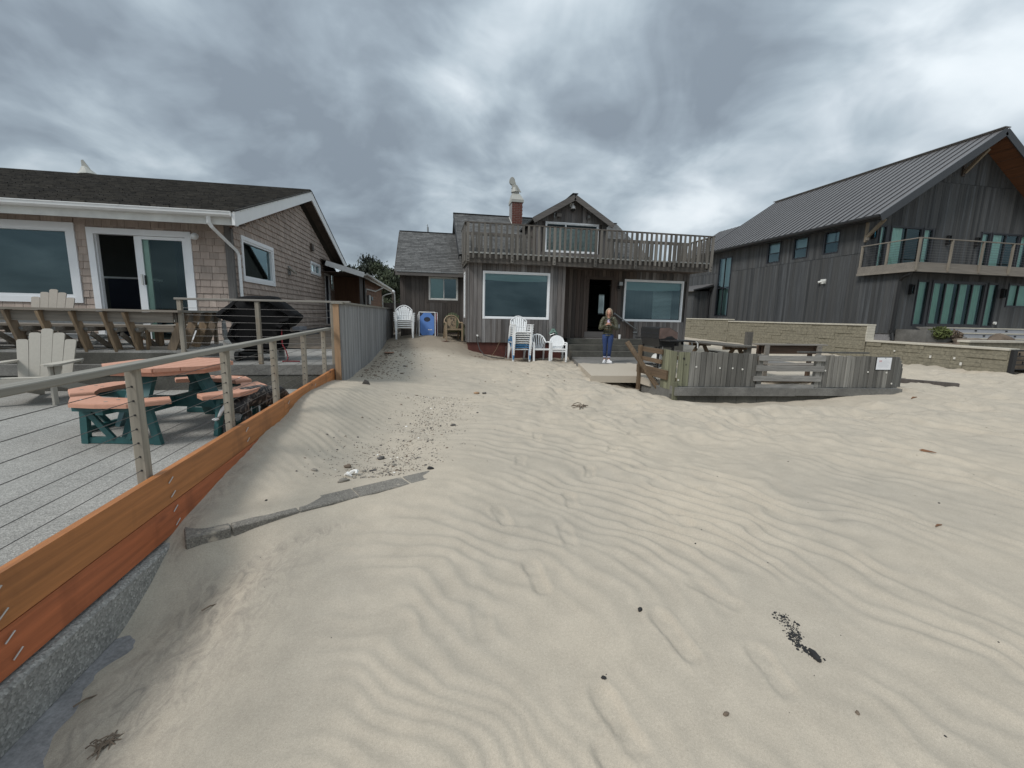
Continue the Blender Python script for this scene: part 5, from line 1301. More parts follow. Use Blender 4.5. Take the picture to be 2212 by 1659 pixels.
# yard of the dark house
tag(poly_slab('raised_yard', 'dirt', [(17.25, 10.0), (60, 10.0), (60, 36), (17.25, 36)], -.76, -1.3), 'raised sandy yard around the dark house', kind='structure')
st = thing('entrance_steps', 'grey painted steps up to the glass doors of the dark house', 'steps', (24, 15.4, -.7))
for k, (z0, z1, y0) in enumerate(((-.76, -.555, 14.75), (-.552, -.335, 15.08), (-.332, -.115, 15.41))):
    box('tread', 'coping', (22.2 + .2 * (2 - k), y0, z1 - .04), (28, 15.975, z1), st); box('riser', 'greystep', (22.22 + .2 * (2 - k), y0 + .03, z0), (28, 15.97, z1 - .042), st)
    for u in (24.2, 26.0): box('step_light', 'blackmetal', (u, y0 + .015, z0 + .06), (u + .12, y0 + .029, z0 + .12), st)
MB().prism([(21.55, 15.97, -.12), (22.15, 15.40, -.12), (22.7, 14.7, -.52), (22.7, 14.7, -.76), (21.55, 14.7, -.76), (21.55, 14.9, -.2)], (-.001, .0, 0)).obj('cheek_wall', 'conc_mid', st)
pl_ = thing('planter', 'low concrete planter below the dark house corner', 'planter', (21.2, 15.2, -.76))
box('planter_wall', 'conc_mid', (20.5, 14.7, -.76), (22.15, 14.82, -.24), pl_); box('planter_wall', 'conc_mid', (20.5, 14.821, -.76), (20.62, 15.95, -.24), pl_); box('soil', 'dirt', (20.62, 14.83, -.5), (22.15, 15.95, -.32), pl_)
rs = random.Random(33)
def leaf_clump(name, mat, c, r, n, size, parent, seed=0, flat=1.0):
    rs = random.Random(seed); v = []; f = []
    for i in range(n):
        while True:
            p = Vector((rs.uniform(-1, 1), rs.uniform(-1, 1), rs.uniform(-1, 1)))
            if .25 < p.length < 1: break
        p = Vector((p.x * r[0], p.y * r[1], p.z * r[2])) * (0.8 + .2 * rs.random()) + Vector(c)
        a = Vector((rs.gauss(0, 1), rs.gauss(0, 1), rs.gauss(0, flat))).normalized(); b = a.cross(Vector((rs.gauss(0, 1), rs.gauss(0, 1), rs.gauss(0, 1)))).normalized()
        s = size * rs.uniform(.5, 1.4); k = len(v)
        v += [p - a * s, p + b * s * .35, p + a * s, p - b * s * .35]; f.append((k, k + 1, k + 2, k + 3))
    return meshobj(name, v, f, mat, parent)
t = thing('shrub', 'yellow green shrub growing in the planter by the dark house', 'shrub', (21.2, 15.0, -.4))
leaf_clump('foliage', 'shrub', (21.25, 14.75, -.36), (.62, .32, .30), 900, .07, t, 3); leaf_clump('foliage', 'litter_wood', (22.0, 14.7, -.45), (.42, .25, .24), 350, .07, t, 4)
MB().tube([(21.2, 14.9, -.6), (21.25, 14.85, -.3)], [.03, .015], 6).obj('stem', 'bark', t)
def rock(name, mat, c, r, seed, parent=None, nu=14, nv=9):
    mb = MB().ell((0, 0, 0), (1, 1, 1), None, nu, nv); rs = np.random.RandomState(seed); ph = rs.rand(6) * 6
    v = []
    for p in mb.v:
        q = 1 + .16 * math.sin(3 * p[0] + ph[0]) * math.cos(2.5 * p[1] + ph[1]) + .12 * math.sin(5 * p[2] + ph[2] + 3 * p[0]) + .07 * math.sin(9 * p[1] + ph[3])
        v.append((c[0] + p[0] * r[0] * q, c[1] + p[1] * r[1] * q, c[2] + p[2] * r[2] * q))
    return meshobj(name, v, mb.f, mat, parent, True)
tag(rock('boulder', 'boulder', (21.3, 13.6, -.72), (.75, .4, .22), 1), 'low long brown boulder on the raised yard, left one of the pair', 'boulder')
tag(rock('boulder', 'boulder', (22.35, 13.4, -.66), (.5, .38, .30), 2), 'taller brown boulder on the raised yard near the steps', 'boulder')
# stone boundary wall
sw = thing('stone_wall', 'long buff sandstone block wall along the right hand lot', 'wall', (17.1, 18, -1.4))
def stone_run(y0, y1, top, seed):
    rs = random.Random(seed)
    box('core', 'stone_joint', (17.03, y0 + .02, -1.8), (17.30, y1 - .001, top - .002), sw)
    z = top - .002; r = 0
    while z > -1.62:
        h = rs.choice([.13, .155, .185]); z0 = z - h
        y_ = y0 + (.0 if r % 2 else -.25)
        while y_ < y1:
            L = rs.uniform(.45, 1.0); a0, a1 = max(y_, y0), min(y_ + L, y1); y_ += L
            if a1 - a0 > .05: box('stone', 'stone', (17.0 - rs.uniform(-.012, .022), a0 + .0025, z0 + .0025), (17.029, a1 - .0025, z - .0025), sw)
        z = z0; r += 1
    y_ = y0 - .03
    while y_ < y1 - .01:
        L = min(1.2, y1 - y_); box('coping', 'coping', (16.95, y_, top), (17.36, y_ + L - .006, top + .062), sw); y_ += L
stone_run(9.92, 14.28, -.725, 41); stone_run(14.30, 22.5, -.105, 42); stone_run(22.52, 30.0, .0, 43)
rs = random.Random(44)
for k in range(5): box('quoin', 'coping', (16.965, 14.262, -.66 + k * .11), (17.33, 14.297 + rs.uniform(0, .02), -.555 + k * .11), sw)
for k in range(7): box('end_stone', 'stone', (17.01, 9.895, -1.6 + k * .125), (17.30, 9.918 + .02, -1.48 + k * .125), sw)
for (y_, z_, a) in ((13.1, -1.03, .05), (11.9, -1.15, .09), (11.0, -1.30, .10), (11.2, -1.12, .07)): box('splash', 'putty', (16.965, y_, z_), (16.972, y_ + .06, z_ + a), sw)
gt = thing('metal_gate', 'black metal gate with square pattern bars at the end of the stone wall', 'gate', (17.4, 9.9, -1.46))
box('post', 'blackmetal', (17.02, 9.80, -1.5), (17.16, 9.885, -.70), gt)
for z_ in (-.745, -1.45): box('rail', 'blackmetal', (17.162, 9.82, z_), (19.0, 9.87, z_ + .05), gt)
for z_ in (-.90, -1.02, -1.16, -1.30): box('bar', 'blackmetal', (17.162, 9.83, z_), (19.0, 9.86, z_ + .028), gt)
for k in range(9):
    z0 = (-.90, -1.16, -1.02)[k % 3]; box('bar', 'blackmetal', (17.3 + k * .19, 9.83, z0 + .03), (17.33 + k * .19, 9.86, z0 + .115), gt)
s2 = thing('side_wall_stub', 'short pale capped wall behind the black gate', 'wall', (18, 11, -1.4)); box('wall_body', 'stone', (17.4, 11.2, -1.5), (22, 11.45, -.56), s2); box('coping', 'coping', (17.36, 11.15, -.558), (22, 11.5, -.49), s2)

# ------------------------------------------------------------------ cabin steps and concrete pad
stp = thing('cabin_steps', 'dark weathered concrete steps up to the open cabin door', 'steps', (6.6, 14.8, -1.39))
for k, (z0, z1, y0) in enumerate(((-1.6, -1.19, 14.33), (-1.188, -.985, 14.62), (-.983, -.785, 14.91))):
    MB().box((4.80 - .0 * k, y0, z0), (8.05, 15.375, z1), .012).obj('step', 'conc_dark', stp)
box('cabin_footing', 'conc_dark', (8.06, 15.40, -1.7), (9.74, 15.52, -.872), cab); box('cabin_footing', 'conc_dark', (4.57, 15.385, -1.7), (8.055, 15.5, -.875), cab)
pad = tag(MB().prism([(3.78, 9.72, -1.56), (4.93, 9.60, -1.56), (4.95, 9.05, -1.56), (12.2, 9.05, -1.56), (12.2, 14.325, -1.56), (4.80, 14.325, -1.56)], (0, 0, .165)).obj('cabin_patio', 'conc_sand'), 'concrete patio dusted with sand in front of the cabin steps', kind='structure')
t = thing('door_mat', 'flat grey mat on the top cabin step', 'mat', (6.0, 15.2, -.78)); box('mat', 'cabin_v', (5.55, 15.0, -.784), (6.75, 15.34, -.766), t)

# ------------------------------------------------------------------ covered grill on the upper terrace
cg = thing('covered_grill', 'large barbecue under a black fabric cover behind the upper railing', 'grill', (-3.1, 8.75, -.93))
out = [(-3.47, .20), (-3.40, .245), (-2.86, .26), (-2.79, .235), (-2.62, .08), (-2.43, -.06), (-2.405, -.10), (-2.44, -.17), (-2.61, -.33), (-2.68, -.30), (-2.69, -.50), (-2.72, -.72), (-2.85, -.79), (-3.2, -.80), (-3.50, -.70), (-3.60, -.60), (-3.655, -.49), (-3.60, -.36), (-3.47, -.23), (-3.52, -.225), (-3.66, -.20), (-3.80, -.14), (-3.815, -.10), (-3.72, .0), (-3.58, .10)]
v = []; f = []; n = len(out); cx_, cz_ = -3.1, -.25
sl = [(8.50, .80), (8.53, .93), (8.60, .985), (8.80, 1.0), (9.0, .985), (9.08, .93), (9.11, .80)]
rs = random.Random(5)
for (y_, k) in sl:
    for (u, z_) in out: v.append((cx_ + (u - cx_) * (k * .98 + .02), y_ + rs.uniform(-.02, .02), cz_ + (z_ - cz_) * k + rs.uniform(-.006, .006)))
for j in range(len(sl) - 1):
    for i in range(n): f.append((j * n + i, j * n + (i + 1) % n, (j + 1) * n + (i + 1) % n, (j + 1) * n + i))
f.append(tuple(range(n))); f.append(tuple(reversed(range((len(sl) - 1) * n, len(sl) * n))))
cov = meshobj('cover', v, f, 'cover', cg, True)
m_ = cov.modifiers.new('s', 'SUBSURF'); m_.levels = m_.render_levels = 2
tx = bpy.data.textures.new('folds', 'CLOUDS'); tx.noise_scale = .22
m_ = cov.modifiers.new('d', 'DISPLACE'); m_.texture = tx; m_.strength = .05; m_.mid_level = .5
MB().tube([(-2.60, 8.62, -.30), (-2.58, 8.60, -.38), (-2.55, 8.60, -.43)], [.025, .015, .028], 6).obj('tie', 'cover', cov)
for (u, y_) in ((-3.5, 8.62), (-3.5, 9.0)):
    MB().tube([(u - .02, y_, -.845), (u + .05, y_, -.845)], .085, 14).obj('wheel', 'rubber', cg)
for (u, y_) in ((-2.86, 8.64), (-2.86, 8.98)): box('leg', 'steel', (u - .05, y_ - .03, -.93), (u + .05, y_ + .03, -.72), cg)
box('lower_shelf', 'rubber', (-3.5, 8.6, -.80), (-2.9, 9.02, -.77), cg); box('gas_bottle', 'rubber', (-3.45, 8.66, -.93), (-3.22, 8.9, -.77), cg)
t = thing('red_strap', 'dark red strap hanging from the covered grill onto the concrete', 'strap', (-2.68, 8.5, -.9))
MB().tube([(-2.70, 8.55, -.33), (-2.69, 8.52, -.62), (-2.62, 8.48, -.74), (-2.585, 8.45, -.86), (-2.60, 8.40, -.915), (-2.68, 8.42, -.92), (-2.5, 8.44, -.92), (-2.38, 8.42, -.92)], .011, 6).obj('strap', 'red_strap', t)
t = thing('white_box', 'small cream foam box half hidden left of the covered grill', 'box', (-3.72, 9.0, -.93))
MB().prism([(-3.86, 8.95, -.93), (-3.52, 8.95, -.93), (-3.52, 8.95, -.82), (-3.86, 8.95, -.58)], (0, .3, 0)).obj('box_body', 'putty', t)
t = thing('folded_umbrella', 'grey folded thing leaning behind the covered grill', 'umbrella', (-3.9, 9.4, -.9)); MB().tube([(-3.92, 9.3, -.71), (-3.96, 9.3, -.5), (-3.97, 9.3, -.22)], [.03, .05, .035], 8).obj('canopy', 'steel', t); MB().tube([(-3.97, 9.3, -.22), (-3.975, 9.3, -.15)], .012, 6).obj('pole', 'bench_x', t)
pp = thing('pipe_pile', 'stack of black drain pipes lying against the shingled side wall', 'pipes', (-4.1, 15.2, -.9))
for k, (y0, y1, x_, z_) in enumerate(((14.2, 19.2, -4.16, -.76), (13.9, 18.9, -4.04, -.78), (14.4, 19, -3.92, -.79), (14.3, 19, -4.10, -.66), (14.1, 18.6, -3.98, -.67))): MB().tube([(x_, y0, z_), (x_ + .04, y1, z_ + .02)], .055, 8).obj('pipe', 'pipe', pp)
t = thing('styrofoam_sheet', 'pale sheet lying on top of the black pipe stack', 'sheet', (-4.15, 14.6, -.56)); box('sheet', 'greystep', (-4.2, 14.3, -.60), (-4.0, 15.1, -.50), t)

# ------------------------------------------------------------------ wooden bench on the porch edge, back leaning out to the sea
bn = thing('porch_bench', 'long L shaped wooden bench with leaning back along the porch edge', 'bench', (-6, 8.3, -.71))
zt = -.055
box('back_cap', 'bench_x', (-9.5, 7.90, zt - .018), (-4.03, 8.04, zt + .018), bn); box('back_cap', 'rail_y', (-4.18, 8.042, zt - .018), (-4.03, 9.60, zt + .017), bn)
box('back_board', 'bench_x', (-9.5, 7.995, zt - .185), (-4.16, 8.03, zt - .022), bn); box('back_board', 'bench_x', (-4.165, 8.05, zt - .185), (-4.13, 9.58, zt - .022), bn)
for k in range(3): box('seat_board', 'bench_x', (-9.5, 8.26 + k * .15, -.335), (-4.3, 8.40 + k * .15, -.30), bn)
for k in range(3): box('seat_board', 'rail_y', (-4.42 - k * .15, 8.75, -.335), (-4.28 - k * .15, 9.55, -.302), bn)
for u in (-8.4, -7.85, -7.3, -6.80, -6.39, -5.96, -5.52, -5.10, -4.80):
    beam('frame', 'bench_z', (u - .01, 7.965, zt - .02), (u + .03, 8.20, -.86 if u < -4.9 else -.80), .042, .14, bn, up=(0, 1, .3))
    q = beam('seat_bearer', 'bench_x', (u + .06, 8.08, -.37), (u + .06, 8.72, -.36), .04, .075, bn)
    box('bolt', 'steel', (u + .035, 8.068, -.38), (u + .085, 8.079, -.345), q)
    beam('leg', 'bench_z', (u + .06, 8.62, -.71), (u + .06, 8.62, -.40), .09, .04, bn, up=(0, 1, 0)); beam('brace', 'bench_x', (u + .08, 8.16, -.44), (u + .06, 8.58, -.70), .04, .07, bn)
    beam('foot_bearer', 'bench_x', (u + .05, 8.10, -.725), (u + .05, 8.66, -.725), .035, .06, bn)
for y_ in (8.22, 8.58, 8.98, 9.32):
    beam('frame', 'bench_z', (-4.08, y_, zt - .02), (-4.33, y_ - .02, -.71), .042, .13, bn, up=(1, 0, .3))
    beam('seat_bearer', 'bench_x', (-4.22, y_ + .05, -.37), (-4.8, y_ + .05, -.37), .04, .075, bn); beam('foot_bearer', 'bench_x', (-4.3, y_ + .05, -.68), (-4.8, y_ + .05, -.68), .04, .06, bn)
    beam('leg', 'bench_z', (-4.7, y_ + .05, -.71), (-4.7, y_ + .05, -.38), .04, .08, bn, up=(0, 1, 0))
# white folding table with things on it, seen through the bench
wt = thing('trestle_table', 'long white topped table behind the bench on the porch', 'table', (-6.6, 9.3, -.71))
box('tabletop', 'white', (-9.0, 8.95, -.265), (-5.35, 9.65, -.225), wt); box('tabletop_edge', 'steel', (-9.0, 8.955, -.31), (-5.36, 9.64, -.268), wt)
for u in (-8.2, -6.1): beam('leg', 'steel', (u, 9.05, -.71), (u + .45, 9.55, -.3), .04, .04, wt); beam('leg', 'steel', (u + .45, 9.05, -.71), (u, 9.55, -.3), .04, .04, wt)
box('stretcher', 'white', (-9.0, 9.28, -.60), (-5.6, 9.36, -.55), wt); box('bench_seat', 'white', (-8.8, 8.72, -.52), (-5.5, 8.86, -.485), wt)
t = thing('beach_umbrella', 'red and white closed beach umbrella lying on the white table', 'umbrella', (-6.5, 9.2, -.2))
MB().tube([(-7.15, 9.15, -.185), (-6.7, 9.12, -.17), (-6.3, 9.1, -.14), (-6.05, 9.1, -.12)], [.02, .045, .05, .02], 8).obj('canopy', 'red_cloth', t)
MB().tube([(-6.95, 9.10, -.155), (-6.6, 9.075, -.14), (-6.25, 9.06, -.115)], [.012, .02, .015], 6).obj('stripe', 'shell', t); MB().tube([(-6.05, 9.1, -.12), (-5.75, 9.1, -.11)], .012, 6).obj('pole', 'white', t)
t = thing('red_cloth', 'bright red cloth bundle on the left part of the white table', 'cloth', (-7.3, 9.1, -.2)); rock('cloth', 'red_cloth', (-7.42, 9.06, -.20), (.12, .08, .045), 5, t)
def paper_cup(x_, y_, z_, lab, s=1.0, grp=None, mat='cup'):
    t = thing('paper_cup', lab, 'cup', (x_, y_, z_), grp)
    MB().tube([(x_, y_, z_), (x_, y_, z_ + .11 * s)], [.028 * s, .038 * s], 12).obj('cup', mat, t); MB().tube([(x_, y_, z_ + .11 * s), (x_, y_, z_ + .125 * s)], [.041 * s, .036 * s], 12).obj('lid', 'white', t)
paper_cup(-4.62, 9.4, -.225, 'white cup on the small table at the bench corner, left of two', 1.3); paper_cup(-4.36, 9.45, -.225, 'white cup on the small table at the bench corner, right of two', 1.4)
t = thing('side_table', 'small white topped table at the corner of the bench', 'table', (-4.55, 9.5, -.71)); box('tabletop', 'white_d', (-4.85, 9.3, -.265), (-4.25, 9.75, -.226), t)
for (u, y_) in ((-4.8, 9.35), (-4.3, 9.35), (-4.8, 9.7), (-4.3, 9.7)): box('leg', 'bench_z', (u - .03, y_ - .03, -.71), (u + .03, y_ + .03, -.266), t)

# ------------------------------------------------------------------ Adirondack chairs
def adirondack(name, label, loc, rz, mat, group=None):
    """built facing -y, seat front at y=-.45"""
    t = thing(name, label, 'chair', (0, 0, 0), group)
    tilt = .28
    def bk(x_, h): return Vector((x_, .10 + h * math.sin(tilt), .27 + h * math.cos(tilt)))
    hs = [.62, .72, .78, .72, .62]
    for k in range(5):
        x0 = -.29 + k * .117; w0, w1 = .050, .0575
        xb = -.235 + k * .1175; xt = -.27 + k * .135; h = hs[k]; mb = MB(); P = []
        for (hh, xx, ww) in ((-.02, xb, .0572), (h - .022, xt, .0655), (h - .005, xt, .052), (h, xt, .030)): P.append((hh, xx, ww))
        a = [bk(xx - ww, hh) for hh, xx, ww in P]; b = [bk(xx + ww, hh) for hh, xx, ww in P]
        off = Vector((0, math.cos(tilt), -math.sin(tilt))) * .022
        mb.prism(a + list(reversed(b)), off); mb.obj('back_slat', mat, t)
    for k in range(6):
        y0 = -.46 + k * .096; z_ = .395 - .028 * k
        MB().box((-.285, y0, z_ - .022), (.285, y0 + .086, z_), .004).obj('seat_slat', mat, t)
    ap = MB(); ap.prism([(-.29, -.468, .375), (.29, -.468, .375), (.29, -.468, .30), (.14, -.468, .285), (.02, -.468, .30), (-.10, -.468, .272), (-.29, -.468, .29)], (0, -.022, 0)); ap.obj('apron', mat, t)
    for s_ in (-1, 1):
        MB().beam((s_ * .30, -.44, .35), (s_ * .30, .62, .04), .03, .12, bev=.005).obj('side_rail', mat, t)
        MB().beam((s_ * .335, -.40, 0), (s_ * .335, -.40, .545), .10, .028, up=(1, 0, 0), bev=.004).obj('front_leg', mat, t)
        MB().prism([(s_ * .36, -.385, .54), (s_ * .36, -.385, .30), (s_ * .36, -.37, .30), (s_ * .36, -.25, .50), (s_ * .36, -.25, .54)], (s_ * .02, 0, 0)).obj('arm_brace', mat, t)
        arm = [(s_ * .28, -.50, .547), (s_ * .33, -.53, .547), (s_ * .42, -.52, .547), (s_ * .455, -.46, .547), (s_ * .44, -.2, .547), (s_ * .40, .25, .547), (s_ * .34, .38, .547), (s_ * .31, .38, .547), (s_ * .285, -.1, .547)]
        MB().prism(arm, (0, 0, .026)).obj('armrest', mat, t)
    MB().box((-.33, .335, .50), (.33, .37, .57), .004).obj('back_rail', mat, t)
    place(t, loc, rz); return t
adirondack('adirondack_chair', 'large beige slatted garden chair on the lower terrace at the left edge', (-5.51, 7.20, -1.36), rad(10), 'adir')
adirondack('adirondack_chair', 'taupe slatted garden chair in front of the big window behind the bench', (-7.22, 9.75, -.71), rad(6), 'adir2')

# ------------------------------------------------------------------ octagonal picnic table
def picnic(loc, rz):
    t = thing('picnic_table', 'octagonal picnic table with salmon planks and teal frame behind the cable railing', 'picnic table')
    R = .61; zt_ = .745
    octo = [(R * math.cos(rad(22.5 + 45 * k)), R * math.sin(rad(22.5 + 45 * k))) for k in range(8)]
    def clip_x(poly, x0, x1):
        def half(poly, c, sgn):
            out = []
            for i in range(len(poly)):
                a, b = poly[i], poly[(i + 1) % len(poly)]; ia, ib = sgn * (a[0] - c) >= 0, sgn * (b[0] - c) >= 0
                if ia: out.append(a)
                if ia != ib: q = (c - a[0]) / (b[0] - a[0]); out.append((c, a[1] + (b[1] - a[1]) * q))
            return out
        return half(half(poly, x0, 1), x1, -1)
    n = 7; W_ = 2 * R * math.cos(rad(22.5))
    for k in range(n):
        x0 = -W_ / 2 + W_ * k / n + .004; x1 = -W_ / 2 + W_ * (k + 1) / n - .004
        MB().prism([(x_, y_, zt_ - .04) for x_, y_ in clip_x(octo, x0, x1)], (0, 0, .04)).obj('top_plank', 'table_top', t)
    o2 = [(x_ * .93, y_ * .93) for x_, y_ in octo]
    for i in range(8):
        a, b = o2[i], o2[(i + 1) % 8]; MB().prism([(a[0], a[1], zt_ - .085), (b[0], b[1], zt_ - .085), (b[0] * .93, b[1] * .93, zt_ - .085), (a[0] * .93, a[1] * .93, zt_ - .085)], (0, 0, .042)).obj('rim', 'table_top', t)
    for a in (0, 90, 180, 270):
        rot = Matrix.Rotation(rad(a), 4, 'Z')
        P = lambda r, s_, z_: rot @ Vector((s_, -r, z_))
        so = [P(.68, -.50, 0), P(.93, -.27, 0), P(.96, 0, 0), P(.93, .27, 0), P(.68, .50, 0), P(.54, .38, 0), P(.66, .19, 0), P(.66, -.19, 0), P(.54, -.38, 0)]
        mb = MB()
        lo = [Vector((q.x, q.y, .415)) for q in so]; c_ = sum(lo, Vector()) / len(lo); hi = [Vector((c_.x + (q.x - c_.x) * .985, c_.y + (q.y - c_.y) * .985, .462)) for q in lo]; md = [Vector((q.x, q.y, .45)) for q in lo]
        N = len(lo); mb.add(lo + md + hi, [tuple(reversed(range(N))), tuple(range(2 * N, 3 * N))] + [(i, (i + 1) % N, N + (i + 1) % N, N + i) for i in range(N)] + [(N + i, N + (i + 1) % N, 2 * N + (i + 1) % N, 2 * N + i) for i in range(N)])
        seat = mb.obj('seat', 'table_top', t)
        for (s_, q) in ((-.28, .78), (.02, .86), (.05, .76), (.28, .77)): c_ = P(q, s_, .463); MB().tube([c_, c_ + Vector((0, 0, .0015))], .016, 8).obj('screw_cap', 'pebble_l' if (s_ * 10) % 2 < 1 else 'shell', seat)
        mb = MB(); mb.beam(P(.62, 0, 0), P(.30, 0, .70), .17, .05, up=rot @ Vector((0, -1, .3))); mb.obj('main_leg', 'table_frame_l' if a in (270,) else 'table_frame', t)
        MB().beam(P(.70, -.36, .035), P(.70, .36, .035), .045, .06).obj('ground_bar', 'table_frame', t)
        for s_ in (-.36, .36): MB().beam(P(.71, s_, 0.0), P(.74, s_ * .85, .41), .07, .045, up=rot @ Vector((0, -1, .3))).obj('seat_leg', 'table_frame', t)
        for s_ in (-.33, .33): MB().beam(P(.72, s_ * .25, .06), P(.76, s_ * .9, .38), .05, .035, up=rot @ Vector((0, -1, .3))).obj('brace', 'table_frame', t)
        MB().beam(P(.45, 0, .37), P(.92, 0, .385), .07, .08).obj('seat_arm', 'table_frame', t); MB().beam(P(.79, -.34, .385), P(.79, .34, .385), .09, .06).obj('seat_beam', 'table_frame', t)
    MB().beam((-.62, 0, .30), (.62, 0, .30), .05, .12).obj('cross_beam', 'table_frame', t); MB().beam((0, -.62, .301), (0, .62, .301), .049, .118).obj('cross_beam', 'table_frame', t)
    place(t, loc, rz); return t
picnic((-2.93, 5.50, -1.36), rad(-10))

# ------------------------------------------------------------------ dog (skin surface over a bone graph)
def skin_body(name, pts, edges, radii, mat, parent, root=0, lev=2):
    me = bpy.data.meshes.new(name); me.from_pydata([tuple(p) for p in pts], edges, [])
    me.materials.append(M[mat] if isinstance(mat, str) else mat)
    o = bpy.data.objects.new(name, me); link(o, parent)
    sk = o.modifiers.new('skin', 'SKIN'); sk.use_smooth_shade = True
    if not me.skin_vertices: pass
    for i, r in enumerate(radii):
        d = me.skin_vertices[0].data[i]; d.radius = (r, r) if not isinstance(r, tuple) else r; d.use_root = (i == root)
    m_ = o.modifiers.new('sub', 'SUBSURF'); m_.levels = m_.render_levels = lev
    return o
dg = thing('dog', 'brindle dog with white tail tip sniffing along the inside of the orange edge', 'dog', (-2.1, 5.4, -1.36))
dp = [(-2.06, 5.42, -1.00), (-2.15, 5.18, -.98), (-1.99, 5.62, -1.00), (-1.93, 5.78, -1.01), (-1.895, 5.90, -1.08), (-1.885, 5.98, -1.17), (-1.88, 6.07, -1.22), (-1.88, 6.16, -1.25),   # spine .. muzzle
      (-2.22, 5.16, -1.10), (-2.235, 5.20, -1.19), (-2.235, 5.06, -1.265), (-2.225, 5.04, -1.33), (-2.215, 5.02, -1.345),         # far hind leg
      (-2.09, 5.16, -1.10), (-2.06, 5.25, -1.18), (-2.085, 5.16, -1.27), (-2.08, 5.17, -1.33), (-2.07, 5.20, -1.345),           # near hind
      (-2.03, 5.68, -1.14), (-2.05, 5.64, -1.24), (-2.05, 5.65, -1.33), (-2.045, 5.68, -1.345),                    # fore
      (-1.91, 5.74, -1.14), (-1.90, 5.78, -1.24), (-1.90, 5.76, -1.33), (-1.90, 5.79, -1.345),
      (-2.20, 5.10, -1.02), (-2.25, 5.04, -1.10), (-2.265, 5.00, -1.17)]
de = [(0, 1), (0, 2), (2, 3), (3, 4), (4, 5), (5, 6), (6, 7), (1, 8), (8, 9), (9, 10), (10, 11), (11, 12), (1, 13), (13, 14), (14, 15), (15, 16), (16, 17), (2, 18), (18, 19), (19, 20), (20, 21), (2, 22), (22, 23), (23, 24), (24, 25), (1, 26), (26, 27), (27, 28)]
dr_ = [.128, .115, .142, .095, .08, .075, .05, .038, .075, .052, .028, .024, .028, .075, .055, .030, .024, .028, .055, .034, .024, .03, .055, .034, .024, .03, .03, .024, .017]
skin_body('body', dp, de, dr_, 'dog', dg)
MB().tube([(-2.262, 5.003, -1.165), (-2.285, 4.985, -1.175), (-2.315, 4.975, -1.170)], [.016, .018, .006], 8).obj('tail_tip', 'dog_white', dg, True)
MB().tube([(-2.205, 5.045, -1.02), (-2.235, 5.03, -1.08), (-2.258, 5.0, -1.15)], [.01, .02, .012], 8).obj('white_patch', 'dog_white', dg, True)
for s_ in (-.06, .06): MB().tube([(-1.885 + s_, 5.97, -1.12), (-1.885 + s_ * 1.5, 5.97, -1.17), (-1.885 + s_ * 1.6, 5.99, -1.22)], [.02, .028, .008], 6).obj('ear', 'dog', dg, True)

# ------------------------------------------------------------------ fire pit enclosure
FP = thing('firepit_fence', 'low grey plank windbreak with an open slatted middle around the fire pit', 'fence', (7.4, 7.9, -1.4))
PL, PR = Vector((5.02, 8.08, 0)), Vector((9.93, 7.62, 0)); dF = (PR - PL).normalized(); nF = Vector((dF.y, -dF.x, 0))
FL = Plane((PL.x, PL.y), (dF.x, dF.y), (nF.x, nF.y)); LF = (PR - PL).length
def ftop(a): return -.665 - .055 * a / LF
rs = random.Random(15); a = 0.0; G0, G1 = 1.74, 3.15
k = 0
while a < LF - .03:
    wd = rs.uniform(.092, .128)
    if a < G0 < a + wd + .04: wd = G0 - a
    if a >= G0 - .001 and a < G1: a = G1; continue
    if LF - (a + wd) < .05: wd = LF - a
    jig = rs.uniform(-.012, .008)
    p_ = FL.box('plank', 'pit_green' if a < .16 else 'pit_z', a + .0055, a + wd - .0055, -1.40 + rs.uniform(0, .012), ftop(a) + jig, -.020, rs.uniform(.0, .008), FP)
    a += wd; k += 1
for (a, z_) in ((.03, -1.26), (.40, -.98), (.92, -1.0), (1.20, -1.0), (1.42, -1.02), (3.30, -1.03), (4.30, -1.05), (4.74, -1.06), (4.9, -1.30)):
    c_ = FL.pt(a, z_, .009); MB().tube([c_, c_ + nF * .004], .020, 9).obj('filler_spot', 'putty', FP)
FL.box('knot_hole', 'rubber', .10, .14, -.83, -.79, .009, .012, FP); FL.box('knot_hole', 'rubber', .165, .18, -.95, -.92, .009, .012, FP)
for (z_, h_, e0, e1) in ((-.775, .105, G0 + .02, G1 + .10), (-.99, .115, G0 - .02, G1 + .09), (-1.21, .105, G0 - .06, G1 + .05), (-1.375, .085, G0 + .0, G1 - .10)):
    FL.box('slat', 'pit_x', e0, e1, z_ - h_ / 2, z_ + h_ / 2, .012, .05, FP)
for a in (G0 + .08, G1 - .02): FL.box('slat_post', 'pit_z', a - .05, a + .05, -1.40, -.70, -.07, .010, FP)
FL.box('back_rail', 'brown_z', 0, LF, -.84, -.76, -.06, -.022, FP); FL.box('back_rail', 'brown_z', 0, LF, -1.3, -1.22, -.06, -.022, FP)
# left return: mossy boards, then brown rails to a post
for k in range(4):
    y0 = 8.10 + k * .142; box('side_board', 'pit_green', (4.985, y0 + .003, -1.50), (5.008, y0 + .139, -.672 + .006 * k), FP)
FL.box('corner_stake', 'pit_green', -.085, .015, -1.80, -1.30, .012, .06, FP)
for (z_, h_, y0, y1) in ((-.72, .11, 8.60, 9.72), (-.94, .09, 8.62, 9.60), (-1.20, .20, 8.35, 9.72)): box('side_rail', 'pit_y', (4.935, y0, z_ - h_ / 2), (4.975, y1, z_ + h_ / 2), FP)
box('side_post', 'brown_z', (4.875, 9.47, -1.70), (4.932, 9.57, -.63), FP)
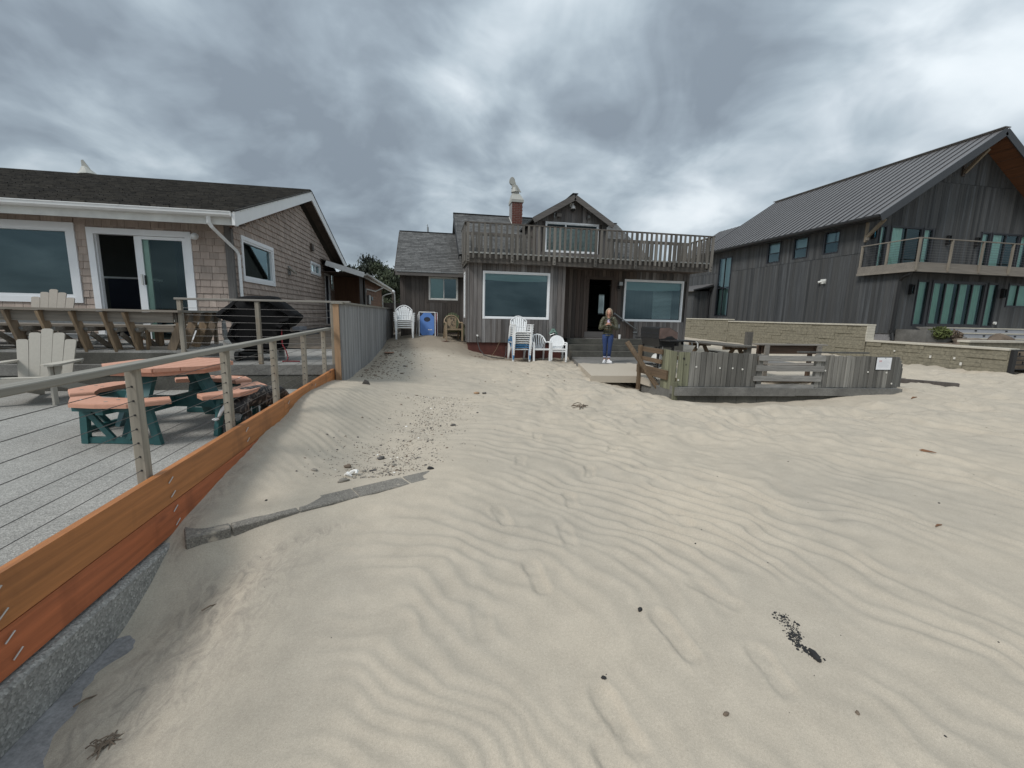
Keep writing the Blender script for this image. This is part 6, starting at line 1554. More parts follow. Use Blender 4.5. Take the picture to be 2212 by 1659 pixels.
# right return
p0, p1 = Vector((9.96, 7.66, 0)), Vector((10.95, 8.20, 0)); dR = (p1 - p0).normalized(); nR = Vector((dR.y, -dR.x, 0)); FR = Plane((p0.x, p0.y), (dR.x, dR.y), (nR.x, nR.y))
for k in range(7): FR.box('side_board', 'pit_z', k * .145, k * .145 + .14, -1.55, -.73 - (.0 if k < 2 else .012 * (k - 1) ** 2.0), -.02, .004 * (k % 3), FP)
FL.box('far_rail', 'pit_z', 3.1, LF - .1, -.70, -.665, -.62, -.55, FP)
pb = thing('pit_curb', 'weathered concrete and timber base beam under the plank windbreak', 'curb', (7.4, 7.8, -1.6))
FL.box('base_beam', 'conc_mid', -.06, 2.60, -1.575, -1.405, -.16, .10, pb); FL.box('base_beam', 'conc_mid', 2.604, LF + .16, -1.565, -1.408, -.16, .10, pb)
FL.box('base_wall', 'conc_dark', -.05, LF + .1, -2.0, -1.578, -.16, .02, pb)
for k in range(11): FL.box('base_board', 'conc_dark', -.04 + k * .46, -.04 + k * .46 + .452, -1.95, -1.58, .022, .032, pb)
box('side_base', 'conc_mid', (4.99, 8.2, -1.80), (5.10, 9.60, -1.50), pb)
t = thing('leaning_board', 'long brown board leaning from the steps down into the sand pit', 'board', (4.9, 8.9, -1.7)); beam('board', 'brown_z', (4.44, 9.30, -.545), (5.20, 8.72, -1.82), .035, .115, t, up=(1, .3, .4))
t = thing('ground_timber', 'dark timber half buried in the sand right of the windbreak', 'timber', (12.3, 9, -1.5)); beam('timber', 'cabin_dark', (11.1, 9.75, -1.50), (12.75, 8.25, -1.535), .14, .23, t)
sg = thing('notice_sign', 'white laminated notice pinned to the right end of the windbreak', 'sign', (9.64, 7.6, -.9))
a0 = (Vector((9.47, 7.66, 0)) - PL).dot(dF); FL.box('sheet', 'paper', a0, a0 + .345, -.995, -.732, .012, .016, sg); FL.box('backing', 'blackmetal', a0 - .02, a0 + .350, -1.005, -.722, .009, .0118, sg)
rs = random.Random(17)
for k in range(7): z_ = -.80 - k * .022; FL.box('print_line', 'ink', a0 + .03 + (.11 if k < 2 else 0), a0 + rs.uniform(.22, .31), z_ - .005, z_, .0162, .0168, sg)
FL.box('print_block', 'ink_red', a0 + .05, a0 + .12, -.83, -.79, .0162, .0168, sg); MB().tube([FL.pt(a0 + .19, -.745, .016), FL.pt(a0 + .19, -.745, .022)], .009, 8).obj('pin', 'steel', sg)
# bench inside the enclosure
fb_ = thing('firepit_bench', 'weathered wooden bench with high back behind the slatted opening', 'bench', (8.7, 9.1, -1.45))
box('top_cap', 'seatwood', (7.72, 9.10, -.585), (9.72, 9.30, -.553), fb_); box('back_panel', 'seatback', (7.95, 9.20, -.80), (9.50, 9.24, -.588), fb_)
for u in (7.99, 9.48): box('leg', 'seatwood', (u - .055, 9.08, -1.45), (u + .055, 9.13, -.588), fb_); box('leg', 'seatback', (u - .04, 9.32, -1.45), (u + .04, 9.40, -.588), fb_)
for (y0, z_) in ((8.95, -1.01), (8.80, -1.012), (8.65, -1.014)): box('seat_board', 'seatwood', (7.9, y0, z_ - .035), (9.55, y0 + .14, z_), fb_)
box('seat_rail', 'seatwood', (7.9, 8.62, -1.16), (9.55, 8.645, -1.05), fb_); box('lower_slat', 'pit_x', (7.95, 8.60, -1.33), (9.5, 8.64, -1.27), fb_)
# picnic table behind the grill
pt = thing('wood_picnic_table', 'long grey wooden picnic table behind the gas grill', 'picnic table', (7.75, 10.7, -1.39))
for k in range(5): box('top_board', 'deck_y', (7.42 + k * .15, 9.5, -.675), (7.56 + k * .15, 11.9, -.64), pt)
for y_ in (9.9, 11.4):
    beam('leg', 'brown_z', (7.30, y_, -1.39), (7.72, y_, -.68), .04, .10, pt); beam('leg', 'brown_z', (8.24, y_, -1.39), (7.84, y_ + .001, -.68), .04, .10, pt); beam('bearer', 'brown_z', (7.42, y_ + .05, -.72), (8.12, y_ + .05, -.72), .04, .09, pt)
for x_ in (7.0, 8.3): box('seat_board', 'deck_y', (x_, 9.5, -.97), (x_ + .24, 11.9, -.93), pt)
t = thing('short_post', 'square grey wooden post standing by the end of the picnic table', 'post', (9.45, 11.5, -1.4)); box('post', 'deck_z', (9.36, 11.45, -1.47), (9.52, 11.60, -.345), t)
beam('foot_wedge', 'rubber', (9.0, 11.5, -.80), (9.7, 11.5, -.80), .2, .05, t)
# gas grill
gg = thing('gas_grill', 'black gas grill with rusty hood on the cabin patio', 'grill', (5.85, 10.3, -1.39))
prof = [(5.58, -.50), (5.575, -.26), (5.60, -.225), (5.86, -.222), (6.09, -.335), (6.10, -.50)]
MB().prism([(x_, 9.92, z_) for x_, z_ in prof], (0, .95, 0)).obj('hood', 'bbq', gg)
MB().prism([(x_ + (.012 if x_ < 5.8 else -.012), 9.905, z_ - .006 if z_ > -.49 else z_) for x_, z_ in prof], (0, .014, 0)).obj('hood_end', 'rust', gg)
MB().prism([(x_, 9.893, z_) for x_, z_ in ((5.64, -.50), (5.74, -.49), (5.80, -.445), (5.92, -.43), (6.02, -.50))], (0, .011, 0)).obj('end_recess', 'rubber', gg)
box('hood_trim', 'pipe', (5.563, 9.93, -.385), (5.574, 10.86, -.365), gg)
MB().prism([(x_, 9.93, z_) for x_, z_ in ((5.585, -.505), (6.09, -.505), (6.02, -.72), (5.64, -.72))], (0, .93, 0)).obj('firebox', 'bbq', gg)
box('side_shelf', 'bbq', (5.60, 9.45, -.545), (6.34, 9.90, -.515), gg); box('side_shelf', 'bbq', (5.60, 10.88, -.545), (6.1, 11.25, -.515), gg)
box('control_panel', 'bbq', (6.08, 9.95, -.68), (6.16, 10.85, -.53), gg); MB().tube([(5.98, 9.46, -.56), (5.98, 9.43, -.63), (6.20, 9.43, -.63), (6.20, 9.46, -.56)], .010, 6).obj('handle', 'steel', gg)
MB().tube([(6.30, 9.46, -.53), (6.36, 9.46, -.58), (6.37, 9.46, -.70)], .016, 6).obj('shelf_hook', 'white_d', gg)
for (x_, y_) in ((5.63, 9.98), (6.02, 9.98), (5.63, 10.80), (6.02, 10.80)): box('leg', 'bbq', (x_ - .025, y_ - .025, -1.39), (x_ + .025, y_ + .025, -.70), gg)
box('bottom_shelf', 'bbq', (5.62, 9.98, -1.22), (6.05, 10.8, -1.20), gg); MB().ell((5.84, 10.4, -1.06), (.15, .15, .16)).obj('gas_bottle', 'white_d', gg, True)
MB().tube([(5.7, 9.9, -.7), (5.6, 9.8, -1.0), (5.45, 9.6, -1.25), (5.2, 9.3, -1.38), (5.1, 9.0, -1.40)], .010, 6).obj('gas_hose', 'hose', gg)
paper_cup(6.86, 15.02, -.783, 'white paper cup on the top cabin step beside the person', 1.25)
t = thing('white_puck', 'small white thing on the side shelf behind the gas grill hood', 'lid', (6.2, 10.3, -.5)); MB().tube([(6.22, 10.55, -.53), (6.22, 10.55, -.42)], .04, 10).obj('lid', 'white', t)

# ------------------------------------------------------------------ plastic chairs
def resin_adirondack(mat):
    """stackable resin chair with fan back, facing -y, seat front y=-.25"""
    t = thing('stacking_chair', 'x', 'chair')
    tilt = .36
    bk = lambda x_, h: Vector((x_, .22 + h * math.sin(tilt), .40 + h * math.cos(tilt)))
    n = 7
    for k in range(n):
        xb = -.18 + .36 * (k + .5) / n; xt = -.255 + .51 * (k + .5) / n; h = .50 - .16 * ((k - 3) / 3) ** 2; w0, w1 = .019, .029
        a = [bk(xb - w0, -.02), bk(xb + w0, -.02), bk(xt + w1, h), bk(xt - w1, h)]; MB().prism(a, Vector((0, .02, -.005))).obj('back_slat', mat, t)
    rim = MB(); pts = [bk(-.20, -.02), bk(-.275, .32)] + [bk(-.275 + .55 * i / 8, .36 + .17 * (1 - ((i - 4) / 4) ** 2)) for i in range(9)] + [bk(.275, .32), bk(.20, -.02)]
    rim.tube(pts, .018, 6); rim.tube([bk(-.23, .16), bk(0, .175), bk(.23, .16)], .014, 6); rim.obj('back_rim', mat, t)
    MB().prism([(-.24, -.25, .40), (.24, -.25, .40), (.21, .24, .37), (-.21, .24, .37)], (0, 0, -.025)).obj('seat', mat, t)
    MB().tube([(-.275, -.275, .33), (-.245, -.285, .385), (-.19, -.29, .402), (.19, -.29, .402), (.245, -.285, .385), (.275, -.275, .33)], .0165, 6).obj('apron', mat, t)
    for s_ in (-1, 1):
        leg = MB(); leg.prism([(s_ * .25, -.28, .62), (s_ * .33, -.28, .62), (s_ * .315, -.28, .30), (s_ * .30, -.30, 0), (s_ * .255, -.30, 0), (s_ * .24, -.28, .34)], (0, .05, 0)); leg.obj('leg', mat, t)
        MB().prism([(s_ * .24, .22, .40), (s_ * .30, .22, .58), (s_ * .33, .24, .58), (s_ * .30, .42, 0), (s_ * .25, .42, 0)], (0, .04, 0)).obj('leg', mat, t)
        MB().prism([(s_ * .25, -.30, .62), (s_ * .36, -.28, .62), (s_ * .35, .10, .615), (s_ * .31, .26, .60), (s_ * .27, .26, .60), (s_ * .27, -.05, .615)], (0, 0, .025)).obj('armrest', mat, t)
    return t
proto = resin_adirondack('plastic2')
def recolour(o, mat):
    for ch in o.children: ch.material_slots[0].link = 'OBJECT'; ch.material_slots[0].material = M[mat]
def stack(loc, rz, n, dz, dy, labels, group, mats):
    for k in range(n):
        c = copy_tree(proto); recolour(c, mats[k]); c['label'] = labels[k]; c['group'] = group
        p_ = Vector(loc) + Matrix.Rotation(rz, 3, 'Z') @ Vector((0, dy * k, dz * k)); place(c, p_, rz)
ords = ['lowest', 'second from the bottom', 'third from the bottom', 'fourth from the bottom', 'fifth from the bottom', 'sixth from the bottom', 'seventh from the bottom', 'eighth from the bottom', 'topmost']
za = gz(-.93, 15.4) + .0
stack((-.93, 15.55, -.90), rad(4), 5, .066, -.016, ['white resin chair, %s of the stack by the board fence end' % s for s in ('lowest', 'second from the bottom', 'middle one', 'fourth from the bottom', 'topmost')], 'stacked white chairs by the fence', ['plastic'] * 5)
labs = ['white resin chair, lowest of the stack under the big cabin window', 'blue resin chair, lower one of the blue pair in the stack under the window', 'blue resin chair, upper one of the blue pair in the stack under the window'] + ['white resin chair, %s in the stack under the cabin window' % s for s in ('just above the blue ones', 'second above the blue ones', 'third above the blue ones', 'fourth above the blue ones')] + ['white resin chair, second from the top of the stack under the window', 'white resin chair, topmost of the stack under the big cabin window']
stack((2.86, 13.95, -1.49), rad(3), 9, .071, -.018, labs, 'stacked chairs under the cabin window', ['plastic', 'blue_resin', 'blue_resin'] + ['plastic'] * 6)
bpy.data.objects.remove
for ch in list(proto.children): bpy.data.objects.remove(ch)
bpy.data.objects.remove(proto)
def monobloc(label, loc, rz, mat, back='slats', sc_=1.0):
    t = thing('plastic_chair', label, 'chair')
    arch = [(-.27, .17, .60)] + [(-.26 * math.cos(math.pi * i / 8), .24 + .05 * math.sin(math.pi * i / 8), .62 + .24 * math.sin(math.pi * i / 8)) for i in range(1, 8)] + [(.27, .17, .60)]
    MB().tube([(-.285, -.24, .62), (-.29, 0, .625)] + arch + [(.29, 0, .625), (.285, -.24, .62)], .024, 8).obj('arch', mat, t, True)
    MB().prism([(-.24, -.24, .42), (.24, -.24, .42), (.21, .22, .395), (-.21, .22, .395)], (0, 0, -.03)).obj('seat', mat, t)
    MB().prism([(-.26, -.26, .425), (.26, -.26, .425), (.26, -.26, .37), (-.26, -.26, .37)], (0, .03, 0)).obj('apron', mat, t)
    if back == 'slats':
        for k in range(8):
            u = (k + .5) / 8; a = math.pi * u; x1 = -.25 * math.cos(a); z1 = .62 + .23 * math.sin(a); x0 = -.17 + .34 * u
            MB().beam((x0, .215, .40), (x1, .27, z1), .028, .014, up=(0, 1, 0)).obj('back_slat', mat, t)
    elif back == 'panel':
        MB().prism([(-.235, .2, .47), (-.26, .23, .66), (-.23, .25, .78), (-.14, .265, .845), (.14, .265, .845), (.23, .25, .78), (.26, .23, .66), (.235, .2, .47)], (0, .022, .0)).obj('back_panel', mat, t)
    else:
        MB().prism([(-.15, .21, .42), (-.17, .26, .74), (-.10, .29, .82), (.10, .29, .82), (.17, .26, .74), (.15, .21, .42)], (0, .018, 0)).obj('back_panel', mat, t)
        rs = random.Random(2); v = []
        for k in range(26):
            x_, z_ = rs.uniform(-.12, .12), rs.uniform(.46, .78); MB().tube([(x_, .245 + (z_ - .6) * .22 - .02, z_), (x_, .245 + (z_ - .6) * .22 - .026, z_)], .014, 6).obj('cutout', 'cabin_dark', t)
    for s_ in (-1, 1):
        MB().prism([(s_ * .25, -.27, .63), (s_ * .305, -.27, .63), (s_ * .30, -.29, 0), (s_ * .245, -.29, 0)], (0, .04, 0)).obj('leg', mat, t)
        MB().prism([(s_ * .20, .20, .42), (s_ * .26, .20, .60), (s_ * .285, .34, 0), (s_ * .235, .34, 0)], (0, .035, 0)).obj('leg', mat, t)
    place(t, loc, rz, sc_); return t
monobloc('single white plastic chair with arched slatted back against the cabin wall', (3.52, 13.85, -1.475), rad(4), 'plastic', 'slats')
monobloc('white plastic chair with solid back beside the cabin steps, lower one of the pair', (4.14, 13.85, -1.495), rad(-6), 'plastic', 'panel', .90)
monobloc('white plastic chair with solid back beside the cabin steps, upper one of the pair', (4.145, 13.83, -1.43), rad(-6), 'plastic', 'panel', .90)
monobloc('tan plastic chair with patterned back in front of the cabin left wing', (.74, 15.35, -.93), rad(8), 'tan_plastic', 'pattern', 1.02)
def flat_back_chair(label, loc, rz, mat):
    t = thing('plastic_chair', label, 'chair')
    for k in range(6):
        x0 = -.22 + .44 * (k + .5) / 6; h = .98 - .10 * (abs(k - 2.5) / 2.5) ** 2
        MB().beam((x0 * .85, .20, .36), (x0 * 1.15, .42, h), .066, .018, up=(0, 1, 0)).obj('back_slat', mat, t)
    MB().prism([(-.26, -.3, .36), (.26, -.3, .36), (.24, .24, .28), (-.24, .24, .28)], (0, 0, -.03)).obj('seat', mat, t)
    for s_ in (-1, 1):
        MB().prism([(s_ * .29, -.3, .55), (s_ * .34, -.3, .55), (s_ * .33, -.32, 0), (s_ * .28, -.32, 0)], (0, .05, 0)).obj('leg', mat, t); MB().prism([(s_ * .27, .2, .3), (s_ * .33, .2, .5), (s_ * .32, .4, 0), (s_ * .27, .4, 0)], (0, .05, 0)).obj('leg', mat, t)
        MB().prism([(s_ * .27, -.34, .55), (s_ * .38, -.3, .55), (s_ * .35, .3, .55), (s_ * .28, .3, .55)], (0, 0, .025)).obj('armrest', mat, t)
    place(t, loc, rz); return t
flat_back_chair('dull green slatted chair just behind the tan chair', (.80, 15.78, -.93), rad(5), 'green_plastic')
# blue toss-game board leaning at the wing
tb = thing('toss_board', 'blue fabric toss game board with a round hole leaning on the cabin wing', 'game board', (-.15, 15.7, -.8))
c0, c1 = Vector((-.43, 15.62, -.80)), Vector((.13, 15.60, -.80)); up_ = Vector((0, .20, .80)).normalized()
P = lambda s_, h, o_=0: c0 + (c1 - c0) * s_ + up_ * h + Vector((0, -1, .25)) * o_
hole = [(.5 + .115 * math.cos(t_) / .56 * 1.0, .60 + .085 * math.sin(t_)) for t_ in [i * math.pi * 2 / 16 for i in range(16)]]
outl = [(.06, .13), (.16, .04), (.28, .0), (.72, .0), (.84, .04), (.94, .13), (.94, .70), (.82, .76), (.72, .84), (.28, .84), (.18, .76), (.06, .70)]
v = [P(*q, .02) for q in outl] + [P(*q, .02) for q in hole]; f = []
no, nh = len(outl), len(hole)
ang = lambda q: math.atan2((q[1] - .60) / .2, (q[0] - .5) / .2)
ring = []
for i, q in enumerate(outl):
    j = min(range(nh), key=lambda k: abs(((ang(hole[k]) - ang(q) + math.pi) % (2 * math.pi)) - math.pi)); ring.append(j)
for i in range(no):
    i2 = (i + 1) % no; j, j2 = ring[i], ring[i2]; seq = [no + j]; k = j
    while k != j2 and len(seq) < nh: k = (k + 1) % nh; seq.append(no + k)
    if len(seq) > 8 and i != no - 1 and False: pass
    f.append(tuple([i2, i] + seq))
meshobj('panel', v, f, 'blue_fabric', tb)
fr = MB()
for s_ in (.0, 1.0): fr.tube([P(s_, 0, .0), P(s_, .87, .0)], .014, 6)
fr.tube([P(0, .87), P(1, .87)], .014, 6); fr.tube([P(0, .01), P(1, .01)], .014, 6); fr.obj('frame', 'vinyl', tb)
MB().prism([P(.03, .02, .008), P(.97, .02, .008), P(.97, .84, .008), P(.03, .84, .008)], Vector((0, .004, 0))).obj('lining', 'navy', tb)
mb = MB()
for k in range(6): mb.prism([P(.56 + k * .042, .215, .024), P(.56 + k * .042 + .03, .215, .024), P(.56 + k * .042 + .03, .215 + (.035 if k in (0, 4) else .024), .024), P(.56 + k * .042, .215 + (.035 if k in (0, 4) else .024), .024)], Vector((0, -.001, 0)))
mb.obj('printed_word', 'shell', tb)
t = thing('toss_board', 'dark red toss game board standing just behind the blue one', 'game board', (-.12, 15.85, -.8)); MB().prism([(-.36, 15.86, -.80), (.20, 15.84, -.80), (.20, 16.04, .02), (-.36, 16.06, .02)], (0, .02, 0)).obj('panel', 'red_fabric', t); MB().tube([(.21, 15.83, -.8), (.21, 16.03, .03), (-.37, 16.05, .03)], .013, 6).obj('frame', 'vinyl', t)
t = thing('folding_cot', 'grey folded tube frame leaning left of the blue board', 'cot', (-.5, 15.8, -.8)); MB().tube([(-.52, 15.72, -.80), (-.49, 15.95, -.08), (-.42, 15.97, .0), (-.36, 15.97, -.02)], .016, 6).obj('tube', 'steel', t)
# hose and its holder
t = thing('hose_holder', 'pale green enamel hose holder on the boards above the white chairs', 'hose holder', (4.17, 14.55, -.6))
mb = MB(); mb.prism([(4.13, 14.57, -.43), (4.21, 14.57, -.43), (4.31, 14.57, -.60), (4.27, 14.57, -.63), (4.19, 14.57, -.50), (4.15, 14.57, -.50), (4.07, 14.57, -.63), (4.03, 14.57, -.60)], (0, -.03, 0))
mb.tube([(4.03, 14.5, -.61), (4.10, 14.44, -.55), (4.17, 14.42, -.54), (4.24, 14.44, -.55), (4.31, 14.5, -.61)], .022, 6); mb.obj('bracket', 'green_holder', t)
MB().tube([(4.05, 14.5, -.66), (4.17, 14.44, -.60), (4.29, 14.5, -.66)], .025, 6).obj('loop', 'steel', t)
beam('pin', 'steel', (4.16, 14.56, -.34), (4.17, 14.56, -.42), .015, .015, t)
t = thing('garden_hose', 'dark garden hose from the cabin tap trailing along the foundation', 'hose', (1.5, 14.5, -1.0))
MB().tube([(1.52, 14.55, -.72), (1.52, 14.48, -.78), (1.53, 14.45, -.95), (1.58, 14.35, -1.15), (1.72, 14.25, -1.33), (1.95, 14.2, -1.395), (2.2, 14.2, -1.43), (2.4, 14.25, -1.44), (2.48, 14.35, -1.30), (2.50, 14.45, -1.05)], .014, 6).obj('hose', 'hose', t, True)
MB().tube([(1.52, 14.58, -.70), (1.52, 14.50, -.70)], .03, 8).obj('tap', 'shell', t); MB().tube([(1.95, 14.2, -1.39), (2.15, 14.4, -1.15), (2.3, 14.5, -.85)], .009, 5).obj('cable', 'brown_z', t)

# ------------------------------------------------------------------ the person with the phone
PLOC, PRZ = (5.36, 12.57, -1.395), rad(-23)
pr = thing('person', 'person in olive quilted jacket and blue jeans looking down at a lilac phone', 'person', (0, 0, 0))
def voxel(o, size, smooth=4):
    m_ = o.modifiers.new('r', 'REMESH'); m_.mode = 'VOXEL'; m_.voxel_size = size; m_.use_smooth_shade = True
    m_ = o.modifiers.new('s', 'SMOOTH'); m_.iterations = smooth; m_.factor = .5
b = MB()
hx = Matrix.Rotation(rad(14), 3, 'X')
b.ell((0, -.012, 1.565), (.070, .088, .088), hx); b.ell((0, -.042, 1.515), (.055, .062, .075), hx); b.ell((0, -.085, 1.470), (.026, .024, .020))
b.tube([(0, -.090, 1.555), (0, -.122, 1.515), (0, -.104, 1.503)], [.010, .017, .014], 8)      # nose
b.tube([(-.028, -.101, 1.484), (0, -.109, 1.486), (.028, -.101, 1.484)], .009, 6)            # lips
for s_ in (-1, 1): b.ell((s_ * .032, -.087, 1.512), (.020, .016, .02)); b.ell((s_ * .072, .0, 1.53), (.010, .018, .028)); b.tube([(s_ * .015, -.098, 1.560), (s_ * .045, -.084, 1.562)], .009, 6)
b.tube([(0, .01, 1.30), (0, .0, 1.40), (0, -.02, 1.48)], [.075, .052, .05], 10)
b.ell((0, .01, 1.22), (.14, .085, .15)); b.ell((0, .01, 1.02), (.125, .085, .16)); b.ell((0, .015, .88), (.14, .095, .12))
for s_ in (-1, 1):
    b.tube([(s_ * .13, .01, 1.32), (s_ * .17, .01, 1.30), (s_ * .225, -.03, 1.07), (s_ * .14, -.19, 1.12), (s_ * .065, -.275, 1.175)], [.05, .046, .036, .032, .022], 8)
    b.ell((s_ * .045, -.295, 1.195), (.018, .030, .038), Matrix.Rotation(rad(-30), 3, 'X'))
    for k, (dz, ln) in enumerate(((.030, .040), (.012, .046), (-.006, .044), (-.022, .036))):
        b.tube([(s_ * .042, -.312, 1.20 + dz), (s_ * .034, -.336, 1.205 + dz), (s_ * (.030 - ln * .45), -.346, 1.208 + dz), (s_ * (.030 - ln), -.340, 1.208 + dz)], [.0095, .009, .008, .007], 6)
    b.tube([(s_ * .045, -.285, 1.225), (s_ * .036, -.298, 1.250), (s_ * .020, -.305, 1.268)], [.011, .010, .008], 6)
    b.tube([(s_ * .075, .01, .86), (s_ * .070, -.02, .48), (s_ * .062, .02, .10), (s_ * .062, .0, .05)], [.075, .048, .034, .034], 8)
bo = b.obj('body', 'skin', pr); voxel(bo, .0075, 3)
for s_ in (-1, 1): MB().ell((s_ * .030, -.1015, 1.531), (.010, .005, .0045)).obj('eye', 'eye', bo, True)
MB().tube([(-.022, -.1135, 1.4850), (0, -.1190, 1.4845), (.022, -.1135, 1.4850)], .0045, 6).obj('mouth', 'lip', bo, True)
h = MB(); h.ell((0, .012, 1.598), (.083, .094, .078), hx); h.ell((0, .055, 1.53), (.083, .062, .11))
for s_ in (-1, 1):
    for k in range(5): h.tube([(s_ * (.015 + k * .012), -.062 + k * .014, 1.655 - k * .006), (s_ * (.066 + k * .004), -.055 + k * .018, 1.60), (s_ * (.083 + k * .002), -.035 + k * .02, 1.53), (s_ * (.083 - k * .001), -.015 + k * .022, 1.45), (s_ * .07, .005 + k * .016, 1.395)], [.012, .018, .019, .018, .007], 6)
ho = h.obj('hair', 'hair', pr); voxel(ho, .007, 2)
j = MB()
for k in range(10):
    z_ = .845 + k * .052; wv = (.168, .165, .158, .152, .150, .153, .160, .166, .168, .150)[k]; dv = (.112, .112, .108, .104, .102, .104, .106, .106, .100, .085)[k]
    j.ell((0, .01, z_), (wv, dv, .040), None, 18, 7)
for s_ in (-1, 1):
    path = [Vector((s_ * .150, .01, 1.345)), Vector((s_ * .195, .008, 1.27)), Vector((s_ * .225, -.01, 1.16)), Vector((s_ * .240, -.045, 1.06)), Vector((s_ * .185, -.14, 1.08)), Vector((s_ * .115, -.225, 1.14)), Vector((s_ * .082, -.262, 1.168))]
    rr = [.068, .064, .058, .056, .050, .042, .034]
    j.tube(path, rr, 12)
    for i in range(len(path) - 1):
        for q in (.0, .5): c_ = path[i].lerp(path[i + 1], q); r_ = rr[i] + (rr[i + 1] - rr[i]) * q; j.ell(c_, (r_ * 1.10,) * 3, None, 10, 7)
j.tube([(-.075, -.03, 1.385), (-.085, .05, 1.41), (0, .085, 1.42), (.085, .05, 1.41), (.075, -.03, 1.385), (.03, -.085, 1.345), (-.03, -.085, 1.345), (-.075, -.03, 1.385)], .030, 8)
j.obj('jacket', 'jacket', pr, True)
MB().tube([(0, -.094, 1.36), (0, -.104, 1.2), (0, -.108, 1.0), (0, -.106, .83)], .006, 5).obj('zip', 'rubber', pr)
jn = MB(); jn.ell((0, .015, .85), (.150, .108, .105), None, 16, 10)
for s_ in (-1, 1): jn.tube([(s_ * .078, .012, .86), (s_ * .082, .0, .72), (s_ * .074, -.022, .50), (s_ * .068, .004, .32), (s_ * .064, .012, .185)], [.098, .088, .064, .060, .048], 12)
jn.obj('jeans', 'jeans', pr, True)
for s_ in (-1, 1):
    MB().tube([(s_ * .064, .012, .150), (s_ * .064, .012, .195)], [.050, .052], 12).obj('cuff', 'cuff', pr, True)
    sh_ = MB(); R_ = Matrix.Rotation(rad(-12 if s_ < 0 else 42), 3, 'Z')
    for (c_, r_) in (((0, .02, .045), (.036, .055, .045)), ((0, -.07, .036), (.042, .075, .036)), ((0, -.005, .075), (.034, .04, .03))): sh_.ell(Vector((s_ * .064, .0, 0)) + R_ @ Vector(c_), r_, R_, 12, 8)
    sh_.obj('shoe', 'shoe', pr, True)
    so = MB(); poly = [Vector((s_ * .064, 0, .0)) + R_ @ Vector(q) for q in ((-.036, .07, 0), (.036, .07, 0), (.042, -.06, 0), (.036, -.125, 0), (0, -.15, 0), (-.036, -.125, 0), (-.042, -.06, 0))]
    so.prism(poly, (0, 0, .022)); so.obj('sole', 'vinyl', pr)
place(pr, PLOC, PRZ)
ph = thing('phone', 'lilac phone held up in both hands by the person on the patio', 'phone')
MB().box((-.037, -.338, 1.175), (.037, -.328, 1.325), .004).obj('case', 'phone', ph)
MB().box((.004, -.342, 1.278), (.032, -.3385, 1.315), .001).obj('camera_bump', 'eye', ph)
place(ph, PLOC, PRZ)

# ------------------------------------------------------------------ trees in the gap behind
def tree(label, loc, H, R, mat, n, seed, leaf=.17):
    rs = random.Random(seed)
    t = thing('evergreen_tree', label, 'tree', loc, 'evergreens behind the gap')
    tr = MB(); tr.tube([(0, 0, 0), (.05, .02, H * .5), (0, 0, H * .95)], [.22, .14, .03], 8)
    v = []; f = []
    for k in range(26):
        z_ = H * rs.uniform(.12, .97); ph_ = rs.uniform(0, 6.28); env = R * min(1, (1.08 - z_ / H) * 1.9) * rs.uniform(.65, 1.12)
        tip = Vector((math.cos(ph_) * env, math.sin(ph_) * env, z_ + .25 * env)); tr.tube([(0, 0, z_ - .2), tip], [.05, .012], 5)
        for i in range(n // 26):
            q = rs.uniform(.25, 1.05); c_ = Vector((0, 0, z_ - .2)).lerp(tip, q) + Vector((rs.gauss(0, .24), rs.gauss(0, .24), rs.gauss(0, .17))) * (.5 + .6 * R / 2)
            a = Vector((rs.gauss(0, .6), rs.gauss(0, .6), rs.uniform(.2, 1.2))).normalized(); b_ = a.cross(Vector((rs.gauss(0, 1), rs.gauss(0, 1), rs.gauss(0, 1)))).normalized(); s_ = leaf * rs.uniform(.5, 1.3); k0 = len(v)
            v += [c_ - a * s_, c_ + b_ * s_ * .3, c_ + a * s_, c_ - b_ * s_ * .3]; f.append((k0, k0 + 1, k0 + 2, k0 + 3))
    m4 = Matrix.Translation(loc)
    tr.obj('trunk', 'bark', t, False, m4); meshobj('crown', v, f, mat, t, False, m4)
tree('dark tall evergreen, highest of the trees in the gap between the houses', (-4.75, 36, -1.3), 5.5, 1.9, 'leaf2', 3800, 1)
tree('dark evergreen partly hidden by the roof of the shingled house', (-6.3, 36.5, -1.3), 4.7, 1.5, 'leaf2', 3000, 2)
tree('olive green evergreen nearest the left wall of the cabin', (-2.75, 33, -1.3), 4.6, 1.5, 'leaf', 3400, 3)
tree('olive green evergreen between the dark tree and the cabin side tree', (-3.8, 34.5, -1.3), 4.9, 1.5, 'leaf', 3600, 4)
tree('low dark evergreen at the back behind the other trees in the gap', (-3.0, 39, -1.3), 4.6, 1.8, 'leaf2', 3000, 5)
t = thing('back_fence', 'dark board fence at the far end of the gap between the houses', 'fence', (-2, 29, -1))
for k in range(16): box('fence_board', 'cabin_dark', (-3.0 + k * .14, 29.0, -1.3), (-2.865 + k * .14, 29.03, .62), t)
t = thing('garden_lamp', 'small white globe lamp on a post far back in the gap', 'lamp', (-2.1, 28, -1)); MB().tube([(-2.25, 28.2, -1.1), (-2.25, 28.2, 1.05), (-2.28, 28.2, 1.2)], .045, 6).obj('post', 'white_d', t); MB().ell((-2.33, 28.2, 1.27), (.11, .11, .11)).obj('globe', 'white', t, True)

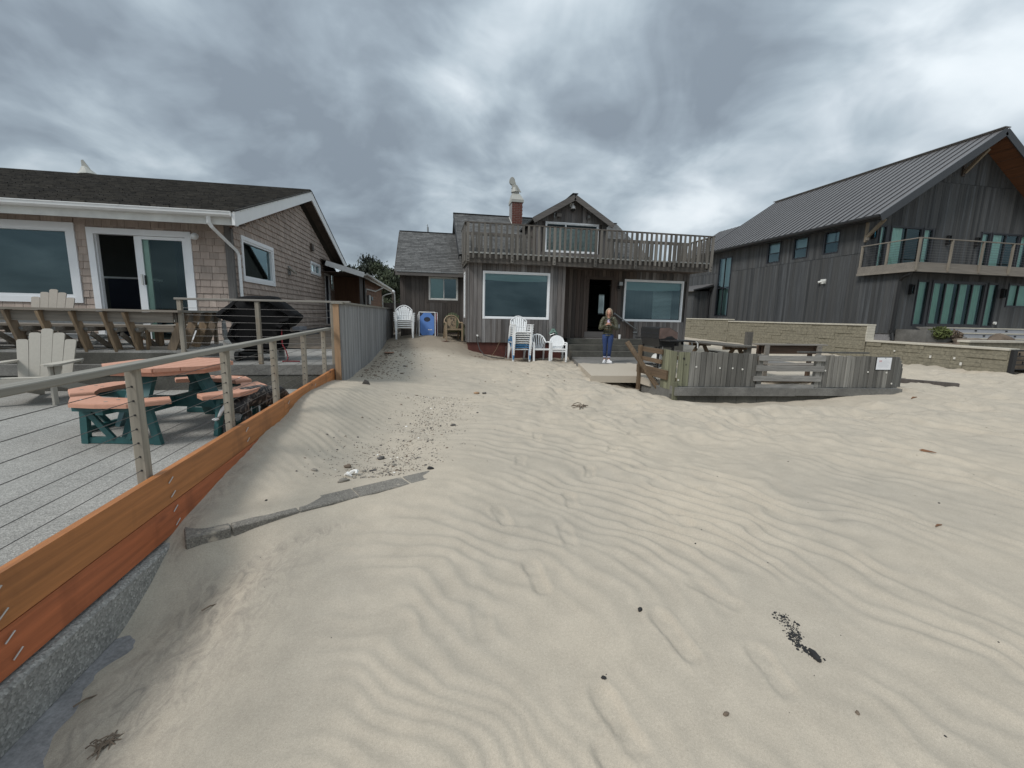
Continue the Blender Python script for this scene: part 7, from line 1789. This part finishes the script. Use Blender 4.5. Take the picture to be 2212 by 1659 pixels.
# ------------------------------------------------------------------ row of concrete blocks across the sand
br_ = thing('block_row', 'row of pitted concrete blocks sunk in the sand in front of the pebbles', 'kerb', (-.9, 3.3, -1.5))
J = [(-1.56, 2.875), (-1.335, 2.995), (-.965, 3.205), (-.575, 3.415), (-.185, 3.625), (.205, 3.835)]
for i in range(5):
    a, b_ = Vector((*J[i], 0)), Vector((*J[i + 1], 0)); d = (b_ - a).normalized(); nrm = Vector((-d.y, d.x, 0)); a = a + d * .003; b_ = b_ - d * .003
    zt_ = -1.452 - .001 * i
    MB().beam(a + nrm * .10 + Vector((0, 0, zt_ - .095)), b_ + nrm * .10 + Vector((0, 0, zt_ - .095)), .195, .19, bev=.008).obj('block', 'block', br_)
a, b_ = Vector((-1.53, 2.90, -1.752)), Vector((-1.1, 3.13, -1.752)); MB().beam(a + Vector((-.03, .10, 0)), b_ + Vector((-.03, .10, 0)), .20, .19, bev=.012).obj('block', 'block', br_)
# ------------------------------------------------------------------ stones, litter and wrack
def scatter(name, n, pos, size, mat, seed, flat=.55, label=None):
    rs = random.Random(seed); mb = MB()
    P = [pos(rs) for _ in range(n)]; zs = sand_h([p[0] for p in P], [p[1] for p in P])
    for (x_, y_), z_ in zip(P, zs):
        s_ = size * math.exp(rs.gauss(0, .5)); a = rs.uniform(0, 6.28); ca, sa = math.cos(a), math.sin(a); e = rs.uniform(.5, 1)
        pts = []
        for k in range(6):
            t_ = k * math.pi / 3; q = rs.uniform(.75, 1.15); pts.append((math.cos(t_) * s_ * q, math.sin(t_) * s_ * e * q))
        v = [(x_ + p * ca - q * sa, y_ + p * sa + q * ca, z_ - s_ * .2) for p, q in pts] + [(x_ + (p * ca - q * sa) * .6, y_ + (p * sa + q * ca) * .6, z_ + s_ * flat * rs.uniform(.6, 1.1)) for p, q in pts]
        mb.add(v, [tuple(range(6, 12))] + [(i, (i + 1) % 6, 6 + (i + 1) % 6, 6 + i) for i in range(6)])
    o = mb.obj(name, mat, None, False); return tag(o, label, kind='stuff')
def strip(rs):
    while True:
        t_ = rs.random() ** 1.25; y_ = 3.85 + 3.6 * t_; c_ = -.50 + .62 * t_ + .1 * math.sin(y_ * 2.2); x_ = c_ + rs.gauss(0, .28 + .10 * t_)
        if fbm(np.array([x_ * 2.3]), np.array([y_ * 1.5]), 301, 2)[0] > -.16 - .25 * (rs.random() < .3) and y_ > 3.45 + .54 * (x_ + .575) + .25: return (x_, y_)
scatter('pebbles', 1300, strip, .0058, 'pebble_d', 1, label='dark pebbles strewn in a strip behind the block row')
scatter('pebbles', 1300, strip, .0056, 'pebble_l', 2, label='grey pebbles strewn in a strip behind the block row')
scatter('wrack_litter', 900, strip, .0068, 'litter_wood', 3, .3, label='brown driftwood bits among the pebbles')
scatter('shell_bits', 40, strip, .006, 'shell', 4, .4, label='tiny white shell bits among the pebbles')
wr_ = lambda rs: (-1.45 + abs(rs.gauss(0, .55)), rs.uniform(8.7, 15.0))
scatter('wrack_litter', 650, wr_, .017, 'litter_wood', 5, .35, label='brown beach litter along the foot of the board fence')
scatter('wrack_litter', 80, wr_, .018, 'pebble_d', 6, .4, label='dark beach litter along the foot of the board fence')
scatter('wrack_litter', 160, lambda rs: (rs.uniform(1.2, 3.4), 14.05 + rs.gauss(0, .22)), .020, 'litter_wood', 7, .3, label='brown litter along the red foundation')
scatter('wrack_litter', 150, lambda rs: (rs.uniform(-1, 3.5), rs.uniform(8.5, 13.8)), .013, 'litter_wood', 8, .3, label='scattered brown bits on the sand before the cabin')
scatter('black_bits', 90, lambda rs: (rs.uniform(-1.3, 6.5), .9 + 6.5 * rs.random() ** 1.4), .0042, 'char', 9, .4, label='tiny black bits scattered over the rippled sand')
scatter('black_bits', 40, lambda rs: (rs.uniform(3, 11), rs.uniform(2.5, 7.0)), .008, 'litter_wood', 10, .3, label='small dark bits scattered over the sand to the right')
def char_pos(rs):
    t_ = rs.random(); return (1.855 - .035 * t_ + .022 * math.sin(t_ * 7) + rs.gauss(0, .012 + .012 * (1 - t_)), 1.83 - .30 * t_ + rs.gauss(0, .012))
scatter('char_crumbs', 420, char_pos, .0045, 'char', 11, .35, label='charcoal crumbs beside the burnt stick')
def stone(label, x_, y_, r, mat, seed, rz=0, sink=.25, name='stone', cat='stone'):
    z_ = gz(x_, y_); t = rock(name, mat, (0, 0, 0), r, seed); m4 = Matrix.Translation((x_, y_, z_ + r[2] * (1 - 2 * sink))) @ Matrix.Rotation(rz, 4, 'Z'); t.matrix_basis = m4; WM[t] = m4; tag(t, label, cat)
stone('flat dark stone lying in the middle of the pebble strip', -.53, 4.47, (.042, .026, .018), 'pebble_d', 11, .3)
stone('round brown stone at the near end of the pebble strip', -.81, 4.21, (.034, .029, .022), 'litter_wood', 12)
stone('long grey stone touching the white plastic litter', -.77, 3.78, (.046, .026, .018), 'pebble_l', 13, .5)
stone('black angular stone on the sand just past the visible blocks', -.02, 3.96, (.030, .022, .016), 'char', 14)
stone('lone smooth grey pebble on bare sand left of the pebble strip', -1.07, 4.03, (.028, .020, .014), 'pebble_l', 15)
stone('pale tan stone on the flat sand beyond the pebble strip', .80, 7.7, (.045, .032, .022), 'fence_end', 16)
stone('dark stone right beside the pale tan stone', .94, 7.68, (.035, .025, .02), 'pebble_d', 17)
stone('speckled dark stone at the far edge of the pebble strip', .28, 5.72, (.042, .028, .020), 'pebble_d', 18, -.2)
stone('black angular chip on the rippled sand left of the big footprint', 1.13, 1.99, (.016, .012, .010), 'char', 19, .4, name='charcoal_chip', cat='charcoal')
stone('small black chip on the sand below the big footprint', .76, 1.61, (.011, .009, .007), 'char', 20, name='charcoal_chip', cat='charcoal')
stone('brown shell bit on the ripples below the charred stick', 1.20, 1.36, (.014, .009, .006), 'litter_wood', 21, .5, name='shell', cat='shell')
stone('brown shell bit on the ripples at the right bottom of the sand', 1.74, 1.26, (.011, .007, .005), 'litter_wood', 22, .9, name='shell', cat='shell')
z_ = gz(-.73, 3.93); t = thing('plastic_litter', 'crumpled white plastic scrap beside the grey stone in the pebbles', 'litter', (-.73, 3.93, z_))
rs = random.Random(3); pts = [(-.73 + .045 * math.cos(a) * (1 + .25 * math.sin(3 * a)), 3.93 + .04 * math.sin(a), z_ + .022 + .018 * math.sin(2 * a)) for a in [i * .55 for i in range(10)]]; MB().tube(pts, [.010, .018, .012, .020, .014, .018, .010, .016, .012, .006], 5).obj('scrap', 'shell', t)
t = thing('slate_shard', 'dark triangular shard poking out of the drift crest', 'shard', (-1.13, 7.56, gz(-1.13, 7.56))); z_ = gz(-1.13, 7.56); MB().prism([(-1.19, 7.56, z_ - .03), (-1.04, 7.56, z_ - .02), (-1.07, 7.56, z_ + .05), (-1.13, 7.56, z_ + .075)], (0, .04, 0)).obj('shard', 'pebble_d', t)
def flat_shard(label, x_, y_, L, W_, mat, seed, name, cat, rz=0, lift=.01):
    z_ = gz(x_, y_); rs = random.Random(seed); t = thing(name, label, cat, (x_, y_, z_), rz=rz); pts = [(math.cos(a) * L * rs.uniform(.8, 1.1), math.sin(a) * W_ * rs.uniform(.8, 1.1), lift) for a in [i * math.pi / 4 for i in range(8)]]
    MB().prism(pts, (0, .0, .012)).obj('shard', mat, t, False, WM[t])
flat_shard('terracotta coloured flat stone on the sand slope beside the board fence', -1.22, 12.95, .17, .12, 'terracotta', 1, 'flat_stone', 'stone', .3, .03)
flat_shard('small red brown shard on the sand by the foot of the tan chair', .45, 15.0, .14, .06, 'brick', 2, 'tile_shard', 'shard', .1, .01)
z_ = gz(5.82, 3.96); t = thing('dry_leaf', 'long brown dry leaf lying on the sand at the right', 'leaf', (5.82, 3.96, z_)); MB().prism([(5.77, 4.00, z_ + .012), (5.80, 3.99, z_ + .025), (5.87, 3.93, z_ + .012), (5.89, 3.90, z_ + .005), (5.84, 3.94, z_ + .004), (5.79, 3.98, z_ + .004)], (0, 0, .006)).obj('blade', 'leaf_dry', t)
for (x_, y_, lab, s_) in ((3.90, 2.48, 'curled brown scrap of bark on the ripples at the right middle', .03), (9.66, 6.95, 'curled brown scrap of bark on the sand near the right end of the windbreak', .07)):
    z_ = gz(x_, y_); t = thing('bark_scrap', lab, 'bark', (x_, y_, z_)); MB().tube([(x_ - s_, y_, z_ + .005), (x_, y_ + s_ * .3, z_ + s_ * .35), (x_ + s_, y_, z_ + s_ * .5)], [s_ * .1, s_ * .28, s_ * .1], 6).obj('scrap', 'leaf_dry', t)
z_ = gz(2.42, 6.6); t = thing('driftwood_twigs', 'tangle of thin dark twigs on the trodden sand before the windbreak', 'driftwood', (2.42, 6.6, z_)); rs = random.Random(8); mb = MB()
for k in range(9): a = rs.uniform(0, 3.1); c_ = (2.42 + rs.gauss(0, .07), 6.6 + rs.gauss(0, .06)); L = rs.uniform(.06, .16); mb.tube([(c_[0] - math.cos(a) * L, c_[1] - math.sin(a) * L, z_ + .008), (c_[0], c_[1], z_ + .03), (c_[0] + math.cos(a) * L, c_[1] + math.sin(a) * L, z_ + .010)], .007, 5)
mb.obj('twigs', 'litter_wood', t)
z_ = gz(1.84, 1.68); t = thing('burnt_stick', 'charred black driftwood stick half buried in the rippled sand', 'driftwood', (1.84, 1.68, z_))
mb = MB(); mb.tube([(1.845, 1.60, gz(1.845, 1.6) - .006), (1.838, 1.575, gz(1.84, 1.575) - .002), (1.825, 1.54, gz(1.825, 1.54) + .002), (1.815, 1.515, gz(1.815, 1.515) + .010)], [.008, .016, .017, .009], 8); mb.obj('stick', 'char', t)
z_ = gz(-1.27, 1.69); t = thing('wrack_tangle', 'small brown tangle of dry wrack on the sand by the curb', 'wrack', (-1.27, 1.69, z_)); mb = MB(); rs = random.Random(9)
for k in range(14): a = rs.uniform(0, 3.1); c_ = (-1.27 + rs.gauss(0, .02), 1.69 + rs.gauss(0, .02)); L = rs.uniform(.015, .05); mb.tube([(c_[0] - math.cos(a) * L, c_[1] - math.sin(a) * L, z_ + .004), (c_[0], c_[1], z_ + .016), (c_[0] + math.cos(a) * L, c_[1] + math.sin(a) * L, z_ + .004)], .003, 4)
mb.obj('tangle', 'litter_wood', t)
for (x_, y_, lab) in ((-1.52, 1.97, 'thin dark twig on the concrete footing below the boards'), (-1.24, 2.46, 'thin dark twig on the streaked sand by the blocks')):
    z_ = gz(x_, y_); t = thing('twig', lab, 'twig', (x_, y_, z_)); MB().tube([(x_ - .03, y_ - .03, max(z_, -1.8) + .006), (x_, y_, max(z_, -1.8) + .012), (x_ + .03, y_ + .02, max(z_, -1.8) + .006)], .004, 5).obj('stem', 'litter_wood', t)
